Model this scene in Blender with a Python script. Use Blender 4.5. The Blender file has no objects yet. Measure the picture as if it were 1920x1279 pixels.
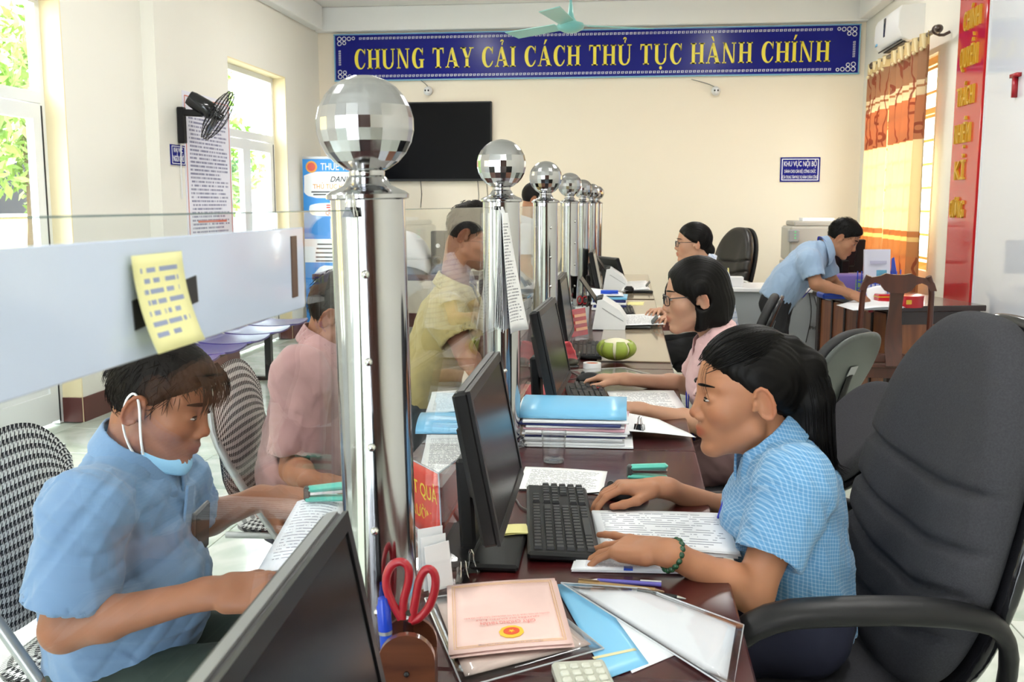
import bpy, bmesh, math, random
import numpy as np
from mathutils import Vector, Matrix, Quaternion
random.seed(7)
S = bpy.context.scene
COL = S.collection
# ------------------------------------------------------------------ camera
FPX = 1867.0; YAW = math.radians(6.66); PIT = math.radians(7.81); CZ = 1.40
cd = bpy.data.cameras.new('camera'); cd.sensor_width = 36.0; cd.lens = 36.0*FPX/1920; cd.clip_start = .02; cd.clip_end = 300
cam = bpy.data.objects.new('camera', cd); COL.objects.link(cam)
cam.location = (0, 0, CZ); cam.rotation_euler = (math.pi/2-PIT, 0, YAW)
cd.dof.use_dof = True; cd.dof.focus_distance = 2.6; cd.dof.aperture_fstop = 14.0
S.camera = cam
# ------------------------------------------------------------------ world, sun, exposure
W = bpy.data.worlds.new('sky'); S.world = W; W.use_nodes = True
_n = W.node_tree.nodes; _bg = _n['Background']
_bg.inputs[0].default_value = (.86, .93, 1, 1); _bg.inputs[1].default_value = 7.0
sun = bpy.data.lights.new('sun', 'SUN'); sun.energy = 5.0; sun.angle = .02; sun.color = (1, .94, .82)
so = bpy.data.objects.new('sun', sun); COL.objects.link(so); so.rotation_euler = Vector((-.72, -.30, -.62)).to_track_quat('-Z', 'Y').to_euler()
vs = S.view_settings; vs.view_transform = 'Standard'; vs.look = 'None'; vs.gamma = 1.0; vs.use_curve_mapping = False; vs.exposure = 0.98
# room dimensions
XL, XR, YB, YF, ZC = -3.5, 2.45, 11.2, -3.2, 3.56
TOP = .75
# ceiling battens (real fixtures, built below) : (x, y)
BATTENS = [(-1.9, -.6), (.9, -.6), (-1.9, 2.6), (1.1, 2.6), (-1.9, 5.8), (1.1, 5.8), (-1.9, 8.9), (1.0, 8.9)]
BATTEN_W = 14

def ray(x, y):
    u = (x-960)/FPX; v = (y-639.5)/FPX
    fw = math.cos(PIT)-v*math.sin(PIT); up = -(math.sin(PIT)+v*math.cos(PIT))
    return Vector((u*math.cos(YAW)-fw*math.sin(YAW), u*math.sin(YAW)+fw*math.cos(YAW), up))
def at(x, y, Y):
    d = ray(x, y); d = d*(Y/d.y); d.z += CZ; return d
def on(x, y, z=TOP):
    d = ray(x, y); d = d*((z-CZ)/d.z); d.z = z; return d
def atx(x, y, X):
    d = ray(x, y); d = d*(X/d.x); d.z += CZ; return d

# ------------------------------------------------------------------ materials
MATS = {}
def nodes_of(m):
    m.use_nodes = True; nt = m.node_tree; return nt, nt.nodes['Principled BSDF']
def lk(nt, a, b): nt.links.new(a, b)
def mat(name, col, rough=.5, metal=0, var=0, vscale=8, bump=0, bscale=60, spec=.5, sheen=0, stretch=None, trans=0, coat=0, alpha=1):
    if name in MATS: return MATS[name]
    m = bpy.data.materials.new(name); nt, b = nodes_of(m); MATS[name] = m
    c = (*col, 1)
    b.inputs['Base Color'].default_value = c; b.inputs['Roughness'].default_value = rough; b.inputs['Metallic'].default_value = metal
    b.inputs['Specular IOR Level'].default_value = spec
    if sheen: b.inputs['Sheen Weight'].default_value = sheen
    if coat: b.inputs['Coat Weight'].default_value = coat; b.inputs['Coat Roughness'].default_value = .04
    if trans: b.inputs['Transmission Weight'].default_value = trans
    if alpha < 1: b.inputs['Alpha'].default_value = alpha
    if var or bump:
        tc = nt.nodes.new('ShaderNodeTexCoord'); mp = nt.nodes.new('ShaderNodeMapping'); lk(nt, tc.outputs['Object'], mp.inputs[0])
        if stretch: mp.inputs['Scale'].default_value = stretch
        nz = nt.nodes.new('ShaderNodeTexNoise'); nz.inputs['Scale'].default_value = vscale; nz.inputs['Detail'].default_value = 5; lk(nt, mp.outputs[0], nz.inputs[0])
        if var:
            mx = nt.nodes.new('ShaderNodeMixRGB'); mx.inputs[1].default_value = tuple(max(0, x*(1-var)) for x in col)+(1,)
            mx.inputs[2].default_value = tuple(min(1, x*(1+var)) for x in col)+(1,)
            lk(nt, nz.outputs[0], mx.inputs[0]); lk(nt, mx.outputs[0], b.inputs['Base Color'])
        if bump:
            n2 = nt.nodes.new('ShaderNodeTexNoise'); n2.inputs['Scale'].default_value = bscale; n2.inputs['Detail'].default_value = 4; lk(nt, mp.outputs[0], n2.inputs[0])
            bp = nt.nodes.new('ShaderNodeBump'); bp.inputs['Strength'].default_value = bump; bp.inputs['Distance'].default_value = .004
            lk(nt, n2.outputs[0], bp.inputs['Height']); lk(nt, bp.outputs[0], b.inputs['Normal'])
    return m
def math_node(nt, op, a, b=None, c=None):
    n = nt.nodes.new('ShaderNodeMath'); n.operation = op
    for i, v in enumerate((a, b, c)):
        if v is None: continue
        if isinstance(v, (int, float)): n.inputs[i].default_value = v
        else: lk(nt, v, n.inputs[i])
    return n.outputs[0]
def mixc(nt, f, a, b):
    n = nt.nodes.new('ShaderNodeMixRGB')
    for i, v in enumerate((f, a, b)):
        if isinstance(v, (int, float)): n.inputs[i].default_value = v
        elif isinstance(v, tuple): n.inputs[i].default_value = (*v, 1)
        else: lk(nt, v, n.inputs[i])
    return n.outputs[0]
def glassy(name, tint=(.93, .97, .96), ior=1.5, rough=0, gain=1.0):
    if name in MATS: return MATS[name]
    m = bpy.data.materials.new(name); m.use_nodes = True; nt = m.node_tree; nt.nodes.clear(); MATS[name] = m
    o = nt.nodes.new('ShaderNodeOutputMaterial'); mx = nt.nodes.new('ShaderNodeMixShader'); t = nt.nodes.new('ShaderNodeBsdfTransparent'); g = nt.nodes.new('ShaderNodeBsdfGlossy')
    lw = nt.nodes.new('ShaderNodeLayerWeight'); lw.inputs[0].default_value = .5; f0 = ((ior-1)/(ior+1))**2
    fr = math_node(nt, 'MULTIPLY', math_node(nt, 'MULTIPLY_ADD', math_node(nt, 'POWER', lw.outputs['Facing'], 5.0), 1-f0, f0), gain)
    t.inputs[0].default_value = (*tint, 1); g.inputs['Roughness'].default_value = rough
    lk(nt, fr, mx.inputs[0]); lk(nt, t.outputs[0], mx.inputs[1]); lk(nt, g.outputs[0], mx.inputs[2]); lk(nt, mx.outputs[0], o.inputs[0])
    return m
def emit(name, col, s):
    m = bpy.data.materials.new(name); nt, b = nodes_of(m); b.inputs['Base Color'].default_value = (*col, 1)
    b.inputs['Emission Color'].default_value = (*col, 1); b.inputs['Emission Strength'].default_value = s; return m
def printed(name, paper=(.88, .88, .88), ink=(.12, .12, .16), lines=34, margin=.09, rough=.55, fill=.42, word=26, seed=0, head=None):
    """sheet with lines of small type (flat print), driven by the sheet's UV"""
    if name in MATS: return MATS[name]
    m = bpy.data.materials.new(name); nt, b = nodes_of(m); MATS[name] = m
    b.inputs['Roughness'].default_value = rough
    uv = nt.nodes.new('ShaderNodeUVMap'); sp = nt.nodes.new('ShaderNodeSeparateXYZ'); lk(nt, uv.outputs[0], sp.inputs[0])
    u, v = sp.outputs[0], sp.outputs[1]
    row = math_node(nt, 'MULTIPLY', v, float(lines)); fr = math_node(nt, 'FRACT', row); rid = math_node(nt, 'FLOOR', row)
    band = math_node(nt, 'MULTIPLY', math_node(nt, 'GREATER_THAN', fr, .3), math_node(nt, 'LESS_THAN', fr, .3+fill))
    cb = nt.nodes.new('ShaderNodeCombineXYZ'); lk(nt, math_node(nt, 'MULTIPLY', u, float(word)), cb.inputs[0]); lk(nt, math_node(nt, 'MULTIPLY', rid, 7.31), cb.inputs[1]); cb.inputs[2].default_value = seed
    nz = nt.nodes.new('ShaderNodeTexNoise'); nz.inputs['Scale'].default_value = 1.6; nz.inputs['Detail'].default_value = 3; lk(nt, cb.outputs[0], nz.inputs[0])
    word_m = math_node(nt, 'GREATER_THAN', nz.outputs[0], .44)
    c2 = nt.nodes.new('ShaderNodeCombineXYZ'); lk(nt, math_node(nt, 'MULTIPLY', rid, 3.7), c2.inputs[0]); c2.inputs[1].default_value = seed+.5
    n2 = nt.nodes.new('ShaderNodeTexNoise'); n2.inputs['Scale'].default_value = 1.0; lk(nt, c2.outputs[0], n2.inputs[0])
    rend = math_node(nt, 'MULTIPLY_ADD', n2.outputs[0], .9, .42)
    mu = math_node(nt, 'MULTIPLY', math_node(nt, 'GREATER_THAN', u, margin), math_node(nt, 'LESS_THAN', u, math_node(nt, 'MINIMUM', rend, 1-margin)))
    mv = math_node(nt, 'MULTIPLY', math_node(nt, 'GREATER_THAN', v, margin), math_node(nt, 'LESS_THAN', v, 1-margin))
    k = math_node(nt, 'MULTIPLY', math_node(nt, 'MULTIPLY', band, word_m), math_node(nt, 'MULTIPLY', mu, mv))
    k = math_node(nt, 'MULTIPLY', k, .8)
    lk(nt, mixc(nt, k, paper, ink), b.inputs['Base Color'])
    return m

M_wall = mat('cream_paint', (.83, .74, .60), .75, var=.02, vscale=1.2, bump=.05, bscale=30)
M_wall_l = mat('pale_cream_paint', (.83, .805, .73), .75, var=.02, vscale=1.2, bump=.05, bscale=30)
M_reveal_lit = mat('warm_lit_reveal', (.86, .74, .48), .75, var=.02, vscale=2)  # same wall paint, with warm outdoor light on the reveals put into the colour
M_white = mat('white_paint', (.82, .82, .80), .7)
M_ceil = mat('ceiling_white', (.80, .79, .76), .8)
M_upvc = mat('white_upvc', (.82, .84, .85), .3)
M_maroon = mat('maroon_skirting', (.11, .026, .022), .35, var=.15)
M_glass = glassy('window_glass', (.97, .99, .98), 1.45)
M_counter_glass = glassy('counter_glass', (.965, .98, .972), 1.52, 0, .6)
M_gedge = mat('glass_cut_edge', (.10, .17, .17), .15)
M_clear = glassy('clear_acrylic', (.975, .98, .985), 1.5, .02)
M_black = mat('black_plastic', (.008, .008, .009), .42, bump=.04, bscale=400, spec=.28)
M_black_g = mat('glossy_black', (.01, .01, .012), .12)
M_black_m = mat('matte_black', (.016, .016, .018), .6)
M_screen = mat('screen_off', (.006, .006, .007), .22, spec=.08)
M_bezel = mat('dark_bezel', (.012, .012, .013), .38, spec=.3)
M_silver = mat('silver_plastic', (.45, .46, .47), .35, .6)
M_paper = mat('white_paper', (.86, .87, .90), .6)
M_note = mat('sticky_yellow', (.86, .80, .33), .6)
M_red = mat('red_plastic', (.36, .012, .022), .3)
M_redboard = mat('red_acrylic', (.58, .012, .016), .07, coat=.5)
M_gold = mat('gold_letter', (.66, .40, .03), .35, .1)
M_blue_ink = mat('sign_blue', (.007, .010, .20), .22, spec=.22)
M_yellow_ink = mat('sign_yellow', (.86, .72, .05), .4)
M_white_ink = mat('sign_white', (.82, .82, .88), .4)
M_lightblue = mat('light_blue_plastic', (.20, .52, .80), .3)
M_navy = mat('navy_plastic', (.02, .03, .16), .4)
M_bluepl = mat('blue_plastic', (.02, .08, .55), .35)
M_white_pl = mat('white_plastic', (.78, .78, .79), .35)
M_grey_pl = mat('grey_plastic', (.30, .31, .32), .4)
M_dgrey_pl = mat('dark_grey_plastic', (.06, .065, .065), .4)
M_fabric = mat('grey_fabric', (.046, .046, .052), 1.0, var=.35, vscale=260, bump=.35, bscale=500, spec=.1)
M_cable = mat('black_cable', (.012, .012, .012), .5)
M_gcable = mat('grey_cable', (.13, .13, .125), .5)
M_steel = mat('polished_steel', (.62, .62, .60), .12, 1)

def brushed_steel():
    m = bpy.data.materials.new('stainless_steel'); nt, b = nodes_of(m)
    b.inputs['Metallic'].default_value = 1; b.inputs['Anisotropic'].default_value = .4
    tc = nt.nodes.new('ShaderNodeTexCoord'); mp = nt.nodes.new('ShaderNodeMapping'); lk(nt, tc.outputs['Object'], mp.inputs[0]); mp.inputs['Scale'].default_value = (260, 260, 3)
    nz = nt.nodes.new('ShaderNodeTexNoise'); nz.inputs['Scale'].default_value = 1; nz.inputs['Detail'].default_value = 3; lk(nt, mp.outputs[0], nz.inputs[0])
    m2 = nt.nodes.new('ShaderNodeTexNoise'); m2.inputs['Scale'].default_value = 9; m2.inputs['Detail'].default_value = 4; lk(nt, tc.outputs['Object'], m2.inputs[0])
    lk(nt, mixc(nt, m2.outputs[0], (.40, .40, .415), (.52, .52, .535)), b.inputs['Base Color'])
    lk(nt, math_node(nt, 'MULTIPLY_ADD', nz.outputs[0], .08, .06), b.inputs['Roughness'])
    bp = nt.nodes.new('ShaderNodeBump'); bp.inputs['Strength'].default_value = .12; bp.inputs['Distance'].default_value = .001
    lk(nt, m2.outputs[0], bp.inputs['Height']); lk(nt, bp.outputs[0], b.inputs['Normal'])
    return m
M_chrome = brushed_steel()
def wood(name, dark, light, rough=.2, scale=1.5, coat=.6, stretch=(14, 1, 14)):
    m = bpy.data.materials.new(name); nt, b = nodes_of(m); b.inputs['Roughness'].default_value = rough; b.inputs['Coat Weight'].default_value = coat; b.inputs['Coat Roughness'].default_value = .05
    tc = nt.nodes.new('ShaderNodeTexCoord'); mp = nt.nodes.new('ShaderNodeMapping'); lk(nt, tc.outputs['Object'], mp.inputs[0]); mp.inputs['Scale'].default_value = stretch
    nz = nt.nodes.new('ShaderNodeTexNoise'); nz.inputs['Scale'].default_value = scale; nz.inputs['Detail'].default_value = 6; nz.inputs['Distortion'].default_value = .6; lk(nt, mp.outputs[0], nz.inputs[0])
    rp = nt.nodes.new('ShaderNodeValToRGB'); lk(nt, nz.outputs[0], rp.inputs[0])
    rp.color_ramp.elements[0].position = .3; rp.color_ramp.elements[0].color = (*dark, 1); rp.color_ramp.elements[1].position = .7; rp.color_ramp.elements[1].color = (*light, 1)
    lk(nt, rp.outputs[0], b.inputs['Base Color']); return m
M_desk = wood('dark_red_lacquer', (.030, .004, .005), (.065, .009, .009), .26, coat=.12)
M_ywood = wood('orange_brown_wood', (.13, .035, .012), (.30, .10, .03), .3, stretch=(10, 10, 1))
M_dwood = wood('dark_brown_wood', (.045, .010, .006), (.095, .024, .012), .3, stretch=(10, 10, 1), coat=.15)
M_fwood = wood('dark_frame_wood', (.018, .009, .007), (.035, .016, .012), .25)
M_cupwood = wood('pen_cup_wood', (.07, .022, .012), (.16, .055, .025), .28, stretch=(3, 3, 20))
M_mat = mat('tan_desk_pad', (.30, .235, .165), .16, var=.04, vscale=3, coat=.4)

# ------------------------------------------------------------------ mesh builder
class MB:
    def __init__(s): s.v = []; s.f = []; s.uv = {}
    def add(s, vs_, fs_):
        o = len(s.v); s.v += [tuple(p) for p in vs_]; s.f += [tuple(i+o for i in q) for q in fs_]; return s
    def box(s, c, d, R=None, ch=0):
        hx, hy, hz = d[0]/2, d[1]/2, d[2]/2; c = Vector(c)
        if ch <= 0:
            vs_ = [Vector((x*hx, y*hy, z*hz)) for x in (-1, 1) for y in (-1, 1) for z in (-1, 1)]
            fs_ = [(0, 1, 3, 2), (4, 6, 7, 5), (0, 4, 5, 1), (2, 3, 7, 6), (0, 2, 6, 4), (1, 5, 7, 3)]
        else:
            b = min(ch, hx*.95, hy*.95, hz*.95); vs_ = []; ix = {}
            for x in (-1, 1):
                for y in (-1, 1):
                    for z in (-1, 1):
                        for a in range(3):
                            p = [x*(hx-b), y*(hy-b), z*(hz-b)]; p[a] = (x*hx, y*hy, z*hz)[a]
                            ix[x, y, z, a] = len(vs_); vs_.append(Vector(p))
            fs_ = []
            for a in range(3):
                b1, c1 = (a+1) % 3, (a+2) % 3
                for sg in (-1, 1):
                    q = []
                    for (i, j) in ((-1, -1), (1, -1), (1, 1), (-1, 1)):
                        k = [0, 0, 0]; k[a] = sg; k[b1] = i; k[c1] = j; q.append(ix[(*k, a)])
                    fs_.append(tuple(q) if sg > 0 else tuple(q[::-1]))
                for i in (-1, 1):
                    for j in (-1, 1):
                        k0 = [0, 0, 0]; k0[a] = -1; k0[b1] = i; k0[c1] = j; k1 = list(k0); k1[a] = 1
                        q = (ix[(*k0, b1)], ix[(*k1, b1)], ix[(*k1, c1)], ix[(*k0, c1)])
                        fs_.append(q if i*j < 0 else q[::-1])
            for x in (-1, 1):
                for y in (-1, 1):
                    for z in (-1, 1):
                        q = (ix[x, y, z, 0], ix[x, y, z, 1], ix[x, y, z, 2]); fs_.append(q if x*y*z > 0 else q[::-1])
        if R is not None: vs_ = [R @ p for p in vs_]
        return s.add([p+c for p in vs_], fs_)
    def cyl(s, a, b, r0, r1=None, n=16, cap=True):
        r1 = r0 if r1 is None else r1; a = Vector(a); b = Vector(b); d = (b-a).normalized(); q = d.to_track_quat('Z', 'Y')
        vs_ = []
        for r, c in ((r0, a), (r1, b)):
            for i in range(n): t = 2*math.pi*i/n; vs_.append(c+q @ Vector((r*math.cos(t), r*math.sin(t), 0)))
        fs_ = [(i, (i+1) % n, n+(i+1) % n, n+i) for i in range(n)]
        if cap: fs_ += [tuple(range(n-1, -1, -1)), tuple(range(n, 2*n))]
        return s.add(vs_, fs_)
    def lathe(s, prof, n=24, c=(0, 0, 0), R=None):
        c = Vector(c); vs_ = []; fs_ = []
        for (r, z) in prof:
            for i in range(n):
                t = 2*math.pi*i/n; p = Vector((r*math.cos(t), r*math.sin(t), z)); vs_.append((R @ p if R else p)+c)
        for k in range(len(prof)-1):
            for i in range(n): fs_.append((k*n+i, k*n+(i+1) % n, (k+1)*n+(i+1) % n, (k+1)*n+i))
        if prof[0][0] > 1e-5: fs_.append(tuple(range(n-1, -1, -1)))
        if prof[-1][0] > 1e-5: fs_.append(tuple((len(prof)-1)*n+i for i in range(n)))
        return s.add(vs_, fs_)
    def tube(s, pts, r, n=8, smooth=0, cap=True, flat=None):
        pts = [Vector(p) for p in pts]
        rs = list(r) if isinstance(r, (list, tuple)) else [r]*len(pts)
        for _ in range(smooth):
            q = [pts[0]]; w = [rs[0]]
            for i in range(len(pts)-1):
                q += [pts[i]*.75+pts[i+1]*.25, pts[i]*.25+pts[i+1]*.75]; w += [rs[i]*.75+rs[i+1]*.25, rs[i]*.25+rs[i+1]*.75]
            q.append(pts[-1]); w.append(rs[-1]); pts, rs = q, w
        vs_ = []; up = None
        for i, p in enumerate(pts):
            d = (pts[min(i+1, len(pts)-1)]-pts[max(i-1, 0)])
            d = d.normalized() if d.length > 1e-9 else Vector((0, 0, 1))
            if up is None:
                up = Vector((0, 0, 1)) if abs(d.z) < .9 else Vector((1, 0, 0))
            up = (up-d*up.dot(d)).normalized(); sd = d.cross(up)
            fz = flat or 1
            for k in range(n):
                t = 2*math.pi*k/n; vs_.append(p+(sd*math.cos(t)+up*math.sin(t)*fz)*rs[i])
        m = len(pts)
        fs_ = [(i*n+k, i*n+(k+1) % n, (i+1)*n+(k+1) % n, (i+1)*n+k) for i in range(m-1) for k in range(n)]
        if cap: fs_ += [tuple(range(n-1, -1, -1)), tuple((m-1)*n+k for k in range(n))]
        return s.add(vs_, fs_)
    def prism(s, poly, h, O=(0, 0, 0), X=(1, 0, 0), Y=(0, 1, 0)):
        O, X, Y = Vector(O), Vector(X), Vector(Y); Z = X.cross(Y).normalized(); n = len(poly)
        vs_ = [O+X*a+Y*b for a, b in poly]+[O+X*a+Y*b+Z*h for a, b in poly]
        ar = sum(poly[i][0]*poly[(i+1) % n][1]-poly[(i+1) % n][0]*poly[i][1] for i in range(n))
        fs_ = [tuple(range(n-1, -1, -1)), tuple(range(n, 2*n))]+[(i, (i+1) % n, n+(i+1) % n, n+i) for i in range(n)]
        if ar*h < 0: fs_ = [q[::-1] for q in fs_]
        return s.add(vs_, fs_)
    def ball(s, c, r, n=16, m=10, sc=(1, 1, 1), R=None):
        prof = [(max(1e-6, math.sin(math.pi*i/m)), -math.cos(math.pi*i/m)) for i in range(m+1)]
        o = len(s.v); s.lathe(prof, n); c = Vector(c)
        for i in range(o, len(s.v)):
            p = Vector((s.v[i][0]*r*sc[0], s.v[i][1]*r*sc[1], s.v[i][2]*r*sc[2])); s.v[i] = tuple((R @ p if R else p)+c)
        return s
    def surf(s, nu, nv, fn, thick=0, both=False):
        """parametric sheet fn(u,v)->Vector with thickness along the normal; first face block carries UV"""
        o = len(s.v); P = [[Vector(fn(i/(nu-1), j/(nv-1))) for j in range(nv)] for i in range(nu)]
        vs_ = [P[i][j] for i in range(nu) for j in range(nv)]; fs_ = []
        for i in range(nu-1):
            for j in range(nv-1): fs_.append((i*nv+j, (i+1)*nv+j, (i+1)*nv+j+1, i*nv+j+1))
        if thick:
            N = nu*nv
            for i in range(nu):
                for j in range(nv):
                    a = P[min(i+1, nu-1)][j]-P[max(i-1, 0)][j]; b = P[i][min(j+1, nv-1)]-P[i][max(j-1, 0)]
                    vs_.append(P[i][j]-a.cross(b).normalized()*thick)
            for i in range(nu-1):
                for j in range(nv-1): fs_.append((N+i*nv+j, N+i*nv+j+1, N+(i+1)*nv+j+1, N+(i+1)*nv+j))
            for i in range(nu-1):
                fs_.append((i*nv, N+i*nv, N+(i+1)*nv, (i+1)*nv)); q = nv-1; fs_.append((i*nv+q, (i+1)*nv+q, N+(i+1)*nv+q, N+i*nv+q))
            for j in range(nv-1):
                fs_.append((j, j+1, N+j+1, N+j)); q = (nu-1)*nv; fs_.append((q+j, N+q+j, N+q+j+1, q+j+1))
        for i in range(nu):
            for j in range(nv):
                s.uv[o+i*nv+j] = (i/(nu-1), j/(nv-1))
                if thick: s.uv[o+nu*nv+i*nv+j] = (i/(nu-1), j/(nv-1)) if both else (0, 0)
        return s.add(vs_, fs_)
    def mesh(s, name, smooth=None):
        me = bpy.data.meshes.new(name); me.from_pydata(s.v, [], s.f)
        if s.uv:
            L = me.uv_layers.new(name='UVMap').data
            for l in me.loops: L[l.index].uv = s.uv.get(l.vertex_index, (0, 0))
        if smooth is not None:
            me.shade_smooth()
            if smooth < 180: me.set_sharp_from_angle(angle=math.radians(smooth))
        me.update(); return me
def O(name, mb, m=None, parent=None, smooth=None, loc=None, label=None):
    me = mb.mesh(name, smooth) if isinstance(mb, MB) else mb
    o = bpy.data.objects.new(name, me); COL.objects.link(o)
    if m is not None:
        me.materials.clear(); me.materials.append(m)
    if parent is not None: o.parent = parent
    if loc is not None: o.location = loc
    if label: o['label'] = label
    return o
def tag(o, label, cat, group=None):
    o['label'] = label; o['category'] = cat
    if group: o['group'] = group
    return o
def thing(name, label, cat, loc=(0, 0, 0), rz=0, group=None, rot=None):
    o = bpy.data.objects.new(name, None); COL.objects.link(o); o.empty_display_size = .05
    o.location = loc; o.rotation_euler = rot or (0, 0, rz); return tag(o, label, cat, group)
def struct(name, mb, m, parent=None, smooth=None):
    o = O(name, mb, m, parent, smooth)
    if parent is None: o['kind'] = 'structure'
    return o
def dup(root, loc=None, rot=None, label=None):
    r = root.copy(); COL.objects.link(r)
    if loc is not None: r.location = loc
    if rot is not None: r.rotation_euler = rot
    if label: r['label'] = label
    for ch in root.children:
        c = ch.copy(); COL.objects.link(c); c.parent = r
        for g in ch.children:
            d = g.copy(); COL.objects.link(d); d.parent = c
    return r
def B(c, d, R=None, ch=0): return MB().box(c, d, R, ch)
def Rz(a): return Matrix.Rotation(a, 3, 'Z')
def Rx(a): return Matrix.Rotation(a, 3, 'X')
def Ry(a): return Matrix.Rotation(a, 3, 'Y')
def text(name, s, m, parent, O_, X, Y, h=None, w=None, depth=.001, align='LEFT', bold=0, shear=0, fit=None):
    """lettering as a mesh: baseline origin O_, reading direction X, up Y; h = cap height, w = forced width"""
    c = bpy.data.curves.new(name, 'FONT'); c.body = s; c.extrude = 0; c.offset = bold; c.shear = shear; c.resolution_u = 3
    t = bpy.data.objects.new(name, c); COL.objects.link(t)
    dg = bpy.context.evaluated_depsgraph_get(); me = bpy.data.meshes.new_from_object(t.evaluated_get(dg))
    bpy.data.objects.remove(t); bpy.data.curves.remove(c)
    if not len(me.vertices): return None
    X, Y, O_ = Vector(X).normalized(), Vector(Y).normalized(), Vector(O_); Z = X.cross(Y)
    xs = [v.co.x for v in me.vertices]; x0, x1 = min(xs), max(xs); sy = h/.72; sx = sy if w is None else w/(x1-x0)
    off = {'LEFT': -x0, 'CENTER': -(x0+x1)/2, 'RIGHT': -x1}[align]
    for v in me.vertices:
        v.co = O_+X*((v.co.x+off)*sx)+Y*(v.co.y*sy)
    if depth:
        bm = bmesh.new(); bm.from_mesh(me); r = bmesh.ops.extrude_face_region(bm, geom=bm.faces[:])
        bmesh.ops.translate(bm, verts=[g for g in r['geom'] if isinstance(g, bmesh.types.BMVert)], vec=Z*depth)
        bmesh.ops.recalc_face_normals(bm, faces=bm.faces[:]); bm.to_mesh(me); bm.free()
    me.name = name
    return O(name, me, m, parent)
# ================================================================== ROOM
def tile_mat():
    m = bpy.data.materials.new('floor_tile_marble'); nt, b = nodes_of(m); b.inputs['Roughness'].default_value = .12; b.inputs['Coat Weight'].default_value = .3
    tc = nt.nodes.new('ShaderNodeTexCoord'); oi = nt.nodes.new('ShaderNodeObjectInfo'); va = nt.nodes.new('ShaderNodeVectorMath'); va.operation = 'ADD'
    vm = nt.nodes.new('ShaderNodeVectorMath'); vm.operation = 'SCALE'; lk(nt, oi.outputs['Location'], vm.inputs[0]); vm.inputs['Scale'].default_value = 3.7
    lk(nt, tc.outputs['Object'], va.inputs[0]); lk(nt, vm.outputs[0], va.inputs[1])
    nz = nt.nodes.new('ShaderNodeTexNoise'); nz.inputs['Scale'].default_value = 3.2; nz.inputs['Detail'].default_value = 6; nz.inputs['Distortion'].default_value = 1.2; lk(nt, va.outputs[0], nz.inputs[0])
    rp = nt.nodes.new('ShaderNodeValToRGB'); lk(nt, nz.outputs[0], rp.inputs[0]); e = rp.color_ramp.elements
    e[0].position = .34; e[0].color = (.52, .60, .50, 1); e[1].position = .62; e[1].color = (.78, .80, .73, 1)
    lk(nt, rp.outputs[0], b.inputs['Base Color']); return m
M_tile = tile_mat()
M_grout = mat('grout', (.46, .50, .45), .8)
fl = struct('floor', B(((XL+XR)/2, (YB+YF)/2, -.06), (XR-XL+.5, YB-YF+.5, .1)), M_grout)
tm = B((0, 0, -.006), (.596, .596, .012), ch=.0015).mesh('tile')
ny = int(math.ceil((YB-YF)/.6)); nx = int(math.ceil((XR-XL)/.6))
for i in range(nx):
    for j in range(ny):
        x = XL+.3+.6*i; y = YF+.3+.6*j
        if x > XR-.3+.01:
            continue
        O('tile', tm, M_tile, fl, loc=(x, y, 0))
# last narrow column of cut tiles
wcut = XR-(XL+.6*(nx-1)) if (XR-XL)/.6 % 1 > .01 else 0
if wcut > .02:
    tm2 = B((0, 0, -.006), (wcut-.004, .596, .012), ch=.0015).mesh('tile')
    for j in range(ny): O('tile', tm2, M_tile, fl, loc=(XR-wcut/2, YF+.3+.6*j, 0))

T_ = .22   # wall thickness
struct('ceiling', B(((XL+XR)/2, (YB+YF)/2, ZC+.06), (XR-XL+.6, YB-YF+.6, .12)), M_ceil)
struct('wall_back', B(((XL+XR)/2, YB+T_/2, ZC/2), (XR-XL+2*T_, T_, ZC)), M_wall)
# wall behind the camera: wide entrance opening between two piers
wf = MB(); yf = YF-T_/2
wf.box((XL+.75, yf, ZC/2), (1.5, T_, ZC)).box((XR-1.35, yf, ZC/2), (2.7, T_, ZC)).box(((XL+XR)/2, yf, ZC-.5), (XR-XL, T_, 1.0))
struct('wall_front', wf, M_wall_l)
DOORS = [(-2.4, -.9), (.5, 2.0), (4.5, 5.98), (8.5, 10.06)]; DH = 2.68  # first two doors are out of view, added to let in daylight
wl = MB(); y0 = YF-T_
for a, b in DOORS+[(YB+T_, None)]:
    wl.box((XL-T_/2, (y0+a)/2, ZC/2), (T_, a-y0, ZC)); y0 = b
for a, b in DOORS: wl.box((XL-T_/2, (a+b)/2, (DH+ZC)/2), (T_, b-a, ZC-DH))
wlo = struct('wall_left', wl, M_wall_l)
O('pilaster', B((XL+.05, 7.68, ZC/2), (.1, 1.32, ZC)), M_wall_l, wlo)
for a, b in DOORS:
    O('reveal', B((XL-T_/2, b-.004, DH/2), (T_+.004, .012, DH)), M_reveal_lit, wlo)
    O('reveal', B((XL-T_/2, (a+b)/2, DH-.004), (T_+.004, b-a, .012)), M_reveal_lit, wlo)
WY0, WY1, WZ0, WZ1 = 8.55, 10.5, .85, 2.62
wr = MB()
wr.box((XR+T_/2, (YF-T_+WY0)/2, ZC/2), (T_, WY0-YF+T_, ZC)).box((XR+T_/2, (YB+T_+WY1)/2, ZC/2), (T_, YB+T_-WY1, ZC))
wr.box((XR+T_/2, (WY0+WY1)/2, WZ0/2), (T_, WY1-WY0, WZ0)).box((XR+T_/2, (WY0+WY1)/2, (WZ1+ZC)/2), (T_, WY1-WY0, ZC-WZ1))
struct('wall_right', wr, M_wall_l)
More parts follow.
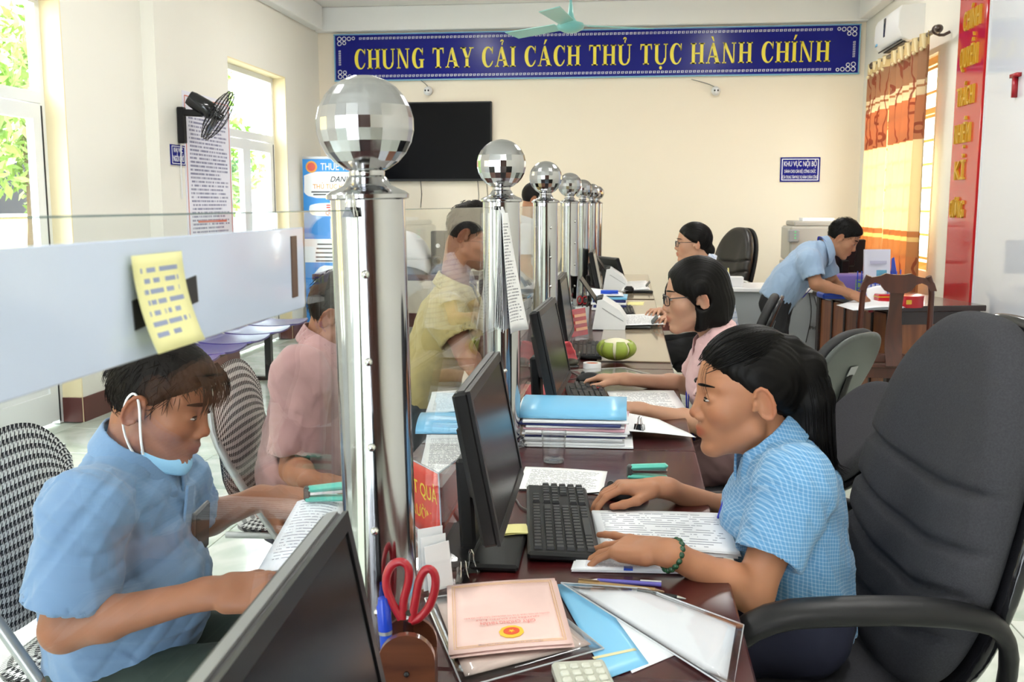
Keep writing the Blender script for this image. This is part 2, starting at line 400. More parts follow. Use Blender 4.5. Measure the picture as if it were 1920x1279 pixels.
# cornice beams
struct('trim_1', B(((XL+XR)/2, YB-.06, ZC-.13), (XR-XL, .12, .26), ch=.01), M_white)
struct('trim_2', B((XL+.06, (YB+YF)/2-.1, ZC-.13), (.12, YB-YF-.2, .26), ch=.01), M_white)
struct('trim_3', B((XR-.06, (YB+YF)/2-.1, ZC-.13), (.12, YB-YF-.2, .26), ch=.01), M_white)
# skirting
sk = MB(); y0 = YF
for a, b in DOORS+[(YB, None)]:
    sk.box((XL+.006, (y0+a)/2, .08), (.012, a-y0, .16)); y0 = b
sk.box((XL+.106, 7.68, .08), (.012, 1.33, .16)).box((XL+.05, 7.015, .08), (.11, .012, .16)).box((XL+.05, 8.345, .08), (.11, .012, .16))
for a, b in DOORS: sk.box((XL-T_/2, b-.012, .08), (T_, .012, .16))
struct('baseboard_left', sk, M_maroon)
struct('baseboard_back', B(((XL+XR)/2, YB-.006, .08), (XR-XL, .012, .16)), M_maroon)
struct('baseboard_right', B((XR-.006, (YB+YF)/2, .08), (.012, YB-YF, .16)), M_maroon)
# glazed uPVC doors on the left, recessed in the wall
def upvc_door(n, a, b):
    x = XL-T_+.06; r = thing('door_%d' % n, '', ''); del r['label']; del r['category']; r['kind'] = 'structure'
    r.location = (x, (a+b)/2, 0); w = b-a; d = .06; tz = 2.02
    fr = MB(); fr.box((0, -w/2+.03, DH/2), (d, .06, DH)).box((0, w/2-.03, DH/2), (d, .06, DH)).box((0, 0, DH-.03), (d, w-.12, .06)).box((0, 0, tz+.035), (d, w-.12, .07))
    O('door_frame', fr, M_upvc, r)
    O('transom_pane', B((0, 0, (tz+DH)/2+.01), (.008, w-.12, DH-tz-.13)), M_glass, r)
    lw = (w-.12)/2
    for s in (-1, 1):
        cy = s*lw/2; lf = MB()
        for t in (-1, 1): lf.box((.01, cy+t*(lw/2-.045), tz/2+.01), (d*.8, .09, tz-.03))
        lf.box((.01, cy, tz-.055), (d*.8, lw-.18, .09)).box((.01, cy, .115), (d*.8, lw-.18, .19)).box((.01, cy, .70), (d*.8, lw-.18, .09))
        L = O('door_leaf', lf, M_upvc, r)
        O('pane', B((.01, cy, (.745+tz-.1)/2), (.008, lw-.18, tz-.1-.745)), M_glass, L)
        O('panel', B((.01, cy, .43), (.02, lw-.18, .45)), M_upvc, L)
        O('gasket', B((.036, cy+s*(lw/2-.001), tz/2), (.004, .012, tz-.03)), M_black_m, L)
    return r
for i, (a, b) in enumerate(DOORS): upvc_door(i+1, a, b)
# right window with yellow bars
M_ybar = mat('yellow_window_paint', (.80, .50, .14), .45)
wn = thing('window_1', '', ''); del wn['label']; del wn['category']; wn['kind'] = 'structure'; wn.location = (XR+.10, (WY0+WY1)/2, (WZ0+WZ1)/2)
ww, wh = WY1-WY0, WZ1-WZ0
f = MB()
for s in (-1, 1): f.box((0, s*(ww/2-.03), 0), (.08, .06, wh)).box((0, 0, s*(wh/2-.03)), (.08, ww-.12, .06))
f.box((0, 0, 0), (.06, .06, wh-.12)).box((0, 0, .45), (.06, ww-.12, .05))
O('window_frame', f, M_ybar, wn)
for k in range(9): O('bar', B((-.06, 0, -wh/2+.1+k*(wh-.2)/8), (.016, ww-.02, .022)), M_ybar, wn)
for s in (-1, 1): O('pane', B((.01, s*(ww/4), 0), (.006, ww/2-.09, wh-.12)), M_glass, wn)
O('reveal', B((0, -ww/2+.004, 0), (.22, .012, wh)), M_reveal_lit, wn)
# ceiling battens
BL = ['over the entrance on the public side', 'over the entrance on the staff side', 'above the man in the blue polo', 'above the near executive chair', 'above the public side near the wall fan', 'above the empty task chair', 'before the television', 'before the blue notice']
M_tube = emit('fluorescent_tube', (1, .97, .92), 9)
for i, (x, y) in enumerate(BATTENS):
    t = thing('ceiling_light', 'white fluorescent ceiling batten '+BL[i], 'ceiling light', (x, y, ZC), 0, 'ceiling battens')
    O('housing', B((0, 0, -.025), (.07, 1.24, .05), ch=.008), M_white_pl, t)
    O('tube', MB().cyl((0, -.59, -.068), (0, .59, -.068), .014, n=10), M_tube, t, 40)
    for s in (-1, 1): O('socket', B((0, s*.6, -.062), (.036, .02, .04), ch=.004), M_white_pl, t)
    la = bpy.data.lights.new('tube_light', 'AREA'); la.shape = 'RECTANGLE'; la.size = .12; la.size_y = 1.18; la.energy = BATTEN_W; la.color = (1, .985, .96)
    lo = bpy.data.objects.new('tube_light', la); COL.objects.link(lo); lo.parent = t; lo.location = (0, 0, -.09)

# ------------------------------------------------------------------ outdoors
M_grass = mat('outdoor_ground', (.34, .33, .28), .9, var=.2)
struct('ground_outside', B((-14, 5, -.2), (20, 60, .1)), M_grass)
struct('ground_outside_right', B((12, 5, -.2), (18, 60, .1)), M_grass)
M_yb = mat('yellow_render', (.80, .58, .22), .8)
ob = thing('yellow_building', 'yellow rendered building with white ledges seen through the glazed doors', 'building', (-19, 12, -.15))
O('wall', B((0, 0, 4), (4, 34, 8)), M_yb, ob)
for z in (3.6, 5.2, 6.6): O('ledge', B((2.2, 0, z), (.9, 34, .5)), M_white, ob)
for k in range(9):
    w_ = O('window', B((2.02, -14+3.5*k, 2.0), (.1, 1.6, 1.6)), M_white, ob); O('pane', B((2.09, -14+3.5*k, 2.0), (.05, 1.4, 1.4)), M_screen, w_)
M_leaf = mat('leaf_green', (.22, .36, .07), .5, var=.45, vscale=3)
M_leaf2 = mat('hedge_green', (.16, .30, .06), .5, var=.4, vscale=4)
M_bark = mat('bark', (.12, .08, .05), .9)
def leaf_cloud(n, blobs, size, seed):
    rg = random.Random(seed); mb = MB()
    for _ in range(n):
        c, r = rg.choice(blobs); d = Vector((rg.gauss(0, 1), rg.gauss(0, 1), rg.gauss(0, 1))).normalized()*(r*(rg.random()**.35))
        p = Vector(c)+d; q = Quaternion((rg.gauss(0, 1), rg.gauss(0, 1), rg.gauss(0, 1), rg.gauss(0, 1))).normalized(); s_ = size*rg.uniform(.6, 1.3)
        mb.add([p+q @ Vector(v) for v in ((-s_*.4, 0, 0), (0, -s_, .1*s_), (s_*.4, 0, 0), (0, s_, .1*s_))], [(0, 1, 2, 3)])
    return mb
for i, (x, y, h, lab) in enumerate([(-8.5, 7.0, 3.6, 'leafy green tree seen through the near glazed door'), (-9.5, 15.0, 4.0, 'leafy green tree outside the far glazed door'), (-11.5, 11.0, 4.6, 'tall green tree between the two glazed doors outside'), (-9, 20, 4.2, 'green tree standing farthest along the yard outside')]):
    t = thing('garden_tree', lab, 'tree', (x, y, -.15), 0, 'trees in the yard')
    O('trunk', MB().tube([(0, 0, 0), (.05, .1, h*.4), (0, 0, h*.75)], [.13, .1, .05], 8, 1), M_bark, t, 60)
    k = O('crown', leaf_cloud(2600, [((0, 0, h*.7), 1.1), ((.5, .6, h*.6), .9), ((-.4, -.7, h*.62), .9), ((.2, -.2, h*.95), .8), ((.1, .9, h*.45), .7)], .13, i), M_leaf, t); k['kind'] = 'stuff'
for i, (x, y, lab) in enumerate([(-7.2, 8.6, 'low rounded hedge bush outside the near glazed door'), (-7.4, 13.6, 'low rounded hedge bush outside the far glazed door')]):
    t = thing('hedge_bush', lab, 'bush', (x, y, -.15), 0, 'bushes in the yard')
    k = O('foliage', leaf_cloud(2200, [((0, 0, .6), .75), ((.1, .9, .55), .65), ((0, -.9, .55), .65)], .09, 20+i), M_leaf2, t); k['kind'] = 'stuff'
    O('stem', MB().cyl((0, 0, 0), (0, 0, .5), .05, n=8), M_bark, t)
fg = thing('red_flag', 'red flag hanging from a pole in the yard outside', 'flag', (-6.6, 14.2, -.15))
O('pole', MB().cyl((0, 0, 0), (0, 0, 2.6), .02, n=8), M_steel, fg, 60)
O('cloth', MB().surf(8, 6, lambda u, v: (.06*math.sin(u*7), .55*u, 2.5-.9*v-.25*u), .004), mat('flag_red', (.62, .06, .03), .8), fg, 180)
fn = thing('green_fence', 'thin green metal fence across the yard outside', 'fence', (-6.3, 13.2, -.15))
for z in (.25, 1.15): O('rail', B((0, 0, z), (.03, 2.6, .03)), mat('fence_green', (.05, .35, .2), .5), fn)
for k in range(14): O('picket', B((0, -1.25+k*.192, .65), (.018, .018, 1.25)), MATS['fence_green'], fn)

# ================================================================== BACK WALL
# hand-drawn bold serif capitals for the banner
def glyphs():
    G = {}; st, th, sf, so_ = .19, .065, .055, .075
    def rect(x0, y0, x1, y1): return [(x0, y0), (x1, y0), (x1, y1), (x0, y1)]
    def stem(x, w=st): return [rect(x, 0, x+w, 1), rect(x-so_, 0, x+w+so_, sf), rect(x-so_, 1-sf, x+w+so_, 1)]
    G['I'] = (.40, stem(.10))
    G['H'] = (.88, stem(.10)+stem(.60)+[rect(.25, .47, .65, .47+th)])
    G['T'] = (.78, [rect(.295, 0, .485, 1), rect(.21, 0, .57, sf), rect(.04, 1-sf-.02, .74, 1), [(.04, .72), (.075, .72), (.13, .95), (.04, .95)], [(.74, .72), (.705, .72), (.65, .95), (.74, .95)]])
    G['N'] = (.92, [rect(.12, 0, .12+th, 1), rect(.04, 0, .28, sf), rect(.70, 0, .70+th, 1), rect(.60, 1-sf, .86, 1), [(.03, 1), (.25, 1), (.765, 0), (.62, 0), (.10, .96)]])
    def arc(cx, cy, rx, ry, ix, iy, dx, a0, a1, n=22):
        q = []
        for i in range(n):
            t0 = math.radians(a0+(a1-a0)*i/n); t1 = math.radians(a0+(a1-a0)*(i+1)/n)
            o = lambda t: (cx+rx*math.cos(t), cy+ry*math.sin(t)); k = lambda t: (cx+dx+ix*math.cos(t), cy+iy*math.sin(t))
            q.append([o(t0), o(t1), k(t1), k(t0)])
        return q
    ux = arc(.44, .30, .34, .32, .18, .25, .035, 180, 360)
    G['U'] = (.90, [rect(.10, .30, .10+st, 1), rect(.03, 1-sf, .38, 1), rect(.715, .30, .78, 1), rect(.62, 1-sf, .87, 1)]+ux)
    c_ = arc(.42, .5, .37, .52, .20, .455, .05, 42, 318)
    G['C'] = (.80, c_+[rect(.70, .66, .745, 1.0), [(.745, .66), (.745, .75), (.66, .84), (.69, .70)], [(.66, .12), (.70, .16), (.745, .30), (.70, .30), (.64, .20)]])
    G['G'] = (.86, arc(.42, .5, .37, .52, .20, .455, .05, 42, 300)+[rect(.70, .66, .745, 1.0), [(.745, .66), (.745, .75), (.66, .84), (.69, .70)], rect(.58, .02, .76, .42), rect(.50, .40, .83, .45)])
    G['A'] = (.90, [[(.40, 1.0), (.50, 1.0), (.84, 0), (.62, 0), (.36, .86)], [(.42, .92), (.36, .92), (.10, 0), (.165, 0)], rect(.22, .30, .64, .36), rect(.02, 0, .26, sf), rect(.53, 0, .89, sf)])
    G['Y'] = (.86, [rect(.34, 0, .34+st, .48), rect(.26, 0, .61, sf), [(.10, 1), (.30, 1), (.52, .48), (.36, .42)], [(.74, 1), (.68, 1), (.46, .44), (.53, .44)], rect(.02, 1-sf, .38, 1), rect(.58, 1-sf, .85, 1)])
    return G
GL = glyphs()
HOOK = [[(-.10, 1.24), (.0, 1.36), (.11, 1.27), (.05, 1.18), (.05, 1.10), (-.01, 1.10), (-.01, 1.19), (.04, 1.26), (.0, 1.29), (-.05, 1.22)]]
HOOK = [[(-.10, 1.27), (-.04, 1.35), (.0, 1.30), (-.05, 1.24)], [(-.04, 1.35), (.06, 1.35), (.05, 1.29), (.0, 1.30)], [(.06, 1.35), (.12, 1.28), (.06, 1.24), (.05, 1.29)], [(.12, 1.28), (.05, 1.17), (-.01, 1.19), (.06, 1.25)], [(.05, 1.17), (.04, 1.08), (-.01, 1.08), (-.01, 1.19)]]
ACUTE = [[(-.06, 1.07), (.0, 1.07), (.15, 1.31), (.02, 1.31)]]; GRAVE = [[(.06, 1.07), (.0, 1.07), (-.15, 1.31), (-.02, 1.31)]]
DOT = [[(.085*math.cos(t*math.pi/6), -.17+.085*math.sin(t*math.pi/6)) for t in range(12)]]
MARK = {'Ả': ('A', HOOK), 'Á': ('A', ACUTE), 'À': ('A', GRAVE), 'Ủ': ('U', HOOK), 'Ụ': ('U', DOT), 'Í': ('I', ACUTE)}
bw, bh = 5.68, .50
bn = thing('slogan_banner', 'long blue slogan board with yellow serif capitals high on the back wall', 'banner', at(1105, 101, YB-.02))
O('board', B((0, 0, 0), (bw, .03, bh)), M_blue_ink, bn)
fr = MB()
for s in (-1, 1): fr.box((0, -.004, s*(bh/2)), (bw+.02, .04, .012)).box((s*bw/2, -.004, 0), (.012, .04, bh))
O('frame', fr, mat('sky_blue_frame', (.18, .42, .62), .4), bn)
def banner_letters(txt, x0, x1, zbase, cap):
    adv = []
    for ch in txt: adv.append(.42 if ch == ' ' else GL[MARK.get(ch, (ch,))[0]][0]+.06)
    sx = (x1-x0)/sum(adv); x = x0
    for ch, a in zip(txt, adv):
        if ch != ' ':
            base, mk = MARK.get(ch, (ch, [])); w_, ps = GL[base]; mb = MB()
            for p in ps: mb.prism([(q[0]*sx, q[1]*cap) for q in p], .004, (x, -.016, zbase), (1, 0, 0), (0, 0, 1))
            for p in mk: mb.prism([((q[0]+w_/2)*sx, q[1]*cap) for q in p], .004, (x, -.016, zbase), (1, 0, 0), (0, 0, 1))
            O('letter', mb, M_yellow_ink, bn)
        x += a*sx
k_ = 5.68/981
banner_letters('CHUNG TAY CẢI CÁCH THỦ TỤC HÀNH CHÍNH', (652-1105)*k_, (1546-1105)*k_, -.125, .215)
# fret border
fb = MB()
def fret(a, b, n, axis):
    for i in range(n):
        t = (i+.5)/n; c = a+(b-a)*t; L = (b-a).length/n*.72
        for (dx, dz, lx, lz) in ((0, .010, 1, .16), (-.36, 0, .22, 1), (.1, -.008, .7, .16), (.30, .002, .2, .5)):
            if axis == 'x': fb.box((c.x+dx*L, -.0165, c.z+dz), (L*lx, .003, .024*lz))
            else: fb.box((c.x+dz, -.0165, c.z+dx*L), (.024*lz, .003, L*lx))
X0, Z0 = bw/2-.055, bh/2-.045
fret(Vector((-X0+.22, 0, Z0)), Vector((X0-.22, 0, Z0)), 120, 'x'); fret(Vector((-X0+.22, 0, -Z0)), Vector((X0-.22, 0, -Z0)), 120, 'x')
fret(Vector((-X0, 0, -Z0+.12)), Vector((-X0, 0, Z0-.12)), 7, 'z'); fret(Vector((X0, 0, -Z0+.12)), Vector((X0, 0, Z0-.12)), 7, 'z')
for sx in (-1, 1):
    for sz in (-1, 1):
        c = Vector((sx*X0, -.0165, sz*Z0))
        for (dx, dz, r) in ((0, 0, .022), (-.055, 0, .022), (-.11, 0, .02), (0, -.05, .022), (-.055, -.045, .018), (-.16, .004, .015)):
            p = c+Vector((sx*dx, 0, sz*dz)); fb.tube([p+Vector((r*math.cos(t*.628), 0, r*math.sin(t*.628))) for t in range(11)], .0042, 4, cap=False)
fo = O('fret_border', fb, M_white_ink, bn); fo['kind'] = 'stuff'
# television
tv = thing('wall_television', 'large black flat television hanging on the back wall', 'television', at(796, 266, YB-.05))
O('casing', B((0, .01, 0), (1.52, .05, .87), ch=.006), M_black_m, tv); O('screen', B((0, -.017, .005), (1.49, .006, .83)), M_screen, tv)
O('bracket', B((0, .04, 0), (.5, .03, .4)), M_black_m, tv)
for k, (dx, l) in enumerate(((.60, .35), (.70, .33), (-.05, .3))): O('cable', MB().tube([(dx, 0, -.43), (dx+.01, .005, -.43-l*.5), (dx-.01, .03, -.43-l)], .004, 5), M_cable, tv)
# dome cameras
for i, (x, lab, cx) in enumerate(((803, 'small white dome camera under the banner above the television', -.10), (1342, 'small white dome camera under the banner above the blue notice', -.26))):
    t = thing('dome_camera', lab, 'security camera', at(x, 171, YB-.03), 0, 'cameras under the banner')
    O('base', MB().lathe([(.045, 0), (.05, .012), (.046, .03), (.03, .035)], 20, R=Rx(math.pi/2)), M_white_pl, t, 40)
    O('eyeball', MB().ball((0, -.045, 0), .042, 16, 10), M_white_pl, t, 60)
    for s in (-1, 1): O('lens', MB().ball((s*.017, -.083, 0), .010, 10, 6), M_black_g, t, 60)
    O('cable', MB().tube([(0, .01, .04), (cx*.3, .012, .08), (cx, .014, .13)], .004, 5, 1), M_gcable, t)
# blue notice
def blue_notice(nm, label, loc, w, h, rz, rows):
    t = thing(nm, label, 'sign', loc, rz)
    O('plate', B((0, 0, 0), (w, .01, h)), M_blue_ink, t)
    b = MB(); q = .012*w/.4
    for s in (-1, 1): b.box((0, -.006, s*(h/2-q*1.6)), (w-q*3, .002, q*.7)).box((s*(w/2-q*1.6), -.006, 0), (q*.7, .002, h-q*3))
    O('border', b, M_white_ink, t)
    for (s, z, hh, ww_) in rows: text('lettering', s, M_white_ink, t, (0, -.0055, z), (1, 0, 0), (0, 0, 1), hh, ww_, .001, 'CENTER', .012)
    return t
pb = at(1500, 318, YB-.006)
blue_notice('area_notice', 'small blue notice with white lettering on the cream back wall', pb, .42, .262, 0, [('KHU VỰC NỘI BỘ', .035, .055, .345), ('DÀNH CHO CÁN BỘ, CÔNG CHỨC', -.035, .034, .33), ('CỦA TRUNG TÂM PHỤC VỤ HÀNH CHÍNH CÔNG', -.095, .032, .37)])
# ceiling fan
M_teal = mat('teal_enamel', (.20, .50, .47), .3)
cf = thing('ceiling_fan', 'pale teal ceiling fan hanging from a thin rod before the banner', 'ceiling fan', at(1070, 44, 8.2))
hz = ZC-cf.location.z
O('rod', MB().cyl((0, 0, .03), (0, 0, hz-.06), .011, n=10), M_teal, cf, 40); O('canopy', MB().lathe([(.012, hz-.1), (.045, hz-.06), (.05, hz)], 20), M_teal, cf, 40)
O('motor', MB().lathe([(.01, -.075), (.055, -.068), (.10, -.045), (.112, -.02), (.10, 0), (.05, .015), (.028, .045), (.02, .09), (.014, .15)], 28), M_teal, cf, 50)
for k in range(3):
    a = .35+k*2*math.pi/3; R = Rz(a)
    O('blade', MB().surf(8, 4, lambda u, v: R @ Vector((.13+.55*u, (v-.5)*(.11+.05*u), -.01+.03*(v-.5))), .005), M_teal, cf, 40)

# ------------------------------------------------------------------ right wall
ac = thing('air_conditioner', 'white split air conditioner mounted on the right wall above the curtain rod', 'air conditioner', (XR, 9.45, 2.93))
prof = [(0, -.15), (-.12, -.15), (-.19, -.11), (-.215, -.04), (-.21, .10), (-.19, .14), (-.02, .15), (0, .15)]
O('body', MB().prism([(x, z) for x, z in prof], .82, (0, .41, 0), (1, 0, 0), (0, 0, 1)), M_white_pl, ac, 50)
O('louvre', B((-.162, 0, -.132), (.075, .66, .012), Ry(math.radians(-30)), ch=.003), M_black_m, ac); O('outlet', B((-.12, 0, -.147), (.05, .68, .01)), M_black_m, ac)
O('display_strip', B((-.2145, .05, .03), (.006, .055, .16), ch=.002), M_black_g, ac); O('energy_label', B((-.205, .36, -.07), (.008, .05, .04), Ry(.35)), M_lightblue, ac)
O('end_cap', MB().prism([(x*.985, z*.985) for x, z in prof], .012, (0, -.41, 0), (1, 0, 0), (0, 0, 1)), M_white, ac, 50)
# curtain rod + curtains
XC = XR-.14; ya = atx(1763, 57, XC).y; yb = atx(1633, 122, XC).y; zr = (atx(1763, 57, XC).z+atx(1633, 122, XC).z)/2
M_rod = wood('rod_wood', (.03, .014, .01), (.07, .03, .02), .3)
cr = thing('curtain_rod', 'dark ribbed wooden curtain rod on the right wall below the air conditioner', 'curtain rod', (XC, (ya+yb)/2, zr))
hl = (yb-ya)/2; rp_ = []
for i in range(60):
    y = -hl+.12+(2*hl-.24)*i/59; rp_.append((0, y, 0))
O('pole', MB().tube(rp_, [.017+.003*(i % 2) for i in range(60)], 10), M_rod, cr, 80)
for s in (-1, 1):
    O('finial', MB().lathe([(.001, -.13), (.028, -.11), (.034, -.08), (.022, -.06), (.038, -.04), (.022, -.015), (.026, .0), (.018, .02)], 14, (0, s*(hl-.13), 0), Rx(s*math.pi/2)), M_rod, cr, 60)
    O('bracket', MB().tube([(0, s*(hl-.2), 0), (.07, s*(hl-.2), -.03), (.13, s*(hl-.2), 0)], .012, 8, 1), M_rod, cr, 60)
def curtain_mat():
    m = bpy.data.materials.new('curtain_cloth'); nt, b = nodes_of(m); b.inputs['Roughness'].default_value = .7
    tc = nt.nodes.new('ShaderNodeTexCoord'); sp = nt.nodes.new('ShaderNodeSeparateXYZ'); lk(nt, tc.outputs['UV'], sp.inputs[0]); v = sp.outputs[1]
    rp = nt.nodes.new('ShaderNodeValToRGB'); rp.color_ramp.interpolation = 'CONSTANT'; lk(nt, v, rp.inputs[0]); e = rp.color_ramp.elements
    cols = [(0, (.62, .30, .12)), (.26, (.60, .32, .13)), (.31, (.80, .62, .30)), (.325, (.62, .30, .12)), (.345, (.84, .72, .46)), (.655, (.58, .27, .13)), (.80, (.74, .62, .42)), (.825, (.50, .26, .13)), (.835, (.74, .62, .42)), (.85, (.47, .27, .15)), (.955, (.80, .66, .36))]
    e[0].position = 0; e[0].color = (*cols[0][1], 1); e[1].position = cols[1][0]; e[1].color = (*cols[1][1], 1)
    for p_, c_2 in cols[2:]: q = e.new(p_); q.color = (*c_2, 1)
    # printed sprigs: wavy stems and blossoms inside the two dark bands
    mp = nt.nodes.new('ShaderNodeMapping'); mp.inputs['Scale'].default_value = (2.2, 9, 1); lk(nt, tc.outputs['UV'], mp.inputs[0])
    vo = nt.nodes.new('ShaderNodeTexVoronoi'); vo.inputs['Scale'].default_value = 1.6; lk(nt, mp.outputs[0], vo.inputs[0])
    fl_ = math_node(nt, 'MULTIPLY', math_node(nt, 'LESS_THAN', vo.outputs['Distance'], .30), math_node(nt, 'GREATER_THAN', vo.outputs['Distance'], .17))
    wv = nt.nodes.new('ShaderNodeTexWave'); wv.inputs['Scale'].default_value = 1.1; wv.inputs['Distortion'].default_value = 6; lk(nt, mp.outputs[0], wv.inputs[0])
    st_ = math_node(nt, 'GREATER_THAN', wv.outputs[1], .955)
    k = math_node(nt, 'MAXIMUM', fl_, st_)
    band = math_node(nt, 'MAXIMUM', math_node(nt, 'LESS_THAN', v, .26), math_node(nt, 'MULTIPLY', math_node(nt, 'GREATER_THAN', v, .66), math_node(nt, 'LESS_THAN', v, .95)))
    col = mixc(nt, math_node(nt, 'MULTIPLY', math_node(nt, 'MULTIPLY', k, band), .8), rp.outputs[0], (.32, .07, .03))
    lk(nt, col, b.inputs['Base Color'])
    tr = nt.nodes.new('ShaderNodeBsdfTranslucent'); lk(nt, col, tr.inputs[0]); mx = nt.nodes.new('ShaderNodeMixShader'); mx.inputs[0].default_value = .5
    out = nt.nodes['Material Output']; lk(nt, b.outputs[0], mx.inputs[1]); lk(nt, tr.outputs[0], mx.inputs[2]); lk(nt, mx.outputs[0], out.inputs[0]); return m
M_curt = curtain_mat()
def curtain(label, y0, y1, folds, ph, zb):
    zt = zr+.02; t = thing('curtain', label, 'curtain', (XC, (y0+y1)/2, zb), 0, 'curtains of the right window'); w = y1-y0
    def fn(u, v):
        z = (zt-zb)*v; am = .022+.02*(1-v)
        return Vector((am*math.sin(u*folds*2*math.pi+ph+.5*math.sin(v*4))-.012, (u-.5)*w*(1-.10*math.sin(math.pi*min(1, v*1.1)))+.02*(1-v)*math.sin(ph), z))
    O('cloth', MB().surf(folds*10, 24, fn, .003, True), M_curt, t, 180)
    for k in range(folds):
        O('pleat_knot', MB().ball((-.035, (-.5+(k+.5)/folds)*w, zt-zb-.125), .017, 8, 6), mat('cream_knot', (.82, .68, .40), .7), t, 60)
        O('pleat_heading', MB().tube([(-.012, (-.5+(k+.5)/folds)*w, zt-zb-.12), (-.014, (-.5+(k+.5)/folds)*w, zt-zb-.01)], [.014, .03], 8), MATS['cream_knot'], t, 60)
    return t
curtain('patterned orange and cream curtain gathered at the near side of the window', atx(1738, 200, XC).y, atx(1672, 200, XC).y, 5, 0, .35)
curtain('patterned brown and cream curtain gathered at the corner by the back wall', atx(1664, 200, XC).y, atx(1628, 200, XC).y, 4, 1.3, .35)
# red vertical slogan board with gold letters
ry0, ry1 = 7.32, 7.90; rz0, rz1 = .42, 3.28
rb = thing('red_slogan_board', 'tall red acrylic board with raised gold words on the right wall', 'board', (XR-.012, (ry0+ry1)/2, rz0))
O('panel', B((-.025, 0, (rz1-rz0)/2), (.05, ry1-ry0, rz1-rz0), ch=.003), M_redboard, rb)
M_goldside = M_gold
for (s, ytop, ybot, xl, xr) in (('CHÍNH', 14, 52, 1813, 1843), ('QUYỀN', 84, 124, 1806, 1837), ('TRÁCH', 160, 197, 1800, 1830), ('NHIỆM', 230, 268, 1795, 1823), ('KỈ', 300, 337, 1795, 1812), ('CƯƠNG', 374, 408, 1786, 1810)):
    b0 = atx(xl, ybot, XR-.05); b1 = atx(xr, ybot, XR-.05); tp = atx((xl+xr)/2, ytop, XR-.05)
    zb = (b0.z+b1.z)/2
    text('word', s, M_gold, rb, (-.05, b0.y-(ry0+ry1)/2, zb-rz0), (0, -1, 0), (0, 0, 1), (tp.z-zb)*.98, abs(b0.y-b1.y), .016, 'LEFT', .0)
wb = thing('white_display_board', 'glossy white wall board with red raised lettering at the right edge', 'board', (XR-.012, 6.25, .35))
O('panel', B((-.02, 0, 1.4), (.04, 2.04, 2.8), ch=.002), mat('white_acrylic', (.74, .77, .84), .06, coat=.6), wb)
O('edge_strip', B((-.022, 1.022, 1.4), (.05, .012, 2.8)), M_white_pl, wb)
b0 = atx(1903, 184, XR-.04); text('letter', 'T', M_red, wb, (-.04, b0.y-6.25, b0.z-.35), (0, -1, 0), (0, 0, 1), .15, .12, .03, 'LEFT', .012)

# ------------------------------------------------------------------ left wall
XP = XL+.1
pp = thing('regulations_poster', 'tall white poster of fine print with red border on the left wall', 'poster', (XP, 0, 0)); pp.location = (XP+.003, atx(392, 300, XP).y, atx(392, 300, XP).z)
yA, yB_ = atx(347, 300, XP).y, atx(434, 300, XP).y; zt, zb = atx(392, 182, XP).z, atx(392, 470, XP).z-.35
cw, chh = (yB_-yA), zt-zb; zc = (zt+zb)/2-pp.location.z
M_post = printed('poster_print', (.80, .80, .90), (.10, .10, .25), 52, .10, .3, .5, 40, 3)
O('sheet', MB().surf(2, 2, lambda u, v: (0, (u-.5)*cw, zc+(v-.5)*chh), .004), M_post, pp)
bd = MB()
for s in (-1, 1): bd.box((.002, s*(cw/2-.035), zc), (.002, .007, chh-.07)).box((.002, 0, zc+s*(chh/2-.035)), (.002, cw-.07, .007))
O('border', bd, mat('poster_red', (.7, .18, .12), .5), pp)
O('heading_line', B((.002, .02, zc-.13*chh), (.002, cw*.62, .016)), MATS['poster_red'], pp)
sg = atx(332, 291, XP)
blue_notice('waiting_area_sign', 'small blue waiting area sign under the wall fan bracket', (XP+.006, sg.y, sg.z), .235, .15, math.pi/2, [('KHU VỰC', .02, .034, .15), ('NGỒI CHỜ', -.048, .044, .18)])
# wall fan
wfp = atx(334, 235, XP); wfan = thing('wall_fan', 'black caged wall fan on a bracket beside the poster', 'fan', wfp)
O('bracket', B((.03, 0, 0), (.05, .06, .27), ch=.006), M_black, wfan); O('arm', B((.11, .0, .09), (.17, .05, .05), Ry(.06), ch=.008), M_black, wfan)
hp = at(409, 217, wfp.y+.03)-wfp; ax = Vector((.80, .26, -.54)).normalized(); mo = at(368, 195, wfp.y+.02)-wfp
O('pivot', MB().cyl((.205, -.03, .085), (.205, .05, .085), .022, n=14), M_black, wfan, 40)
RF = ax.to_track_quat('Z', 'Y').to_matrix()
O('motor_housing', MB().lathe([(.02, -.14), (.052, -.135), (.060, -.10), (.064, -.02), (.066, .05), (.05, .08)], 20, hp-ax*.11, RF), M_black_g, wfan, 40)
cg = MB(); Rr = .205
for (r, z) in ((Rr, 0), (Rr*.99, .02), (Rr*.99, -.02), (Rr*.62, .055), (Rr*.62, -.05), (.05, .07)):
    cg.tube([hp+RF @ Vector((r*math.cos(t*math.pi/18), r*math.sin(t*math.pi/18), z)) for t in range(37)], .0045 if r > .2 else .002, 5, cap=False)
cgo = O('guard_ring', cg, M_black, wfan, 60)
sp_ = MB()
for k in range(40):
    t = 2*math.pi*k/40; c_, s_ = math.cos(t), math.sin(t)
    for sg_ in (1, -1): sp_.tube([hp+RF @ Vector((r*c_, r*s_, sg_*z)) for r, z in ((.045, .07), (.12, .058), (.17, .04), (Rr, .0))], .0011, 3, cap=False)
g_ = O('guard_wires', sp_, M_black, wfan); g_['kind'] = 'stuff'
M_fanblade = mat('smoky_blade', (.10, .10, .105), .2, trans=.3)
for k in range(3):
    a = k*2*math.pi/3+.4
    def bl(u, v):
        r = .03+.145*u; an = a+(v-.5)*(1.1+.3*u); return hp+RF @ Vector((r*math.cos(an), r*math.sin(an), .03*(v-.5)))
    O('blade', MB().surf(6, 6, bl, .002), M_fanblade, wfan, 180)
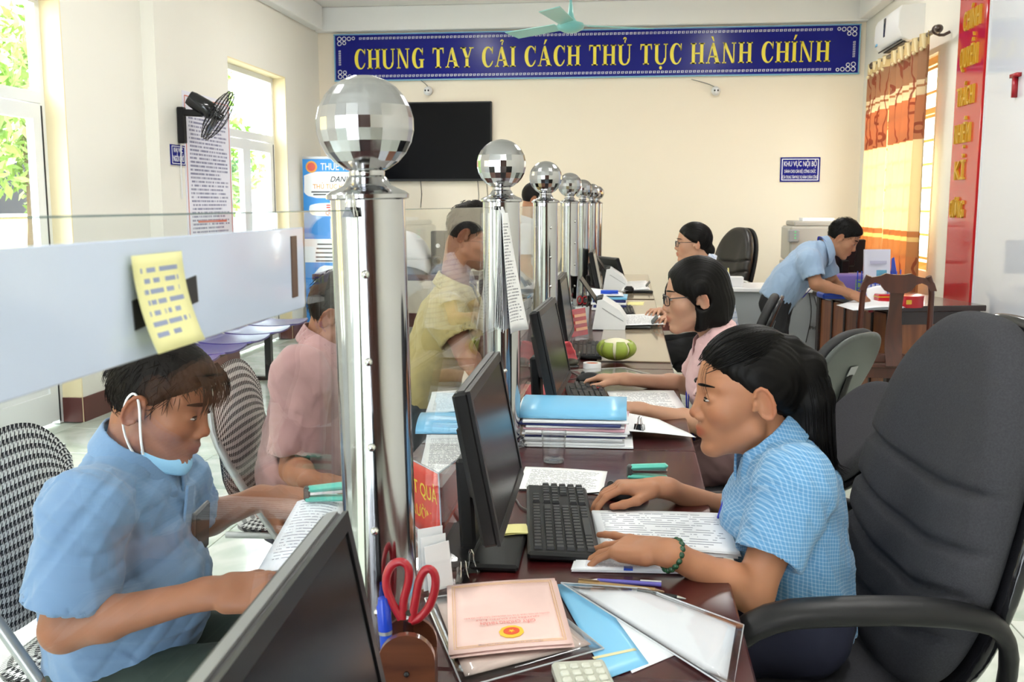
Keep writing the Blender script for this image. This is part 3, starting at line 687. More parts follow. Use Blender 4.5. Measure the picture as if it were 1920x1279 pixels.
O('hub', MB().lathe([(.001, .045), (.028, .035), (.03, -.03)], 16, hp, RF), M_black_g, wfan, 40)
for s in (0, .012): O('cord', MB().tube([(.02, -.012+s, -.13), (.012, -.014+s, -.3), (.01, -.01+s, -.55)], .003, 5, 1), M_white_pl, wfan)
# ================================================================== SDF MESHER (smooth organic shapes)
F32 = np.float32
def V3(p): return np.array([p[0], p[1], p[2]], F32)
def cap_(a, b, ra, rb=None, flat=None):
    rb = ra if rb is None else rb; a, b = V3(a), V3(b); ab = b-a; L2 = float(ab@ab)+1e-12; rm = max(ra, rb)
    lo = np.minimum(a, b)-rm; hi = np.maximum(a, b)+rm
    if flat is not None: n, sc = V3(flat[0]), float(flat[1]); n = n/np.linalg.norm(n)
    def fn(X, Y, Z):
        px, py, pz = X-a[0], Y-a[1], Z-a[2]
        t = np.clip((px*ab[0]+py*ab[1]+pz*ab[2])/L2, 0, 1)
        qx, qy, qz = px-t*ab[0], py-t*ab[1], pz-t*ab[2]
        if flat is None: return np.sqrt(qx*qx+qy*qy+qz*qz)-(ra+(rb-ra)*t)
        m = qx*n[0]+qy*n[1]+qz*n[2]; e = m*(1/sc-1)
        qx, qy, qz = qx+n[0]*e, qy+n[1]*e, qz+n[2]*e
        return (np.sqrt(qx*qx+qy*qy+qz*qz)-(ra+(rb-ra)*t))*min(1, sc)
    return [fn, lo, hi]
def ell_(c, r, ax=None):
    c = V3(c); r = V3(r); A = np.eye(3, dtype=F32) if ax is None else np.array([list(v) for v in ax], F32)
    ext = np.sqrt(((A*r[:, None])**2).sum(0)); lo, hi = c-ext, c+ext
    def fn(X, Y, Z):
        px, py, pz = X-c[0], Y-c[1], Z-c[2]
        q = [(px*A[i, 0]+py*A[i, 1]+pz*A[i, 2])/r[i] for i in range(3)]
        k0 = np.sqrt(q[0]**2+q[1]**2+q[2]**2); k1 = np.sqrt((q[0]/r[0])**2+(q[1]/r[1])**2+(q[2]/r[2])**2)+1e-9
        return k0*(k0-1)/k1
    return [fn, lo, hi]
def rbx_(c, half, rd, ax=None):
    c = V3(c); hf = V3(half)-rd; A = np.eye(3, dtype=F32) if ax is None else np.array([list(v) for v in ax], F32)
    ext = (np.abs(A)*V3(half)[:, None]).sum(0); lo, hi = c-ext, c+ext
    def fn(X, Y, Z):
        px, py, pz = X-c[0], Y-c[1], Z-c[2]
        q = [np.abs(px*A[i, 0]+py*A[i, 1]+pz*A[i, 2])-hf[i] for i in range(3)]
        o = np.sqrt(np.maximum(q[0], 0)**2+np.maximum(q[1], 0)**2+np.maximum(q[2], 0)**2)
        return o+np.minimum(np.maximum(q[0], np.maximum(q[1], q[2])), 0)-rd
    return [fn, lo, hi]
def cut_(pr, pt, n):
    """keep the side opposite to n"""
    f0 = pr[0]; pt = V3(pt); n = V3(n); n = n/np.linalg.norm(n)
    return [lambda X, Y, Z: np.maximum(f0(X, Y, Z), (X-pt[0])*n[0]+(Y-pt[1])*n[1]+(Z-pt[2])*n[2]), pr[1], pr[2]]
def shell_(pr, t):
    f0 = pr[0]; return [lambda X, Y, Z: np.abs(f0(X, Y, Z))-t, pr[1]-t, pr[2]+t]
def wrap_(pr, g):
    f0 = pr[0]; return [lambda X, Y, Z: g(f0(X, Y, Z), X, Y, Z), pr[1], pr[2]]
def nets(D, lo, h):
    Sg = D < 0
    c = Sg[:-1, :-1, :-1].astype(np.uint8)
    cnt = np.zeros(c.shape, np.uint8)
    for i in (0, 1):
        for j in (0, 1):
            for k in (0, 1): cnt += Sg[i:Sg.shape[0]-1+i, j:Sg.shape[1]-1+j, k:Sg.shape[2]-1+k]
    act = np.argwhere((cnt > 0) & (cnt < 8)); n = len(act)
    idx = np.full(c.shape, -1, np.int32); idx[act[:, 0], act[:, 1], act[:, 2]] = np.arange(n)
    cor = [(i, j, k) for i in (0, 1) for j in (0, 1) for k in (0, 1)]
    val = np.stack([D[act[:, 0]+i, act[:, 1]+j, act[:, 2]+k] for i, j, k in cor], 1)
    acc = np.zeros((n, 3), F32); num = np.zeros(n, F32)
    for a in range(8):
        for b in range(a+1, 8):
            ca, cb = np.array(cor[a]), np.array(cor[b])
            if np.abs(ca-cb).sum() != 1: continue
            va, vb = val[:, a], val[:, b]; m = (va < 0) != (vb < 0)
            t = np.where(m, va/np.where(m, va-vb, 1), 0)
            acc += np.where(m[:, None], ca+(cb-ca)*t[:, None], 0); num += m
    P = (act+acc/num[:, None])*h+lo
    quads = []
    for ax in range(3):
        s0 = [slice(None)]*3; s1 = [slice(None)]*3; s0[ax] = slice(0, -1); s1[ax] = slice(1, None)
        A, Bq = Sg[tuple(s0)], Sg[tuple(s1)]
        b1, c1 = (ax+1) % 3, (ax+2) % 3
        for flip, M in ((0, A & ~Bq), (1, ~A & Bq)):
            e = np.argwhere(M); e = e[(e[:, b1] > 0) & (e[:, c1] > 0) & (e[:, b1] < D.shape[b1]-1) & (e[:, c1] < D.shape[c1]-1)]
            if not len(e): continue
            q = []
            for (db, dc) in ((-1, -1), (0, -1), (0, 0), (-1, 0)):
                w = e.copy(); w[:, b1] += db; w[:, c1] += dc; q.append(idx[w[:, 0], w[:, 1], w[:, 2]])
            q = np.stack(q, 1); quads.append(q[:, ::-1] if flip else q)
    return P.astype(F32), np.concatenate(quads).astype(np.int32)
def sdf_arrays(prims, h, pad=None):
    """prims: (op, prim, k); op u union, s subtract, i intersect"""
    pad = 4*h if pad is None else pad
    us = [p for op, p, k in prims if op == 'u']
    lo = np.min([p[1] for p in us], 0)-pad; hi = np.max([p[2] for p in us], 0)+pad
    n = np.ceil((hi-lo)/h).astype(int)+1
    ax = [(lo[i]+h*np.arange(n[i])).astype(F32) for i in range(3)]
    D = np.full(n, .2, F32)
    for op, p, k in prims:
        if op == 'i': sl = [slice(0, n[i]) for i in range(3)]
        else:
            m = k*1.2+2*h; sl = [slice(max(0, int((p[1][i]-m-lo[i])/h)), min(n[i], int((p[2][i]+m-lo[i])/h)+2)) for i in range(3)]
        if any(s_.stop <= s_.start for s_ in sl): continue
        X = ax[0][sl[0]][:, None, None]; Y = ax[1][sl[1]][None, :, None]; Z = ax[2][sl[2]][None, None, :]
        d = p[0](X, Y, Z).astype(F32); c = D[tuple(sl)]
        if op == 'u':
            if k > 0: e = np.maximum(k-np.abs(c-d), 0)/k; r = np.minimum(c, d)-e*e*k*.25
            else: r = np.minimum(c, d)
        else:
            if op == 's': d = -d
            if k > 0: e = np.maximum(k-np.abs(c-d), 0)/k; r = np.maximum(c, d)+e*e*k*.25
            else: r = np.maximum(c, d)
        D[tuple(sl)] = r
    return nets(D, lo, h)
def np_mesh(name, P, Q):
    me = bpy.data.meshes.new(name); me.vertices.add(len(P)); me.vertices.foreach_set('co', np.ascontiguousarray(P, F32).ravel())
    me.loops.add(len(Q)*4); me.loops.foreach_set('vertex_index', Q.ravel()); me.polygons.add(len(Q))
    me.polygons.foreach_set('loop_start', np.arange(0, len(Q)*4, 4, dtype=np.int32)); me.polygons.foreach_set('loop_total', np.full(len(Q), 4, np.int32))
    me.update(calc_edges=True); me.shade_smooth(); return me
def relax(P, Q, it=1, lam=.5):
    for _ in range(it):
        s = np.zeros_like(P); c = np.zeros(len(P), F32)
        for a, b in ((0, 1), (1, 2), (2, 3), (3, 0)):
            np.add.at(s, Q[:, a], P[Q[:, b]]); np.add.at(s, Q[:, b], P[Q[:, a]]); np.add.at(c, Q[:, a], 1); np.add.at(c, Q[:, b], 1)
        P = P+lam*(s/np.maximum(c, 1)[:, None]-P)
    return P.astype(F32)
def normals(P, Q):
    n = np.cross(P[Q[:, 2]]-P[Q[:, 0]], P[Q[:, 3]]-P[Q[:, 1]]); N = np.zeros_like(P)
    for k in range(4): np.add.at(N, Q[:, k], n)
    return N/(np.linalg.norm(N, axis=1)[:, None]+1e-12)
def sdf_obj(name, prims, h, m, parent=None, org=(0, 0, 0), it=1, disp=None):
    P, Q = sdf_arrays(prims, h); P = relax(P, Q, it) if it else P
    if disp is not None: P = P+normals(P, Q)*disp(P)[:, None]
    return O(name, np_mesh(name, P-V3(org), Q), m, parent)

# ================================================================== COUNTER, COLUMNS, GLASS
CY = [1.31, 2.62, 3.95, 5.40, 6.85, 8.30, 9.30]; CX_PIX = [689, 940.5, 1023, 1068, 1092.5, 1110, 1119.5]
CX = [at(x, 380, y).x for x, y in zip(CX_PIX, CY)]
XD0, XD1 = -.56, .185
units = [(.30, 1.31), (1.31, 2.62), (2.62, 3.95), (3.95, 5.40), (5.40, 6.85), (6.85, 8.30), (8.30, 9.38)]
dl = ['nearest the camera under the dark monitor', 'where the woman in the blue checked shirt works', 'where the woman in pink works', 'with the white scanner in front of the pomelo', 'where the woman in the plaid blouse works', 'second from the far end', 'at the far end by the back wall']
for (a, b), s in zip(units, dl):
    t = thing('counter_desk', 'dark red lacquered counter desk '+s, 'desk', ((XD0+XD1)/2, (a+b)/2, 0), 0, 'counter desks in a row'); w = XD1-XD0; L = b-a
    O('desktop', B((0, 0, TOP-.018), (w, L-.004, .036), ch=.004), M_desk, t)
    O('front_panel', B((-w/2+.06, 0, (TOP-.04)/2), (.025, L-.01, TOP-.04)), M_desk, t)
    for s_ in (-1, 1): O('side_panel', B((0.02, s_*(L/2-.016), (TOP-.04)/2), (w-.12, .025, TOP-.04)), M_desk, t)
    O('cable_tray', B((-.1, 0, TOP-.16), (.14, L-.06, .02)), M_black_m, t)
screw = MB().ball((0, 0, 0), .006, 8, 5).mesh('screw', 60)
cl = ['largest polished steel column with a faceted ball, nearest of the row', 'second polished steel column of the row with papers clipped beside it', 'third polished steel column of the row with ringed foot showing', 'fourth polished steel column of the row', 'fifth polished steel column of the row', 'sixth polished steel column of the row', 'farthest polished steel column of the row']
pole_h = 1.408-TOP
me_pole = MB().lathe([(.0495, .0), (.0495, pole_h)], 48).mesh('pole', 60)
me_cap = MB().lathe([(.0495, pole_h-.002), (.055, pole_h), (.0555, pole_h+.005), (.050, pole_h+.009), (.040, pole_h+.013), (.031, pole_h+.018), (.027, pole_h+.026), (.0235, pole_h+.030), (.024, pole_h+.034), (.022, pole_h+.040)], 48).mesh('cap', 40)
me_foot = MB().lathe([(.068, 0), (.068, .006), (.062, .010), (.064, .014), (.058, .019), (.0595, .024), (.0495, .030)], 40).mesh('foot_ring', 40)
def faceted_ball(c, r, n=26, m=13):
    mb = MB().ball(c, r, n, m); return mb
me_ball = faceted_ball((0, 0, 1.504-TOP), .0645).mesh('ball')
me_ball.set_sharp_from_angle(angle=.01)
columns = []
for i, (x, y) in enumerate(zip(CX, CY)):
    t = thing('steel_column', cl[i], 'column', (x, y, TOP), .2*i, 'steel columns along the counter')
    if i == 0: t.rotation_euler = (0, math.radians(-1.0), 0); t.location.x += .012
    for nm, me, mm in (('pole', me_pole, M_chrome), ('cap', me_cap, M_chrome), ('foot_ring', me_foot, M_chrome), ('ball', me_ball, M_chrome)): O(nm, me, mm, t)
    if i < 4:
        for k in range(5): O('screw', screw, M_steel, t, loc=(.0495*math.sin(.12), -.0495*math.cos(.12), .10+.115*k))
    columns.append(t)
M_plate = mat('white_sign_plate', (.62, .71, .90), .12, coat=.5)
gl_l = ['tall counter glass pane nearest the camera carrying the white strip', 'counter glass pane between the first and second steel columns', 'counter glass pane between the second and third steel columns', 'counter glass pane between the third and fourth steel columns', 'counter glass pane between the fourth and fifth steel columns', 'counter glass pane between the fifth and sixth steel columns', 'counter glass pane between the two farthest steel columns']
gz0, gz1 = TOP+.05, 1.392
for i in range(7):
    if i == 0: A, B_ = Vector((CX[0]-.004, .42, 0)), Vector((CX[0]-.004, CY[0]-.052, 0))
    else:
        d = Vector((CX[i]-CX[i-1], CY[i]-CY[i-1], 0)).normalized(); A, B_ = Vector((CX[i-1], CY[i-1], 0))+d*.052, Vector((CX[i], CY[i], 0))-d*.052
    c = (A+B_)/2; L = (B_-A).length; an = math.atan2((B_-A).y, (B_-A).x)-math.pi/2
    t = thing('counter_glass', gl_l[i], 'glass pane', (c.x, c.y, gz0), an, 'glass panes along the counter'); h_ = gz1-gz0
    O('pane', B((0, 0, h_/2), (.008, L, h_)), M_counter_glass, t)
    O('top_edge', B((0, 0, h_+.0005), (.0082, L, .0012)), M_gedge, t)
    O('end_edge', B((0, L/2+.0004, h_/2), (.0082, .001, h_)), mat('pale_glass_edge', (.75, .80, .66), .15), t)
    O('floor_channel', B((0, 0, -.024), (.016, L, .05), ch=.002), M_clear, t)
XG = CX[0]-.004+.004   # staff-side face of the first pane
def gp(x, y, dx=0): return atx(x, y, XG+dx)
# white strip sign on the first pane
a0, a1 = gp(0, 465, .004), gp(565, 426, .004); zt_ = (a0.z+a1.z)/2; zb_ = gp(0, 755, .004).z; ys, ye = .44, gp(566, 500, .004).y
t = thing('strip_sign', 'long white sign strip stuck along the nearest counter glass', 'sign', (XG+.004, (ys+ye)/2, zb_))
O('plate', B((0, 0, (zt_-zb_)/2), (.005, ye-ys, zt_-zb_), ch=.001), M_plate, t)
# sticky note and tapes
n0, n1 = gp(300, 475, .012), gp(308, 650, .012); yl, yr = gp(254, 560, .012).y, gp(347, 560, .012).y
t = thing('sticky_note', 'pale yellow sticky note hanging on the white strip of the nearest glass', 'sticky note', (XG+.009, (yl+yr)/2, n1.z))
hn = n0.z-n1.z; wn_ = yr-yl
M_notep = printed('note_print', (.86, .83, .42), (.15, .22, .55), 9, .12, .6, .45, 5, 2)
O('sheet', MB().surf(6, 10, lambda u, v: (.014*(1-v)**2+.002, (u-.5)*wn_+.004*(1-v), hn*v), .0006, True), M_notep, t, 180)
t = thing('black_tape', 'black tape strip behind the yellow sticky note', 'tape', (XG+.007, gp(314, 565, .007).y, gp(314, 565, .007).z), rot=(.10, 0, 0))
lt = gp(374, 550, .007).y-gp(255, 575, .007).y
O('strip', B((0, 0, 0), (.001, lt, .021)), M_black_m, t)
t = thing('brown_tape', 'dark brown tape strip upright at the far end of the white strip', 'tape', (XG+.007, gp(552, 500, .007).y, gp(552, 500, .007).z))
O('strip', B((0, 0, 0), (.001, .017, gp(552, 445, .007).z-gp(552, 560, .007).z)), mat('brown_tape', (.10, .05, .03), .4), t)
def binder_clip(label, loc, rz, sc=1, rot=None):
    t = thing('binder_clip', label, 'clip', loc, rz, 'binder clips', rot); s = sc
    O('body', MB().prism([(-.010*s, 0), (.010*s, 0), (.0025*s, .016*s), (-.0025*s, .016*s)], .028*s, (0, .014*s, 0), (1, 0, 0), (0, 0, 1)), M_black_g, t)
    for q in (-1, 1): O('wire_lever', MB().tube([(q*.009*s, -.010*s, 0), (q*.006*s, -.004*s, .02*s), (q*.005*s, -.003*s, .038*s), (q*.005*s, .003*s, .038*s), (q*.006*s, .004*s, .02*s), (q*.009*s, .010*s, 0)], .0011*s, 5, 1), M_steel, t, 60)
    return t
p_ = gp(655, 405, .0); binder_clip('black binder clip on the glass beside the nearest column', (XG-.004, CY[0]-.07, gz1-.008), 0, .8)
# paper bundle clipped on the second pane
pb_ = at(912, 395, CY[1]-.10); pc = at(915, 605, CY[1]-.10)
t = thing('hanging_papers', 'bundle of printed papers clipped over the glass at the second column', 'paper bundle', (CX[1]+.002, CY[1]-.095, pc.z-.01), 0)
hh = gz1-pc.z+.012
M_prA = printed('print_a', lines=38, seed=1); M_prB = printed('print_b', lines=30, seed=5, fill=.5); M_prC = printed('print_c', lines=24, seed=9, margin=.12); M_prH = printed('print_d', (.84, .85, .9), (.1, .1, .2), 28, .1, .6, .35, 18, 4)
for k in range(6):
    bend = (-.03+.012*k) if k < 5 else .05
    sy_ = .10 if k == 5 else .085
    O('sheet', MB().surf(8, 14, lambda u, v: (.004+.0012*k+bend*.35*(1-v)**1.5+.02*(u-.5)**2*(1 if k < 5 else 2)+(.035*(1-v)*u if k == 5 else 0), -sy_*.5+sy_*u+(.02*(1-v) if k == 5 else 0), hh*v-.003*k), .0006, True), M_prA if k == 5 else M_paper, t, 180)
binder_clip('small clip gripping the hanging papers at the second column', (CX[1]+.002, CY[1]-.10, gz1-.006), math.pi/2, .6)

# tan pads on the farther desks
for (a, b, x0, s) in ((4.12, 5.36, -.13, 'in front of the pomelo'), (5.46, 6.80, -.14, 'under the arm of the woman in plaid'), (6.9, 8.26, -.16, 'second from the far end'), (8.34, 9.34, -.2, 'at the far end of the counter')):
    t = thing('desk_pad', 'glossy tan pad covering the counter desk '+s, 'desk pad', ((x0+XD1)/2, (a+b)/2, TOP), 0, 'tan pads on the counter')
    O('sheet', B((0, 0, .003), (XD1-x0-.01, b-a, .005), ch=.001), M_mat, t)

# ================================================================== CHAIRS
def star_base(t, z1, mm):
    O('gas_column', MB().cyl((0, 0, .09), (0, 0, z1), .025, .025, 14), M_black, t, 40)
    for k in range(5):
        a = .3+k*2*math.pi/5; c, s = math.cos(a), math.sin(a)
        leg = O('base_leg', MB().tube([(0, 0, .10), (.15*c, .15*s, .10), (.28*c, .28*s, .075)], [.03, .024, .018], 8, 1, flat=.7), mm, t, 60)
        O('caster', MB().cyl((.28*c-.02*s, .28*s+.02*c, .03), (.28*c+.02*s, .28*s-.02*c, .03), .03, n=14), M_black, leg, 40)
def big_chair(name, label, loc, rz, m_cush, leather=False):
    t = thing(name, label, 'chair', loc, rz, 'office chairs')
    lean = math.radians(13); up = Vector((0, -math.sin(lean), math.cos(lean))); nb = Vector((0, math.cos(lean), math.sin(lean))); c0 = Vector((0, -.275, .835))
    U, Nn, c_ = V3(up), V3(nb), V3(c0)
    def plate(W, H, tk, off, rd, gro):
        def fn(X, Y, Z):
            px, py, pz = X-c_[0], Y-c_[1], Z-c_[2]
            w = px; tt = py*U[1]+pz*U[2]; n_ = py*Nn[1]+pz*Nn[2]-off
            n_ = n_-.10*w*w*(1 if not leather else .4)+.25*tt*tt*.35
            Wt = W*(1-.16*np.clip((tt+.05)/H, 0, 1)**2*1.1-.13*np.clip((-tt-.1)/H, 0, 1))
            d2 = ((np.abs(w)/Wt)**2.7+(np.abs(tt)/H)**3.0)**(1/2.8); d2 = (d2-1)*W*.9
            g = 0
            if gro:
                for tk_, cv in ((.06, .35), (-.05, .5), (-.14, .7), (-.23, .9)): g = g+.016*np.exp(-((tt-tk_-cv*(np.abs(w)-.10).clip(0)**1.0*.35+.02)/.009)**2)
                g = g-.012*np.exp(-(np.abs(np.abs(w)-.17)/.05)**2)*np.clip(.6-(tt/H)**2, 0, 1)
            dn = np.abs(n_)-tk+g*(n_ > 0)
            a, b = d2+rd, dn+rd
            return np.sqrt(np.maximum(a, 0)**2+np.maximum(b, 0)**2)+np.minimum(np.maximum(a, b), 0)-rd
        return [fn, np.array([-W-.03, -.62, .40], F32), np.array([W+.03, .05, 1.30], F32)]
    sdf_obj('backrest', [('u', plate(.285, .365, .045, .02, .040, True), 0)], .006, m_cush, t, it=2)
    sdf_obj('back_shell', [('u', plate(.295, .375, .016, -.036, .015, False), 0)], .007, M_black_g if not leather else M_black, t, it=2)
    def seat(X, Y, Z):
        d2 = ((np.abs(X)/.27)**3.2+(np.abs(Y-.02)/.26)**3.2)**(1/3.2); d2 = (d2-1)*.25; dn = np.abs(Z-.455-.25*X*X)-.045; a, b = d2+.04, dn+.04
        return np.sqrt(np.maximum(a, 0)**2+np.maximum(b, 0)**2)+np.minimum(np.maximum(a, b), 0)-.04
    sdf_obj('seat', [('u', [seat, np.array([-.3, -.27, .38], F32), np.array([.3, .31, .54], F32)], 0)], .007, m_cush, t, it=2)
    O('seat_pan', B((0, 0, .40), (.44, .42, .03), ch=.01), M_black, t)
    for s in (-1, 1):
        O('armrest', MB().tube([(s*.28, .10, .40), (s*.325, .22, .47), (s*.325, .245, .62), (s*.325, .17, .722), (s*.322, .0, .732), (s*.318, -.17, .726), (s*.305, -.27, .69), (s*.27, -.29, .55), (s*.24, -.25, .46)], [.022, .024, .025, .030, .031, .030, .026, .022, .02], 12, 2, flat=.62), M_black, t, 70)
    star_base(t, .40, M_black); return t
big_chair('executive_chair', 'large grey fabric executive chair with black arms at the right foreground', (.345, 1.955, 0), math.radians(97), M_fabric)
M_leather = mat('black_leather', (.018, .016, .015), .38, bump=.15, bscale=90)
pz = at(1352, 500, 9.2); big_chair('executive_chair', 'black leather high-back chair against the back wall behind the counter', (pz.x-.12, 9.2, 0), math.radians(118), M_leather, True)
def task_chair(label, loc, rz, lean_deg, mc, shell):
    t = thing('task_chair', label, 'chair', loc, rz, 'office chairs')
    lean = math.radians(lean_deg); up = Vector((0, -math.sin(lean), math.cos(lean))); nb = Vector((0, math.cos(lean), math.sin(lean))); c0 = Vector((0, -.24, .50))+up*.20
    U, Nn, c_ = V3(up), V3(nb), V3(c0)
    def plate(W, H, tk, off, rd):
        def fn(X, Y, Z):
            px, py, pz = X-c_[0], Y-c_[1], Z-c_[2]; w = px; tt = py*U[1]+pz*U[2]; n_ = py*Nn[1]+pz*Nn[2]-off-.35*w*w
            Wt = W*(1-.18*np.clip(-tt/H, 0, 1)); d2 = ((np.abs(w)/Wt)**2.5+(np.abs(tt)/H)**2.5)**(1/2.5); a, b = (d2-1)*H*.9+rd, np.abs(n_)-tk+rd
            return np.sqrt(np.maximum(a, 0)**2+np.maximum(b, 0)**2)+np.minimum(np.maximum(a, b), 0)-rd
        e = np.array([W+.03, .36, .36], F32); return [fn, c_-e, c_+e]
    sdf_obj('backrest', [('u', plate(.215, .195, .028, .022, .026), 0)], .007, mc, t, it=2)
    sdf_obj('back_shell', [('u', plate(.222, .202, .012, -.016, .011), 0)], .006, shell, t, it=2)
    O('seat', B((0, 0, .45), (.46, .44, .07), ch=.03), mc, t, 60)
    pb = c0-nb*.03
    bk = O('back_bracket', MB().tube([(0, -.08, .40), (0, -.24, .40), tuple(c0-up*.17-nb*.05), tuple(pb)], [.028, .028, .026, .02], 8, 2, flat=.5), M_black, t, 60)
    O('label', B(c0-nb*.0335+up*.02, (.06, .002, .045), Matrix.Rotation(lean, 3, 'X')), M_grey_pl, t)
    star_base(t, .42, M_black); return t
task_chair('grey fabric task chair tilted far back behind the woman in pink', (.395, 3.20, 0), math.radians(97), 38, M_fabric, M_black_g)
task_chair('empty task chair with grey plastic back shell before the wooden desk', (.70, 4.62, 0), math.radians(48), 24, M_black_m, mat('grey_shell', (.07, .08, .075), .35))
task_chair('small black task chair behind the woman in plaid', (.52, 6.05, 0), math.radians(80), 20, M_black_m, M_black_g)

# houndstooth folding chairs
def hound():
    m = bpy.data.materials.new('houndstooth_cloth'); nt, b = nodes_of(m); b.inputs['Roughness'].default_value = .9
    tc = nt.nodes.new('ShaderNodeTexCoord'); sp = nt.nodes.new('ShaderNodeSeparateXYZ'); lk(nt, tc.outputs['UV'], sp.inputs[0]); u = math_node(nt, 'MULTIPLY', sp.outputs[0], 30.0); v = math_node(nt, 'MULTIPLY', sp.outputs[1], 18.0)
    gu = math_node(nt, 'GREATER_THAN', math_node(nt, 'FRACT', u), .5); gv = math_node(nt, 'GREATER_THAN', math_node(nt, 'FRACT', v), .5)
    dg = math_node(nt, 'GREATER_THAN', math_node(nt, 'FRACT', math_node(nt, 'MULTIPLY', math_node(nt, 'ADD', u, v), 2.0)), .5)
    same = math_node(nt, 'COMPARE', gu, gv, .1)
    k = math_node(nt, 'ADD', math_node(nt, 'MULTIPLY', same, gu), math_node(nt, 'MULTIPLY', math_node(nt, 'SUBTRACT', 1.0, same), dg))
    lk(nt, mixc(nt, k, (.80, .80, .78), (.02, .02, .025)), b.inputs['Base Color']); return m
M_hound = hound(); M_ctube = mat('grey_tube_frame', (.36, .37, .37), .35, .5)
def folding_chair(label, loc, rz):
    t = thing('folding_chair', label, 'chair', loc, rz, 'houndstooth folding chairs')
    def back(u, v):
        w = (u-.5)*.43; e = 1-abs(2*u-1)**3; hh_ = .10+.115*e; z = .73+(v-.5)*hh_*2-.02; th = .02*math.cos((v-.5)*math.pi)*e
        return Vector((w, -.21-.30*w*w*-1+th-.10*(z-.62), z))
    def back2(u, v):
        p = back(u, v); w = p.x; base = -.21+.30*w*w-.10*(p.z-.62); return Vector((p.x, 2*base-p.y-.004, p.z))
    O('back_pad', MB().surf(25, 13, back).surf(25, 13, lambda u, v: back2(1-u, v)), M_hound, t, 180)
    def seat(u, v):
        a = (u-.5)*2; b_ = (v-.5)*2; r = max(abs(a), abs(b_)); f_ = r/max(1e-6, (abs(a)**4+abs(b_)**4)**.25) if r > 0 else 1
        return Vector((a*.20*f_, .0+b_*.20*f_, .455+.022*(1-r**6)))
    O('seat_pad', MB().surf(21, 21, seat).surf(21, 21, lambda u, v: (lambda p: Vector((p.x, p.y, .91-p.z-.012)))(seat(1-u, v))), M_hound, t, 180)
    for s in (-1, 1):
        O('side_tube', MB().tube([(s*.20, -.235, .84), (s*.205, -.22, .70), (s*.205, -.02, .40), (s*.21, .24, .01)], .0125, 10, 2), M_ctube, t, 70)
        O('rear_leg', MB().tube([(s*.185, .13, .445), (s*.185, -.05, .27), (s*.185, -.25, .01)], .011, 10, 1), M_ctube, t, 70)
        O('seat_rail', MB().tube([(s*.20, -.2, .44), (s*.2, .2, .44)], .010, 8), M_ctube, t, 70)
    for (y, z) in ((.20, .09), (-.2, .09)): O('stretcher', MB().tube([(-.2, y, z), (.2, y, z)], .009, 8), M_ctube, t, 70)
    return t
cE = at(35, 1000, 1.95); folding_chair('houndstooth folding chair cut by the left edge under the man in the blue polo', (cE.x+.22, 1.95, 0), math.radians(-90))
folding_chair('houndstooth folding chair under the man in dusty pink', (-.97, 2.91, 0), math.radians(-87))
# purple waiting bench
pA, pB = on(520, 606, .43), on(395, 655, .43)
dirb = Vector((pB.x-pA.x, pB.y-pA.y, 0)).normalized(); ang = math.atan2(dirb.y, dirb.x)
t = thing('waiting_bench', 'row of purple plastic waiting seats on black legs by the glazed doors', 'bench', (pA.x, pA.y, 0), ang)
M_purple = mat('purple_plastic', (.06, .04, .22), .3)
for k in range(5):
    x = .0+k*.52
    def st(u, v): a, b_ = (u-.5)*2, (v-.5)*2; return Vector((x+a*.235*(1-.08*abs(b_)**4), b_*.21*(1-.06*abs(a)**4), .425+.03*(a*a*.4+b_*b_*.5)+(.02 if b_ < -.9 else 0)))
    O('seat_shell', MB().surf(13, 13, st, .012), M_purple, t, 60)
O('beam', B((1.04, 0, .385), (2.7, .06, .05)), M_black, t)
for x in (.25, 1.85):
    lg = O('leg', B((x, 0, .20), (.06, .05, .36)), M_black, t); O('foot', B((x, 0, .015), (.06, .46, .03), ch=.008), M_black, lg)
# carved wooden chair seen from behind
wc = thing('wooden_chair', 'tall dark wooden chair with solid splat seen from behind before the wooden desk', 'chair', ((at(1677, 600, 6.1)).x, 6.1, 0), math.radians(-4))
for s in (-1, 1):
    O('back_post', MB().tube([(s*.20, -.02, 0), (s*.2, .0, .45), (s*.195, -.02, .75), (s*.19, -.045, .92), (s*.165, -.055, .985)], [.018, .02, .017, .017, .018], 8, 1), M_dwood, wc, 60)
    O('front_leg', MB().tube([(s*.21, .40, 0), (s*.21, .40, .43)], .02, 8), M_dwood, wc, 60)
cr_ = [(-.215, .90), (-.20, .945), (-.17, .972), (-.13, .978), (-.10, .985), (-.07, 1.0), (-.03, .993), (.03, .993), (.07, 1.0), (.10, .985), (.13, .978), (.17, .972), (.20, .945), (.215, .90), (.18, .90), (.165, .93), (.13, .945), (.10, .935), (.075, .90), (.04, .885), (-.04, .885), (-.075, .90), (-.10, .935), (-.13, .945), (-.165, .93), (-.18, .90)]
O('crest_rail', MB().prism(cr_, -.03, (0, -.065, 0), (1, 0, 0), (0, 0, 1)), M_dwood, wc, 40)
O('splat', MB().surf(5, 14, lambda u, v: ((u-.5)*(.085+.025*math.sin(v*6.0)*.5), -.045+.05*math.sin(v*math.pi)-.01, .45+.46*v), .016), M_dwood, wc, 60)
O('lower_rail', B((0, -.005, .49), (.38, .025, .05), ch=.004), M_dwood, wc); O('seat', B((0, .20, .445), (.46, .46, .03), ch=.008), M_dwood, wc)
O('seat_apron', B((0, .0, .40), (.38, .02, .06)), M_dwood, wc)
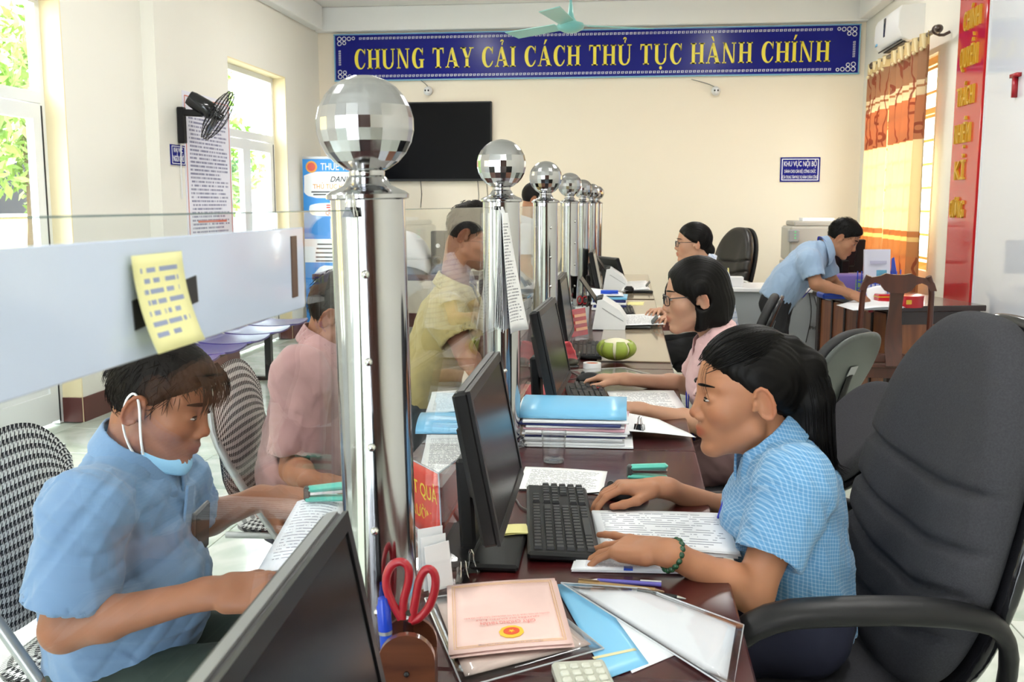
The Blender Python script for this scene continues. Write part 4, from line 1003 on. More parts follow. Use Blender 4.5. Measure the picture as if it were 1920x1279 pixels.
# ------------------------------------------------------------------ wooden desk at the right
dk = thing('wooden_desk', 'orange brown wooden desk with black framed panels by the right wall', 'desk', (1.70, 6.70, 0), math.radians(13))
DW, DL, DHh = .62, 1.15, .745
O('desktop', B((DW/2, DL/2, DHh-.02), (DW+.06, DL+.06, .04), ch=.005), M_fwood, dk)
for (x, y) in ((.02, .02), (DW-.02, .02), (.02, DL-.02), (DW-.02, DL-.02)): O('corner_post', B((x, y, (DHh-.04)/2), (.045, .045, DHh-.04)), M_fwood, dk)
O('end_panel', B((DW/2, .018, .37), (DW-.09, .012, .50)), M_ywood, dk); O('end_rail', B((DW/2, .016, .665), (DW-.09, .025, .09)), M_fwood, dk); O('end_rail', B((DW/2, .016, .09), (DW-.09, .025, .08)), M_fwood, dk)
O('end_rail', B((DW/2, .012, .34), (DW-.09, .02, .012)), M_fwood, dk)
O('plinth', B((DW/2, DL/2, .025), (DW-.02, DL-.02, .05)), M_fwood, dk)
for k in range(5):
    y = .045+(k+.5)*(DL-.09)/5; O('side_board', B((.018, y, .385), (.012, (DL-.09)/5-.022, .60)), M_ywood, dk); O('side_strip', B((.012, y+(DL-.09)/10, .385), (.02, .02, .66)), M_fwood, dk)
O('far_panel', B((DW-.018, DL/2, .37), (.012, DL-.09, .6)), M_ywood, dk); O('back_panel', B((DW/2, DL-.018, .37), (DW-.09, .012, .6)), M_ywood, dk)
# pale grey metal desk behind the man
p0 = at(1372, 545, 8.0); p1_ = at(1562, 545, 8.0)
gd = thing('grey_desk', 'pale grey metal desk with white top behind the bending man', 'desk', ((p0.x+p1_.x)/2, 8.0, 0)); gw = p1_.x-p0.x+.1
M_gmetal = mat('grey_metal', (.30, .32, .33), .5)
O('desktop', B((0, .3, .73), (gw, .62, .03), ch=.004), M_white_pl, gd); O('front_panel', B((0, .04, .40), (gw-.06, .02, .62)), M_gmetal, gd)
for s in (-1, 1): O('pedestal', B((s*(gw/2-.2), .32, .36), (.36, .5, .70)), M_gmetal, gd)
text('stencil', 'PHÒNG', M_black_m, gd, (gw*.26, .028, .42), (1, 0, 0), (0, 0, 1), .03, .14, .001)
# copier
cp = thing('photocopier', 'beige office copier with papers on top by the back corner', 'copier', (at(1530, 430, 9.9).x, 9.9, 0))
M_beige = mat('beige_plastic', (.42, .40, .36), .45)
O('cabinet', B((0, .3, .42), (.50, .55, .84), ch=.01), M_beige, cp); O('scanner_unit', B((0.02, .3, 1.02), (.52, .56, .34), ch=.02), M_beige, cp); O('lid', B((.04, .3, 1.215), (.48, .52, .05), ch=.012), M_beige, cp)
O('control_panel', B((-.21, .0, 1.10), (.10, .10, .12), ch=.01), M_grey_pl, cp)
for k in range(3): O('indicator', B((-.20, -.052, 1.08+.03*k), (.014, .004, .014)), mat('green_lamp', (.15, .7, .3), .3), cp)
O('paper_tray', B((0, .01, .6), (.44, .04, .12), ch=.01), M_dgrey_pl, cp)
t = thing('paper_pile', 'low pile of papers lying on the beige copier', 'papers', (at(1540, 415, 9.9).x, 10.15, 1.24)); O('sheets', B((0, 0, .015), (.30, .21, .03)), M_paper, t)
# far table with covered machine on the public side
ft = thing('brown_table', 'brown table on the public side under the white covered machine', 'table', (-2.05, 8.9, 0))
O('tabletop', B((0, 0, .76), (1.5, .6, .05), ch=.006), M_dwood, ft)
for x in (-.7, .7):
    for y in (-.25, .25): O('leg', B((x, y, .365), (.05, .05, .73)), M_dwood, ft)
cvm = thing('covered_machine', 'machine under a white dust cover behind the first glass pane', 'machine', (-2.08, 8.9, .785))
O('cover', MB().surf(14, 14, lambda u, v: (lambda a, b_: Vector((a*.33, b_*.26, .38*(1-abs(a)**3.2*.85)*(1-abs(b_)**4*.8))))((u-.5)*2, (v-.5)*2), .006), mat('white_cloth', (.72, .72, .73), .9), cvm, 180)
O('body', B((0, 0, .03), (.56, .40, .06)), M_grey_pl, cvm)
sp_k = thing('loudspeaker', 'small black loudspeaker standing beside the covered machine', 'speaker', (at(826, 455, 8.9).x, 8.85, .785))
O('cabinet', B((0, 0, .19), (.13, .16, .38), ch=.008), M_black_m, sp_k); O('woofer', MB().lathe([(.045, 0), (.04, .01), (.01, -.005)], 18, (0, -.08, .11), Rx(math.pi/2)), M_dgrey_pl, sp_k, 40); O('tweeter', MB().lathe([(.02, 0), (.015, .008), (.002, .002)], 14, (0, -.08, .25), Rx(math.pi/2)), M_white_pl, sp_k, 40)
# roll-up stand
rx0, rx1 = at(567, 300, 10.4).x, at(567, 300, 10.4).x+.78
ru = thing('rollup_banner', 'blue and white roll-up banner stand beside the far glazed door', 'banner stand', ((rx0+rx1)/2, 10.4, 0)); RW = rx1-rx0; RH = at(580, 297, 10.4).z
M_rblue = mat('banner_blue', (.03, .27, .72), .4); M_rwhite = mat('banner_white', (.84, .86, .88), .45); M_orange = mat('banner_orange', (.78, .36, .06), .5); M_rred = mat('banner_red', (.68, .10, .07), .5)
O('sheet', B((0, 0, RH/2+.03), (RW, .006, RH-.06)), M_rblue, ru); O('base', B((0, 0, .035), (RW+.04, .20, .07), ch=.02), M_silver, ru); O('top_rail', B((0, 0, RH+.005), (RW, .02, .025)), M_silver, ru)
O('support_pole', MB().cyl((0, .05, .05), (0, .02, RH), .012, n=8), M_silver, ru)
def blob(z0, z1, x0, x1, seed):
    rg = random.Random(seed); n = 26; pts = []
    for i in range(n):
        a = 2*math.pi*i/n; c, s = math.cos(a), math.sin(a); sq = lambda q: math.copysign(abs(q)**.45, q)
        pts.append(((x0+x1)/2+(x1-x0)/2*sq(c)*(1+.03*rg.uniform(-1, 1)), (z0+z1)/2+(z1-z0)/2*sq(s)*(1+.03*rg.uniform(-1, 1))))
    return MB().prism(pts, .001, (0, -.0035, 0), (1, 0, 0), (0, 0, 1))
zz = lambda y: at(580, y, 10.4).z
O('white_field', blob(zz(372), zz(322), -RW/2+.002, RW/2-.002, 1), M_rwhite, ru); O('white_field', blob(zz(405), zz(381), -RW/2+.06, RW/2-.1, 2), M_rwhite, ru)
O('white_field', B((0, -.0036, (zz(448)+zz(492))/2), (RW-.002, .001, zz(448)-zz(492))), M_rwhite, ru); O('white_field', blob(zz(600), zz(497), -RW/2+.09, RW/2-.03, 3), M_rwhite, ru)
O('code_patch', B((.01, -.0046, (zz(410)+zz(447))/2), (.22, .002, .21)), M_rwhite, ru)
em = at(584, 313, 10.4).x-(rx0+rx1)/2
O('emblem', MB().cyl((em, -.003, zz(313)), (em, -.005, zz(313)), .062, n=24), M_orange, ru); O('emblem_core', MB().cyl((em, -.005, zz(313)), (em, -.0065, zz(313)), .045, n=20), M_rred, ru)
def rt(s, m, x, y, h, w=None, al='CENTER', sh=0): text('lettering', s, m, ru, (x, -.0042, zz(y)), (1, 0, 0), (0, 0, 1), h, w, .001, al, .012, sh)
rt('THUẾ TỈNH', M_rwhite, em+.10, 319, .075, .42, 'LEFT'); rt('DANH MỤC', M_black_m, .12, 341, .058, .42, 'CENTER', .3); rt('THỦ TỤC HÀNH CHÍNH', M_orange, -.28, 354, .05, .66, 'LEFT')
rt('QUÉT MÃ QR', M_rred, .01, 403, .042, .32); rt('THUẾ TỈNH', M_rred, .05, 533, .05, .34)
for (y, x0, x1) in ((360, -.3, .25), (365, -.28, .28), (385, -.14, .15), (389, -.14, .15), (394, -.12, .13), (458, -.25, .3), (466, -.26, .3), (474, -.27, .3), (482, -.27, .3), (489, -.27, .25), (558, -.1, .25), (567, -.12, .25), (578, -.16, .25)):
    O('text_line', B(((x0+x1)/2, -.0048, zz(y)), (x1-x0, .0008, .016)), MATS['banner_red'] if 380 < y < 396 else M_dgrey_pl, ru)

# unseen dark cabinets, added so the steel balls and columns reflect something dark
for k, (x, lab) in enumerate(((.45, 'unseen dark cabinet added for steel reflections, nearer the counter'), (1.55, 'unseen dark cabinet added for steel reflections, in the corner'))):
    t = thing('reflection_cabinet', lab, 'cabinet', (x, YF+.24, 0), 0, 'unseen cabinets added for reflections')
    O('carcass', B((0, 0, 1.0), (1.05, .44, 2.0), ch=.004), M_fwood, t)
    for s_ in (-1, 1):
        d_ = O('door', B((s_*.26, .225, 1.0), (.50, .02, 1.9), ch=.003), M_dwood, t); O('handle', MB().cyl((s_*.05, .25, .95), (s_*.05, .25, 1.1), .008, n=8), M_steel, d_)
# ================================================================== PEOPLE
def skin_mat(name, col):
    m = bpy.data.materials.new(name); nt, b = nodes_of(m); b.inputs['Roughness'].default_value = .48; b.inputs['Specular IOR Level'].default_value = .35
    b.inputs['Subsurface Weight'].default_value = .12; b.inputs['Subsurface Radius'].default_value = (.02, .008, .004); b.inputs['Subsurface Scale'].default_value = .3
    at_ = nt.nodes.new('ShaderNodeAttribute'); at_.attribute_name = 'Tint'
    tc = nt.nodes.new('ShaderNodeTexCoord'); nz = nt.nodes.new('ShaderNodeTexNoise'); nz.inputs['Scale'].default_value = 22; nz.inputs['Detail'].default_value = 4; lk(nt, tc.outputs['Object'], nz.inputs[0])
    base = mixc(nt, nz.outputs[0], tuple(c*.90 for c in col), tuple(min(1, c*1.10) for c in col))
    sp = nt.nodes.new('ShaderNodeSeparateColor'); lk(nt, at_.outputs['Color'], sp.inputs[0])
    c1 = mixc(nt, sp.outputs[0], base, (col[0]*.85, col[1]*.45, col[2]*.45)); c2 = mixc(nt, math_node(nt, 'MULTIPLY', sp.outputs[1], .35), c1, (col[0], col[1]*.62, col[2]*.55))
    lk(nt, c2, b.inputs['Base Color'])
    n2 = nt.nodes.new('ShaderNodeTexNoise'); n2.inputs['Scale'].default_value = 350; lk(nt, tc.outputs['Object'], n2.inputs[0]); bp = nt.nodes.new('ShaderNodeBump'); bp.inputs['Strength'].default_value = .08; bp.inputs['Distance'].default_value = .001; lk(nt, n2.outputs[0], bp.inputs['Height']); lk(nt, bp.outputs[0], b.inputs['Normal'])
    return m
SK_A = skin_mat('skin_warm', (.39, .172, .090)); SK_B = skin_mat('skin_light', (.50, .27, .175)); SK_E = skin_mat('skin_tanned', (.28, .112, .058)); SK_D = skin_mat('skin_medium', (.38, .18, .10))
M_hair = mat('black_hair', (.004, .0034, .003), .48, var=.5, vscale=40, spec=.12)
M_hair2 = mat('dark_brown_hair', (.007, .005, .004), .5, var=.5, vscale=40, spec=.12)
M_eye = mat('eye_white', (.36, .33, .30), .2); M_iris = mat('iris_dark', (.012, .008, .006), .1)
def cloth_grid(name, base, line, sx, sz, lw, second=None, mixw=.75):
    """woven check: thin crossing lines along the garment's own axes"""
    m = bpy.data.materials.new(name); nt, b = nodes_of(m); b.inputs['Roughness'].default_value = .85; b.inputs['Sheen Weight'].default_value = .15
    tc = nt.nodes.new('ShaderNodeTexCoord'); nz = nt.nodes.new('ShaderNodeTexNoise'); nz.inputs['Scale'].default_value = 6; lk(nt, tc.outputs['Object'], nz.inputs[0])
    vm = nt.nodes.new('ShaderNodeVectorMath'); vm.operation = 'MULTIPLY_ADD'; lk(nt, nz.outputs['Color'], vm.inputs[0]); vm.inputs[1].default_value = (.007, .007, .007); lk(nt, tc.outputs['Object'], vm.inputs[2])
    sp = nt.nodes.new('ShaderNodeSeparateXYZ'); lk(nt, vm.outputs[0], sp.inputs[0])
    hx = math_node(nt, 'ADD', sp.outputs[0], math_node(nt, 'MULTIPLY', sp.outputs[1], .6))
    gx = math_node(nt, 'LESS_THAN', math_node(nt, 'FRACT', math_node(nt, 'MULTIPLY', hx, 1/sx)), lw)
    gz = math_node(nt, 'LESS_THAN', math_node(nt, 'FRACT', math_node(nt, 'MULTIPLY', math_node(nt, 'ADD', sp.outputs[2], math_node(nt, 'MULTIPLY', sp.outputs[0], .18)), 1/sz)), lw)
    k = math_node(nt, 'MULTIPLY', math_node(nt, 'ADD', gx, gz), .5*mixw+.1)
    col = mixc(nt, k, base, line)
    if second:
        g2 = math_node(nt, 'LESS_THAN', math_node(nt, 'FRACT', math_node(nt, 'MULTIPLY', hx, .5/sx)), .3); g3 = math_node(nt, 'LESS_THAN', math_node(nt, 'FRACT', math_node(nt, 'MULTIPLY', sp.outputs[2], .5/sz)), .3)
        col = mixc(nt, math_node(nt, 'MULTIPLY', math_node(nt, 'ADD', g2, g3), .35), col, second)
    n3 = nt.nodes.new('ShaderNodeTexNoise'); n3.inputs['Scale'].default_value = 22; n3.inputs['Detail'].default_value = 4; n3.inputs['Distortion'].default_value = 1.0; lk(nt, tc.outputs['Object'], n3.inputs[0])
    bp = nt.nodes.new('ShaderNodeBump'); bp.inputs['Strength'].default_value = .6; bp.inputs['Distance'].default_value = .005; lk(nt, n3.outputs[0], bp.inputs['Height']); lk(nt, bp.outputs[0], b.inputs['Normal'])
    lk(nt, col, b.inputs['Base Color']); return m
def cloth(name, col, var=.06): return mat(name, col, .85, var=var, vscale=14, bump=.55, bscale=24, sheen=.2)
def nrm(v): return Vector(v).normalized()
def folds(amp, seed, freq=1.0):
    rg = np.random.RandomState(seed); K = [(rg.normal(size=3)*38*freq, rg.normal(size=3)*14*freq, rg.uniform(0, 6.28), rg.uniform(.5, 1)) for _ in range(5)]
    def fn(P):
        d = np.zeros(len(P), F32)
        for k1, k2, ph, w in K:
            q = np.sin(P@k1.astype(F32)*.7+2.2*np.sin(P@k2.astype(F32)+ph)+ph); d += w*(1-np.abs(q))**2*np.sign(np.sin(P@k2.astype(F32)*.6+ph*2)).astype(F32)*.5+w*.35*q
        return d*amp
    return fn

def hand_prims(wr, d, n, thumb, curl=(.25, .35, .25), sc=1.0, spread=1.0, thumb_in=0.0, curls=None):
    """wr wrist, d finger direction, n back-of-hand normal, thumb +1/-1: thumb lies at +-(d x n)"""
    d = nrm(d); n = nrm(Vector(n)-d*Vector(n).dot(d)); t = d.cross(n)*thumb; L = []; tips = []
    wr = Vector(wr)
    P = lambda a, b, c: wr+d*(a*sc)+t*(b*sc)+n*(c*sc)
    L.append(('u', cap_(P(-.02, 0, 0), P(.02, 0, 0), .027*sc, .029*sc, (n, .72)), .02))
    L.append(('u', rbx_(P(.052, 0, 0), (.044*sc, .039*sc, .0135*sc), .0125*sc, (d, t, n)), .012))
    L.append(('u', cap_(P(.02, .022, -.006), P(.05, .030, -.008), .017*sc, .014*sc), .010))
    L.append(('u', cap_(P(.02, -.024, -.004), P(.07, -.029, -.004), .014*sc, .012*sc), .010))
    lens = ((.044, .026, .021), (.047, .030, .022), (.044, .028, .021), (.035, .021, .019)); offs = (.0305, .0105, -.010, -.0295); spl = (9, 2, -5, -13)
    for i in range(4):
        cu = curls[i] if curls else curl
        a = math.radians(spl[i]*spread); fd = d*math.cos(a)+t*math.sin(a); p = P(.086 if i else .084, offs[i], .001); r = (.0092, .0094, .009, .0080)[i]*sc
        q_ax = fd.cross(n).normalized(); ang = 0
        L.append(('u', MBsph(p, r*1.08), .006))
        for j in range(3):
            ang -= cu[j]*(1.0+.06*i); dr = Quaternion(q_ax, ang) @ fd; q = p+dr*(lens[i][j]*sc)
            L.append(('u', cap_(p, q, r, r*.88), .0035)); p = q; r *= .88
        tips.append(p)
    a = 1-thumb_in; p = P(.022, .030, -.008)
    for ln, dv, r0, r1 in ((.044, d*.72+t*(.72*a)+n*(-.28), .0135, .0112), (.033, d*.90+t*(.32*a-.15*thumb_in)-n*.22, .0108, .0096), (.026, d*.95+t*(.12*a-.25*thumb_in)-n*.18, .0096, .0078)):
        q = p+nrm(dv)*(ln*sc); L.append(('u', cap_(p, q, r0*sc, r1*sc), .006)); p = q
    tips.append(p); return L, tips
def MBsph(c, r): return cap_(c, Vector(c)+Vector((1e-4, 0, 0)), r)

def person(label, J, sex, skin, shirt_m, trouser_m, hair_m, hair, hs=1.0, hq=.004, cq=.006, seed=1, cuff=.72, hands=None, wc=None, lean_flat=.64, sleeve_r=(.066, .070), collar=True, legs=True, arm_sc=1.0, shoe=None, hair_fn=None, hands_sc=1.0, shirt_fold=.0035, belly=0, hem=0.0, long_sleeve=False):
    male = sex == 'm'
    H, f, u = Vector(J['head']), nrm(J['f']), None
    u0 = Vector(J.get('u', (0, 0, 1))); u = nrm(u0-f*u0.dot(f)); s = f.cross(u)
    pel, nkb = Vector(J['pel']), Vector(J['nkb']); R_, L_ = Vector(J['shR']), Vector(J['shL'])
    org = Vector((pel.x, pel.y, 0)); chs = Vector(J['chs']) if 'chs' in J else pel.lerp(nkb, .70)
    wst = Vector(J['wst']) if 'wst' in J else pel.lerp(chs, .45)
    sh = nrm(R_-L_); tup = nrm(nkb-pel); fw = nrm(tup.cross(sh))
    wc = wc or (.175 if male else .155); ww = wc*(.92 if male else .84); wh = wc*(.98 if male else 1.04)
    hp = lambda a, b, c: H+f*(a*hs)+u*(b*hs)+s*(c*hs)
    ax = (f, s, u)
    E_ = lambda a, b, c, r, A=ax: ell_(hp(a, b, c), tuple(q*hs for q in r), A)
    C_ = lambda p, q, r0, r1=None: cap_(hp(*p), hp(*q), r0*hs, (r0 if r1 is None else r1)*hs)
    pr = []; U = lambda p, k: pr.append(('u', p, k)); Sb = lambda p, k: pr.append(('s', p, k))
    # torso under the clothes
    U(cap_(pel, wst, wh-.02, ww-.02, (fw, lean_flat)), 0); U(cap_(wst, chs, ww-.02, wc-.025, (fw, lean_flat)), .05)
    U(cap_(L_, R_, .042, .042), .05); U(cap_(nkb-tup*.04, nkb+tup*.0, .06, .055), .04)
    # neck and head
    nr = .056 if male else .047
    U(cap_(nkb, hp(-.030, -.055, 0), nr*1.04, nr*.98), .03)
    U(E_(-.006, .028, 0, (.096, .074, .090)), .02); U(E_(.030, -.036, 0, (.060, .058, .080)), .03)
    jw = 1.08 if male else 1.0
    for q in (-1, 1):
        U(C_((.002, -.062, q*.047*jw), (.066, -.100, q*.014), .020*jw, .016), .018); U(E_(.050, -.024, q*.040, (.030, .024, .026)), .02)
        U(C_((.078, .026, 0), (.058, .026, q*.048), .0125 if male else .010, .010), .012)
    U(E_(.074, -.101, 0, (.018, .020, .016)), .015); U(E_(.070, -.062, 0, (.026, .028, .024)), .015)
    for q in (-1, 1): Sb(E_(.095, .003, q*.032, (.016, .018, .012)), .014)
    U(C_((.083, .012, 0), (.099, -.026, 0), .0085, .0098), .010); U(E_(.1005, -.030, 0, (.0108, .0112, .0098)), .006)
    for q in (-1, 1):
        U(E_(.092, -.036, q*.0125, (.012, .0078, .0085)), .005); U(E_(.072, .002, q*.032, (.0148, .0165, .0125)), .004)
        Sb(E_(.096, -.043, q*.006, (.006, .0035, .004)), .003)
        U(C_((.0945, -.0585, 0), (.081, -.063, q*.021), .0060, .0038), .004); U(C_((.0915, -.071, 0), (.079, -.066, q*.019), .0072, .004), .004)
    er = [f*math.cos(.28)-u*math.sin(.28), s, u*math.cos(.28)+f*math.sin(.28)]
    for q in (-1, 1):
        es = [er[0]*.93+s*(-q*-.36), None, None]
        e0 = nrm(er[0]*.92-s*(q*.38)); e2 = er[2]; e1 = nrm(e2.cross(e0))
        U(ell_(hp(-.012, -.006, q*.079), (.0185*hs, .0065*hs, .033*hs), (e0, e1, e2)), .006)
        Sb(ell_(hp(-.004, -.004, q*.087), (.0105*hs, .0075*hs, .020*hs), (e0, e1, e2)), .003)
        U(C_((.004, -.008, q*.077), (.006, -.018, q*.076), .005, .005), .004)
        rim = [hp(-.012, -.006, q*.080)+e0*(.0165*hs*math.cos(k_*.55+.6))+e2*(.031*hs*math.sin(k_*.55+.6))+s*(q*.004*hs) for k_ in range(10)]
        for k_ in range(9): U(cap_(rim[k_], rim[k_+1], .0036*hs), .002)
    # arms
    tips = {}
    for sd, S_ in (('R', R_), ('L', L_)):
        el, wr = Vector(J['el'+sd]), Vector(J['wr'+sd]); a = arm_sc*(1.08 if male else .93); hd = (hands or {}).get(sd, {})
        fd = nrm(hd.get('d', wr-el)); n = hd.get('n', (0, 0, 1))
        U(cap_(S_, el, .048*a, .037*a), .03); md = el.lerp(wr, .30)
        U(cap_(el, md, .037*a, .038*a), .02); U(cap_(md, wr, .038*a, .0245*a, (n, .88)), .015)
        # thumb side: right hand palm down -> thumb to the left of the finger direction
        th = {'R': -1, 'L': 1}[sd]*hd.get('flip', 1)
        L, tp = hand_prims(wr+fd*.012, fd, n, th, hd.get('curl', (.25, .35, .25)), (1.04 if male else .93)*hands_sc, hd.get('spread', 1), hd.get('thumb_in', .2), hd.get('curls'))
        pr.extend(L); tips[sd] = tp
    P, Q = sdf_arrays(pr, hq); P = relax(P, Q, 1, .4)
    body = O('person', np_mesh('person', P-V3(org), Q), skin); body.location = org; tag(body, label, 'person', 'people in the hall')
    # tint: lips (R) and cheeks / nose / ears / knuckles warmth (G)
    loc = P-V3(H); a_, b_, c_ = loc@V3(f)/hs, loc@V3(u)/hs, loc@V3(s)/hs
    lip = np.clip(1.3-np.sqrt(((b_+.0645)/.0125)**2+(c_/.0235)**2)**2*1.0, 0, 1)*(a_ > .070)
    warm = np.clip(1-((a_-.06)**2/.0012+(b_+.03)**2/.0009+(np.abs(c_)-.042)**2/.0006), 0, 1)+np.clip(1-((a_-.105)**2/.0004+(b_+.032)**2/.0004+c_**2/.0003), 0, 1)+np.clip((np.abs(c_)-.080)*120, 0, 1)*(np.abs(b_) < .05)*(np.abs(a_) < .04)
    hand = np.zeros(len(P))
    for sd in 'RL':
        for tp in tips[sd]: hand = np.maximum(hand, np.clip(1-np.linalg.norm(P-V3(tp), axis=1)/.022, 0, 1))
    colr = np.zeros((len(P), 4), F32); colr[:, 0] = lip*(.55 if male else .8); colr[:, 1] = np.clip(warm+hand, 0, 1); colr[:, 3] = 1
    ca = body.data.color_attributes.new('Tint', 'FLOAT_COLOR', 'POINT'); ca.data.foreach_set('color', colr.ravel())
    lo = lambda p: Vector(p)-org
    for q in (-1, 1):
        e = O('eye', MB().ball(lo(hp(.0782, .0002, q*.032)), 1, 12, 8, (.0116*hs, .0125*hs, .0040*hs), Matrix((f, s, u)).transposed()), M_eye, body, 60)
        O('iris', MB().ball(lo(hp(.0850, .0002, q*.0325)), 1, 10, 6, (.0056*hs, .0066*hs, .0042*hs), Matrix((f, s, u)).transposed()), M_iris, e, 60)
        O('lashes', MB().tube([lo(hp(.0885-.0115*abs(k)**2*1.0-(.002 if q*k > 0 else 0), .0046-.0045*k*k, q*.032+.0150*k)) for k in (-1, -.6, -.2, .2, .6, 1)], [.0006, .0014, .0017, .0017, .0018, .0008], 5, 1), M_hair, body, 60)
        O('eyebrow', MB().tube([lo(hp(.0935-.021*k*k, .028+.006*k-.007*k*k, q*(.012+.040*k))) for k in (0, .25, .5, .75, 1)], [.0022*hs, .0034*hs, .0036*hs, .003*hs, .0012*hs] if male else [.0016, .0026, .0026, .002, .001], 6, 1, flat=1.2), hair_m, body, 60)
    # ---- shirt
    sp = []; su = lambda p, k: sp.append(('u', p, k))
    hemp = pel-tup*hem
    su(cut_(cap_(hemp-tup*.05, wst, wh+.012, ww+.012, (fw, lean_flat+.04)), hemp-tup*.03, -tup), 0); su(cap_(wst, chs, ww+.012, wc+.004, (fw, lean_flat+.03)), .06)
    if belly: su(ell_(wst+fw*(.06+belly), (.12, .12, .14), (fw, sh, tup)), .06)
    if not male: su(ell_(chs+fw*.070-tup*.01, (.065, .125, .075), (fw, sh, tup)), .05)
    su(cap_(L_-tup*.012, R_-tup*.012, .056, .056), .06); su(cap_(chs.lerp(nkb, .5), nkb-tup*.01, .12, .075, (fw, .75)), .05)
    for sd, S_ in (('R', R_), ('L', L_)):
        el = Vector(J['el'+sd]); d = nrm(el-S_); cp_ = S_.lerp(el, cuff)
        su(MBsph(S_, sleeve_r[0]*.98), .04); su(cut_(cap_(S_, cp_+d*.05, sleeve_r[0], sleeve_r[1]), cp_, d), .035)
        sp.append(('s', cap_(cp_+d*.03, cp_-d*.05, sleeve_r[1]-.006, sleeve_r[1]-.016), .0))
    nd = nrm(hp(-.03, -.06, 0)-nkb)
    sp.append(('s', cap_(nkb+nd*.015, nkb+nd*.15, nr+.010, nr+.03), .01))
    so_ = sdf_obj('shirt', sp, cq, shirt_m, body, org, 2, folds(shirt_fold, seed))
    if collar:
        cl_ = []; side = nrm(sh); fwd = nrm(side.cross(nd))*-1
        fwd = nrm(f-nd*f.dot(nd)); side = nd.cross(fwd)
        base = nkb+nd*(.002 if male else .018)
        ring = shell_(cap_(base-nd*.035, base+nd*.075, nr+(.054 if male else .056), nr+.006), .0034)
        ring = cut_(cut_(ring, base+nd*.052, nd*1.0+fwd*.30), base-nd*.012, -nd*1.0-fwd*.40)
        g0, base3, fw3, nd3, sd3 = ring[0], V3(base), V3(fwd), V3(nd), V3(side)
        def vcut(X, Y, Z):
            px, py, pz_ = X-base3[0], Y-base3[1], Z-base3[2]
            a = px*fw3[0]+py*fw3[1]+pz_*fw3[2]; b = px*nd3[0]+py*nd3[1]+pz_*nd3[2]; c = np.abs(px*sd3[0]+py*sd3[1]+pz_*sd3[2])
            wedge = np.where(a > 0, (.012+.30*np.maximum(b+.035, 0))-c, -1.0)
            return np.maximum(g0(X, Y, Z), wedge)
        ring = [vcut, ring[1], ring[2]]
        sdf_obj('collar', [('u', ring, 0)], .003 if cq < .0055 else .0042, shirt_m, body, org, 3)
    # ---- trousers
    if legs:
        tp_ = []; tu = lambda p, k: tp_.append(('u', p, k))
        tu(cap_(pel-sh*.06, pel+sh*.06, .115, .115, (fw, .85)), 0)
        for sd, sg in (('R', 1), ('L', -1)):
            hip = pel+sh*(sg*.085)-tup*.02; kn, an_ = Vector(J['kn'+sd]), Vector(J['an'+sd])
            tu(cap_(hip, kn, .088, .064), .04); tu(cut_(cap_(kn, an_, .064, .05), an_, nrm(an_-kn)), .03)
            fd = Vector(J.get('foot', (f.x, f.y, 0))); fd.z = 0; fd = nrm(fd)
            sdf_obj('shoe', [('u', ell_(an_+fd*.06+Vector((0, 0, -.045)), (.135, .048, .042), (fd, fd.cross(Vector((0, 0, 1))), Vector((0, 0, 1)))), 0), ('u', cap_(an_+Vector((0, 0, -.03)), an_+Vector((0, 0, .01)), .045, .043), .02), ('s', rbx_(Vector((an_.x, an_.y, -.5+.004)), (.5, .5, .5), .001), 0)], .007, shoe or M_black_m, body, org, 1)
        sdf_obj('trousers', tp_, .008, trouser_m, body, org, 2, folds(.004, seed+7))
    # ---- hair
    hpz = []; hu = lambda p, k: hpz.append(('u', p, k)); hsb = lambda p, k: hpz.append(('s', p, k))
    def half(pt, nf, nu): return [lambda X, Y, Z: (X-V3(hp(*pt))[0])*V3(f*nf+u*nu)[0]+(Y-V3(hp(*pt))[1])*V3(f*nf+u*nu)[1]+(Z-V3(hp(*pt))[2])*V3(f*nf+u*nu)[2], None, None]
    if hair == 'short':
        hu(E_(-.009, .032, 0, (.100, .0785, .0945)), 0); hu(E_(.012, .062, 0, (.086, .066, .064)), .02)
        for q in (-1, 1): hu(C_((.022, .03, q*.072), (.016, -.005, q*.0725), .009, .005), .01)
        hpz.append(('i', half((.085, .060, 0), .64, -.77), .022))
        hsb(E_(.098, .012, 0, (.030, .062, .058)), .012)
    elif hair == 'pony':
        hu(E_(-.009, .034, 0, (.101, .080, .096)), 0); hu(E_(-.03, .03, 0, (.090, .081, .085)), .02)
        for q in (-1, 1): hu(C_((.050, .045, q*.060), (-.01, .018, q*.080), .018, .012), .02)
        hpz.append(('i', half((.083, .060, 0), .63, -.78), .02)); hsb(E_(.105, .010, 0, (.036, .064, .062)), .014)
    elif hair == 'bob':
        hu(E_(-.012, .036, 0, (.108, .090, .100)), 0); hu(E_(-.045, -.03, 0, (.078, .088, .085)), .03)
        for q in (-1, 1): hu(C_((-.005, .03, q*.074), (.000, -.098, q*.074), .026, .022), .03)
        hu(C_((-.085, -.02, 0), (-.070, -.09, 0), .04, .035), .03); hu(C_((-.06, -.085, -.05), (-.06, -.085, .05), .032), .03)
        hpz.append(('i', half((0, -.108, 0), -.12, -1), .01))
        fc = [V3(hp(.062, -.06, 0)), V3(f), V3(u), V3(s)]
        hsb(E_(.098, -.050, 0, (.108, .13, .082)), .014)
        hsb(E_(.090, .030, 0, (.020, .052, .050)), .012)
        hsb(C_((-.010, -.010, -.115), (-.010, -.012, -.085), .026, .024), .012)
    if hair_fn: hair_fn(hu, hsb, hp, hs, E_, C_)
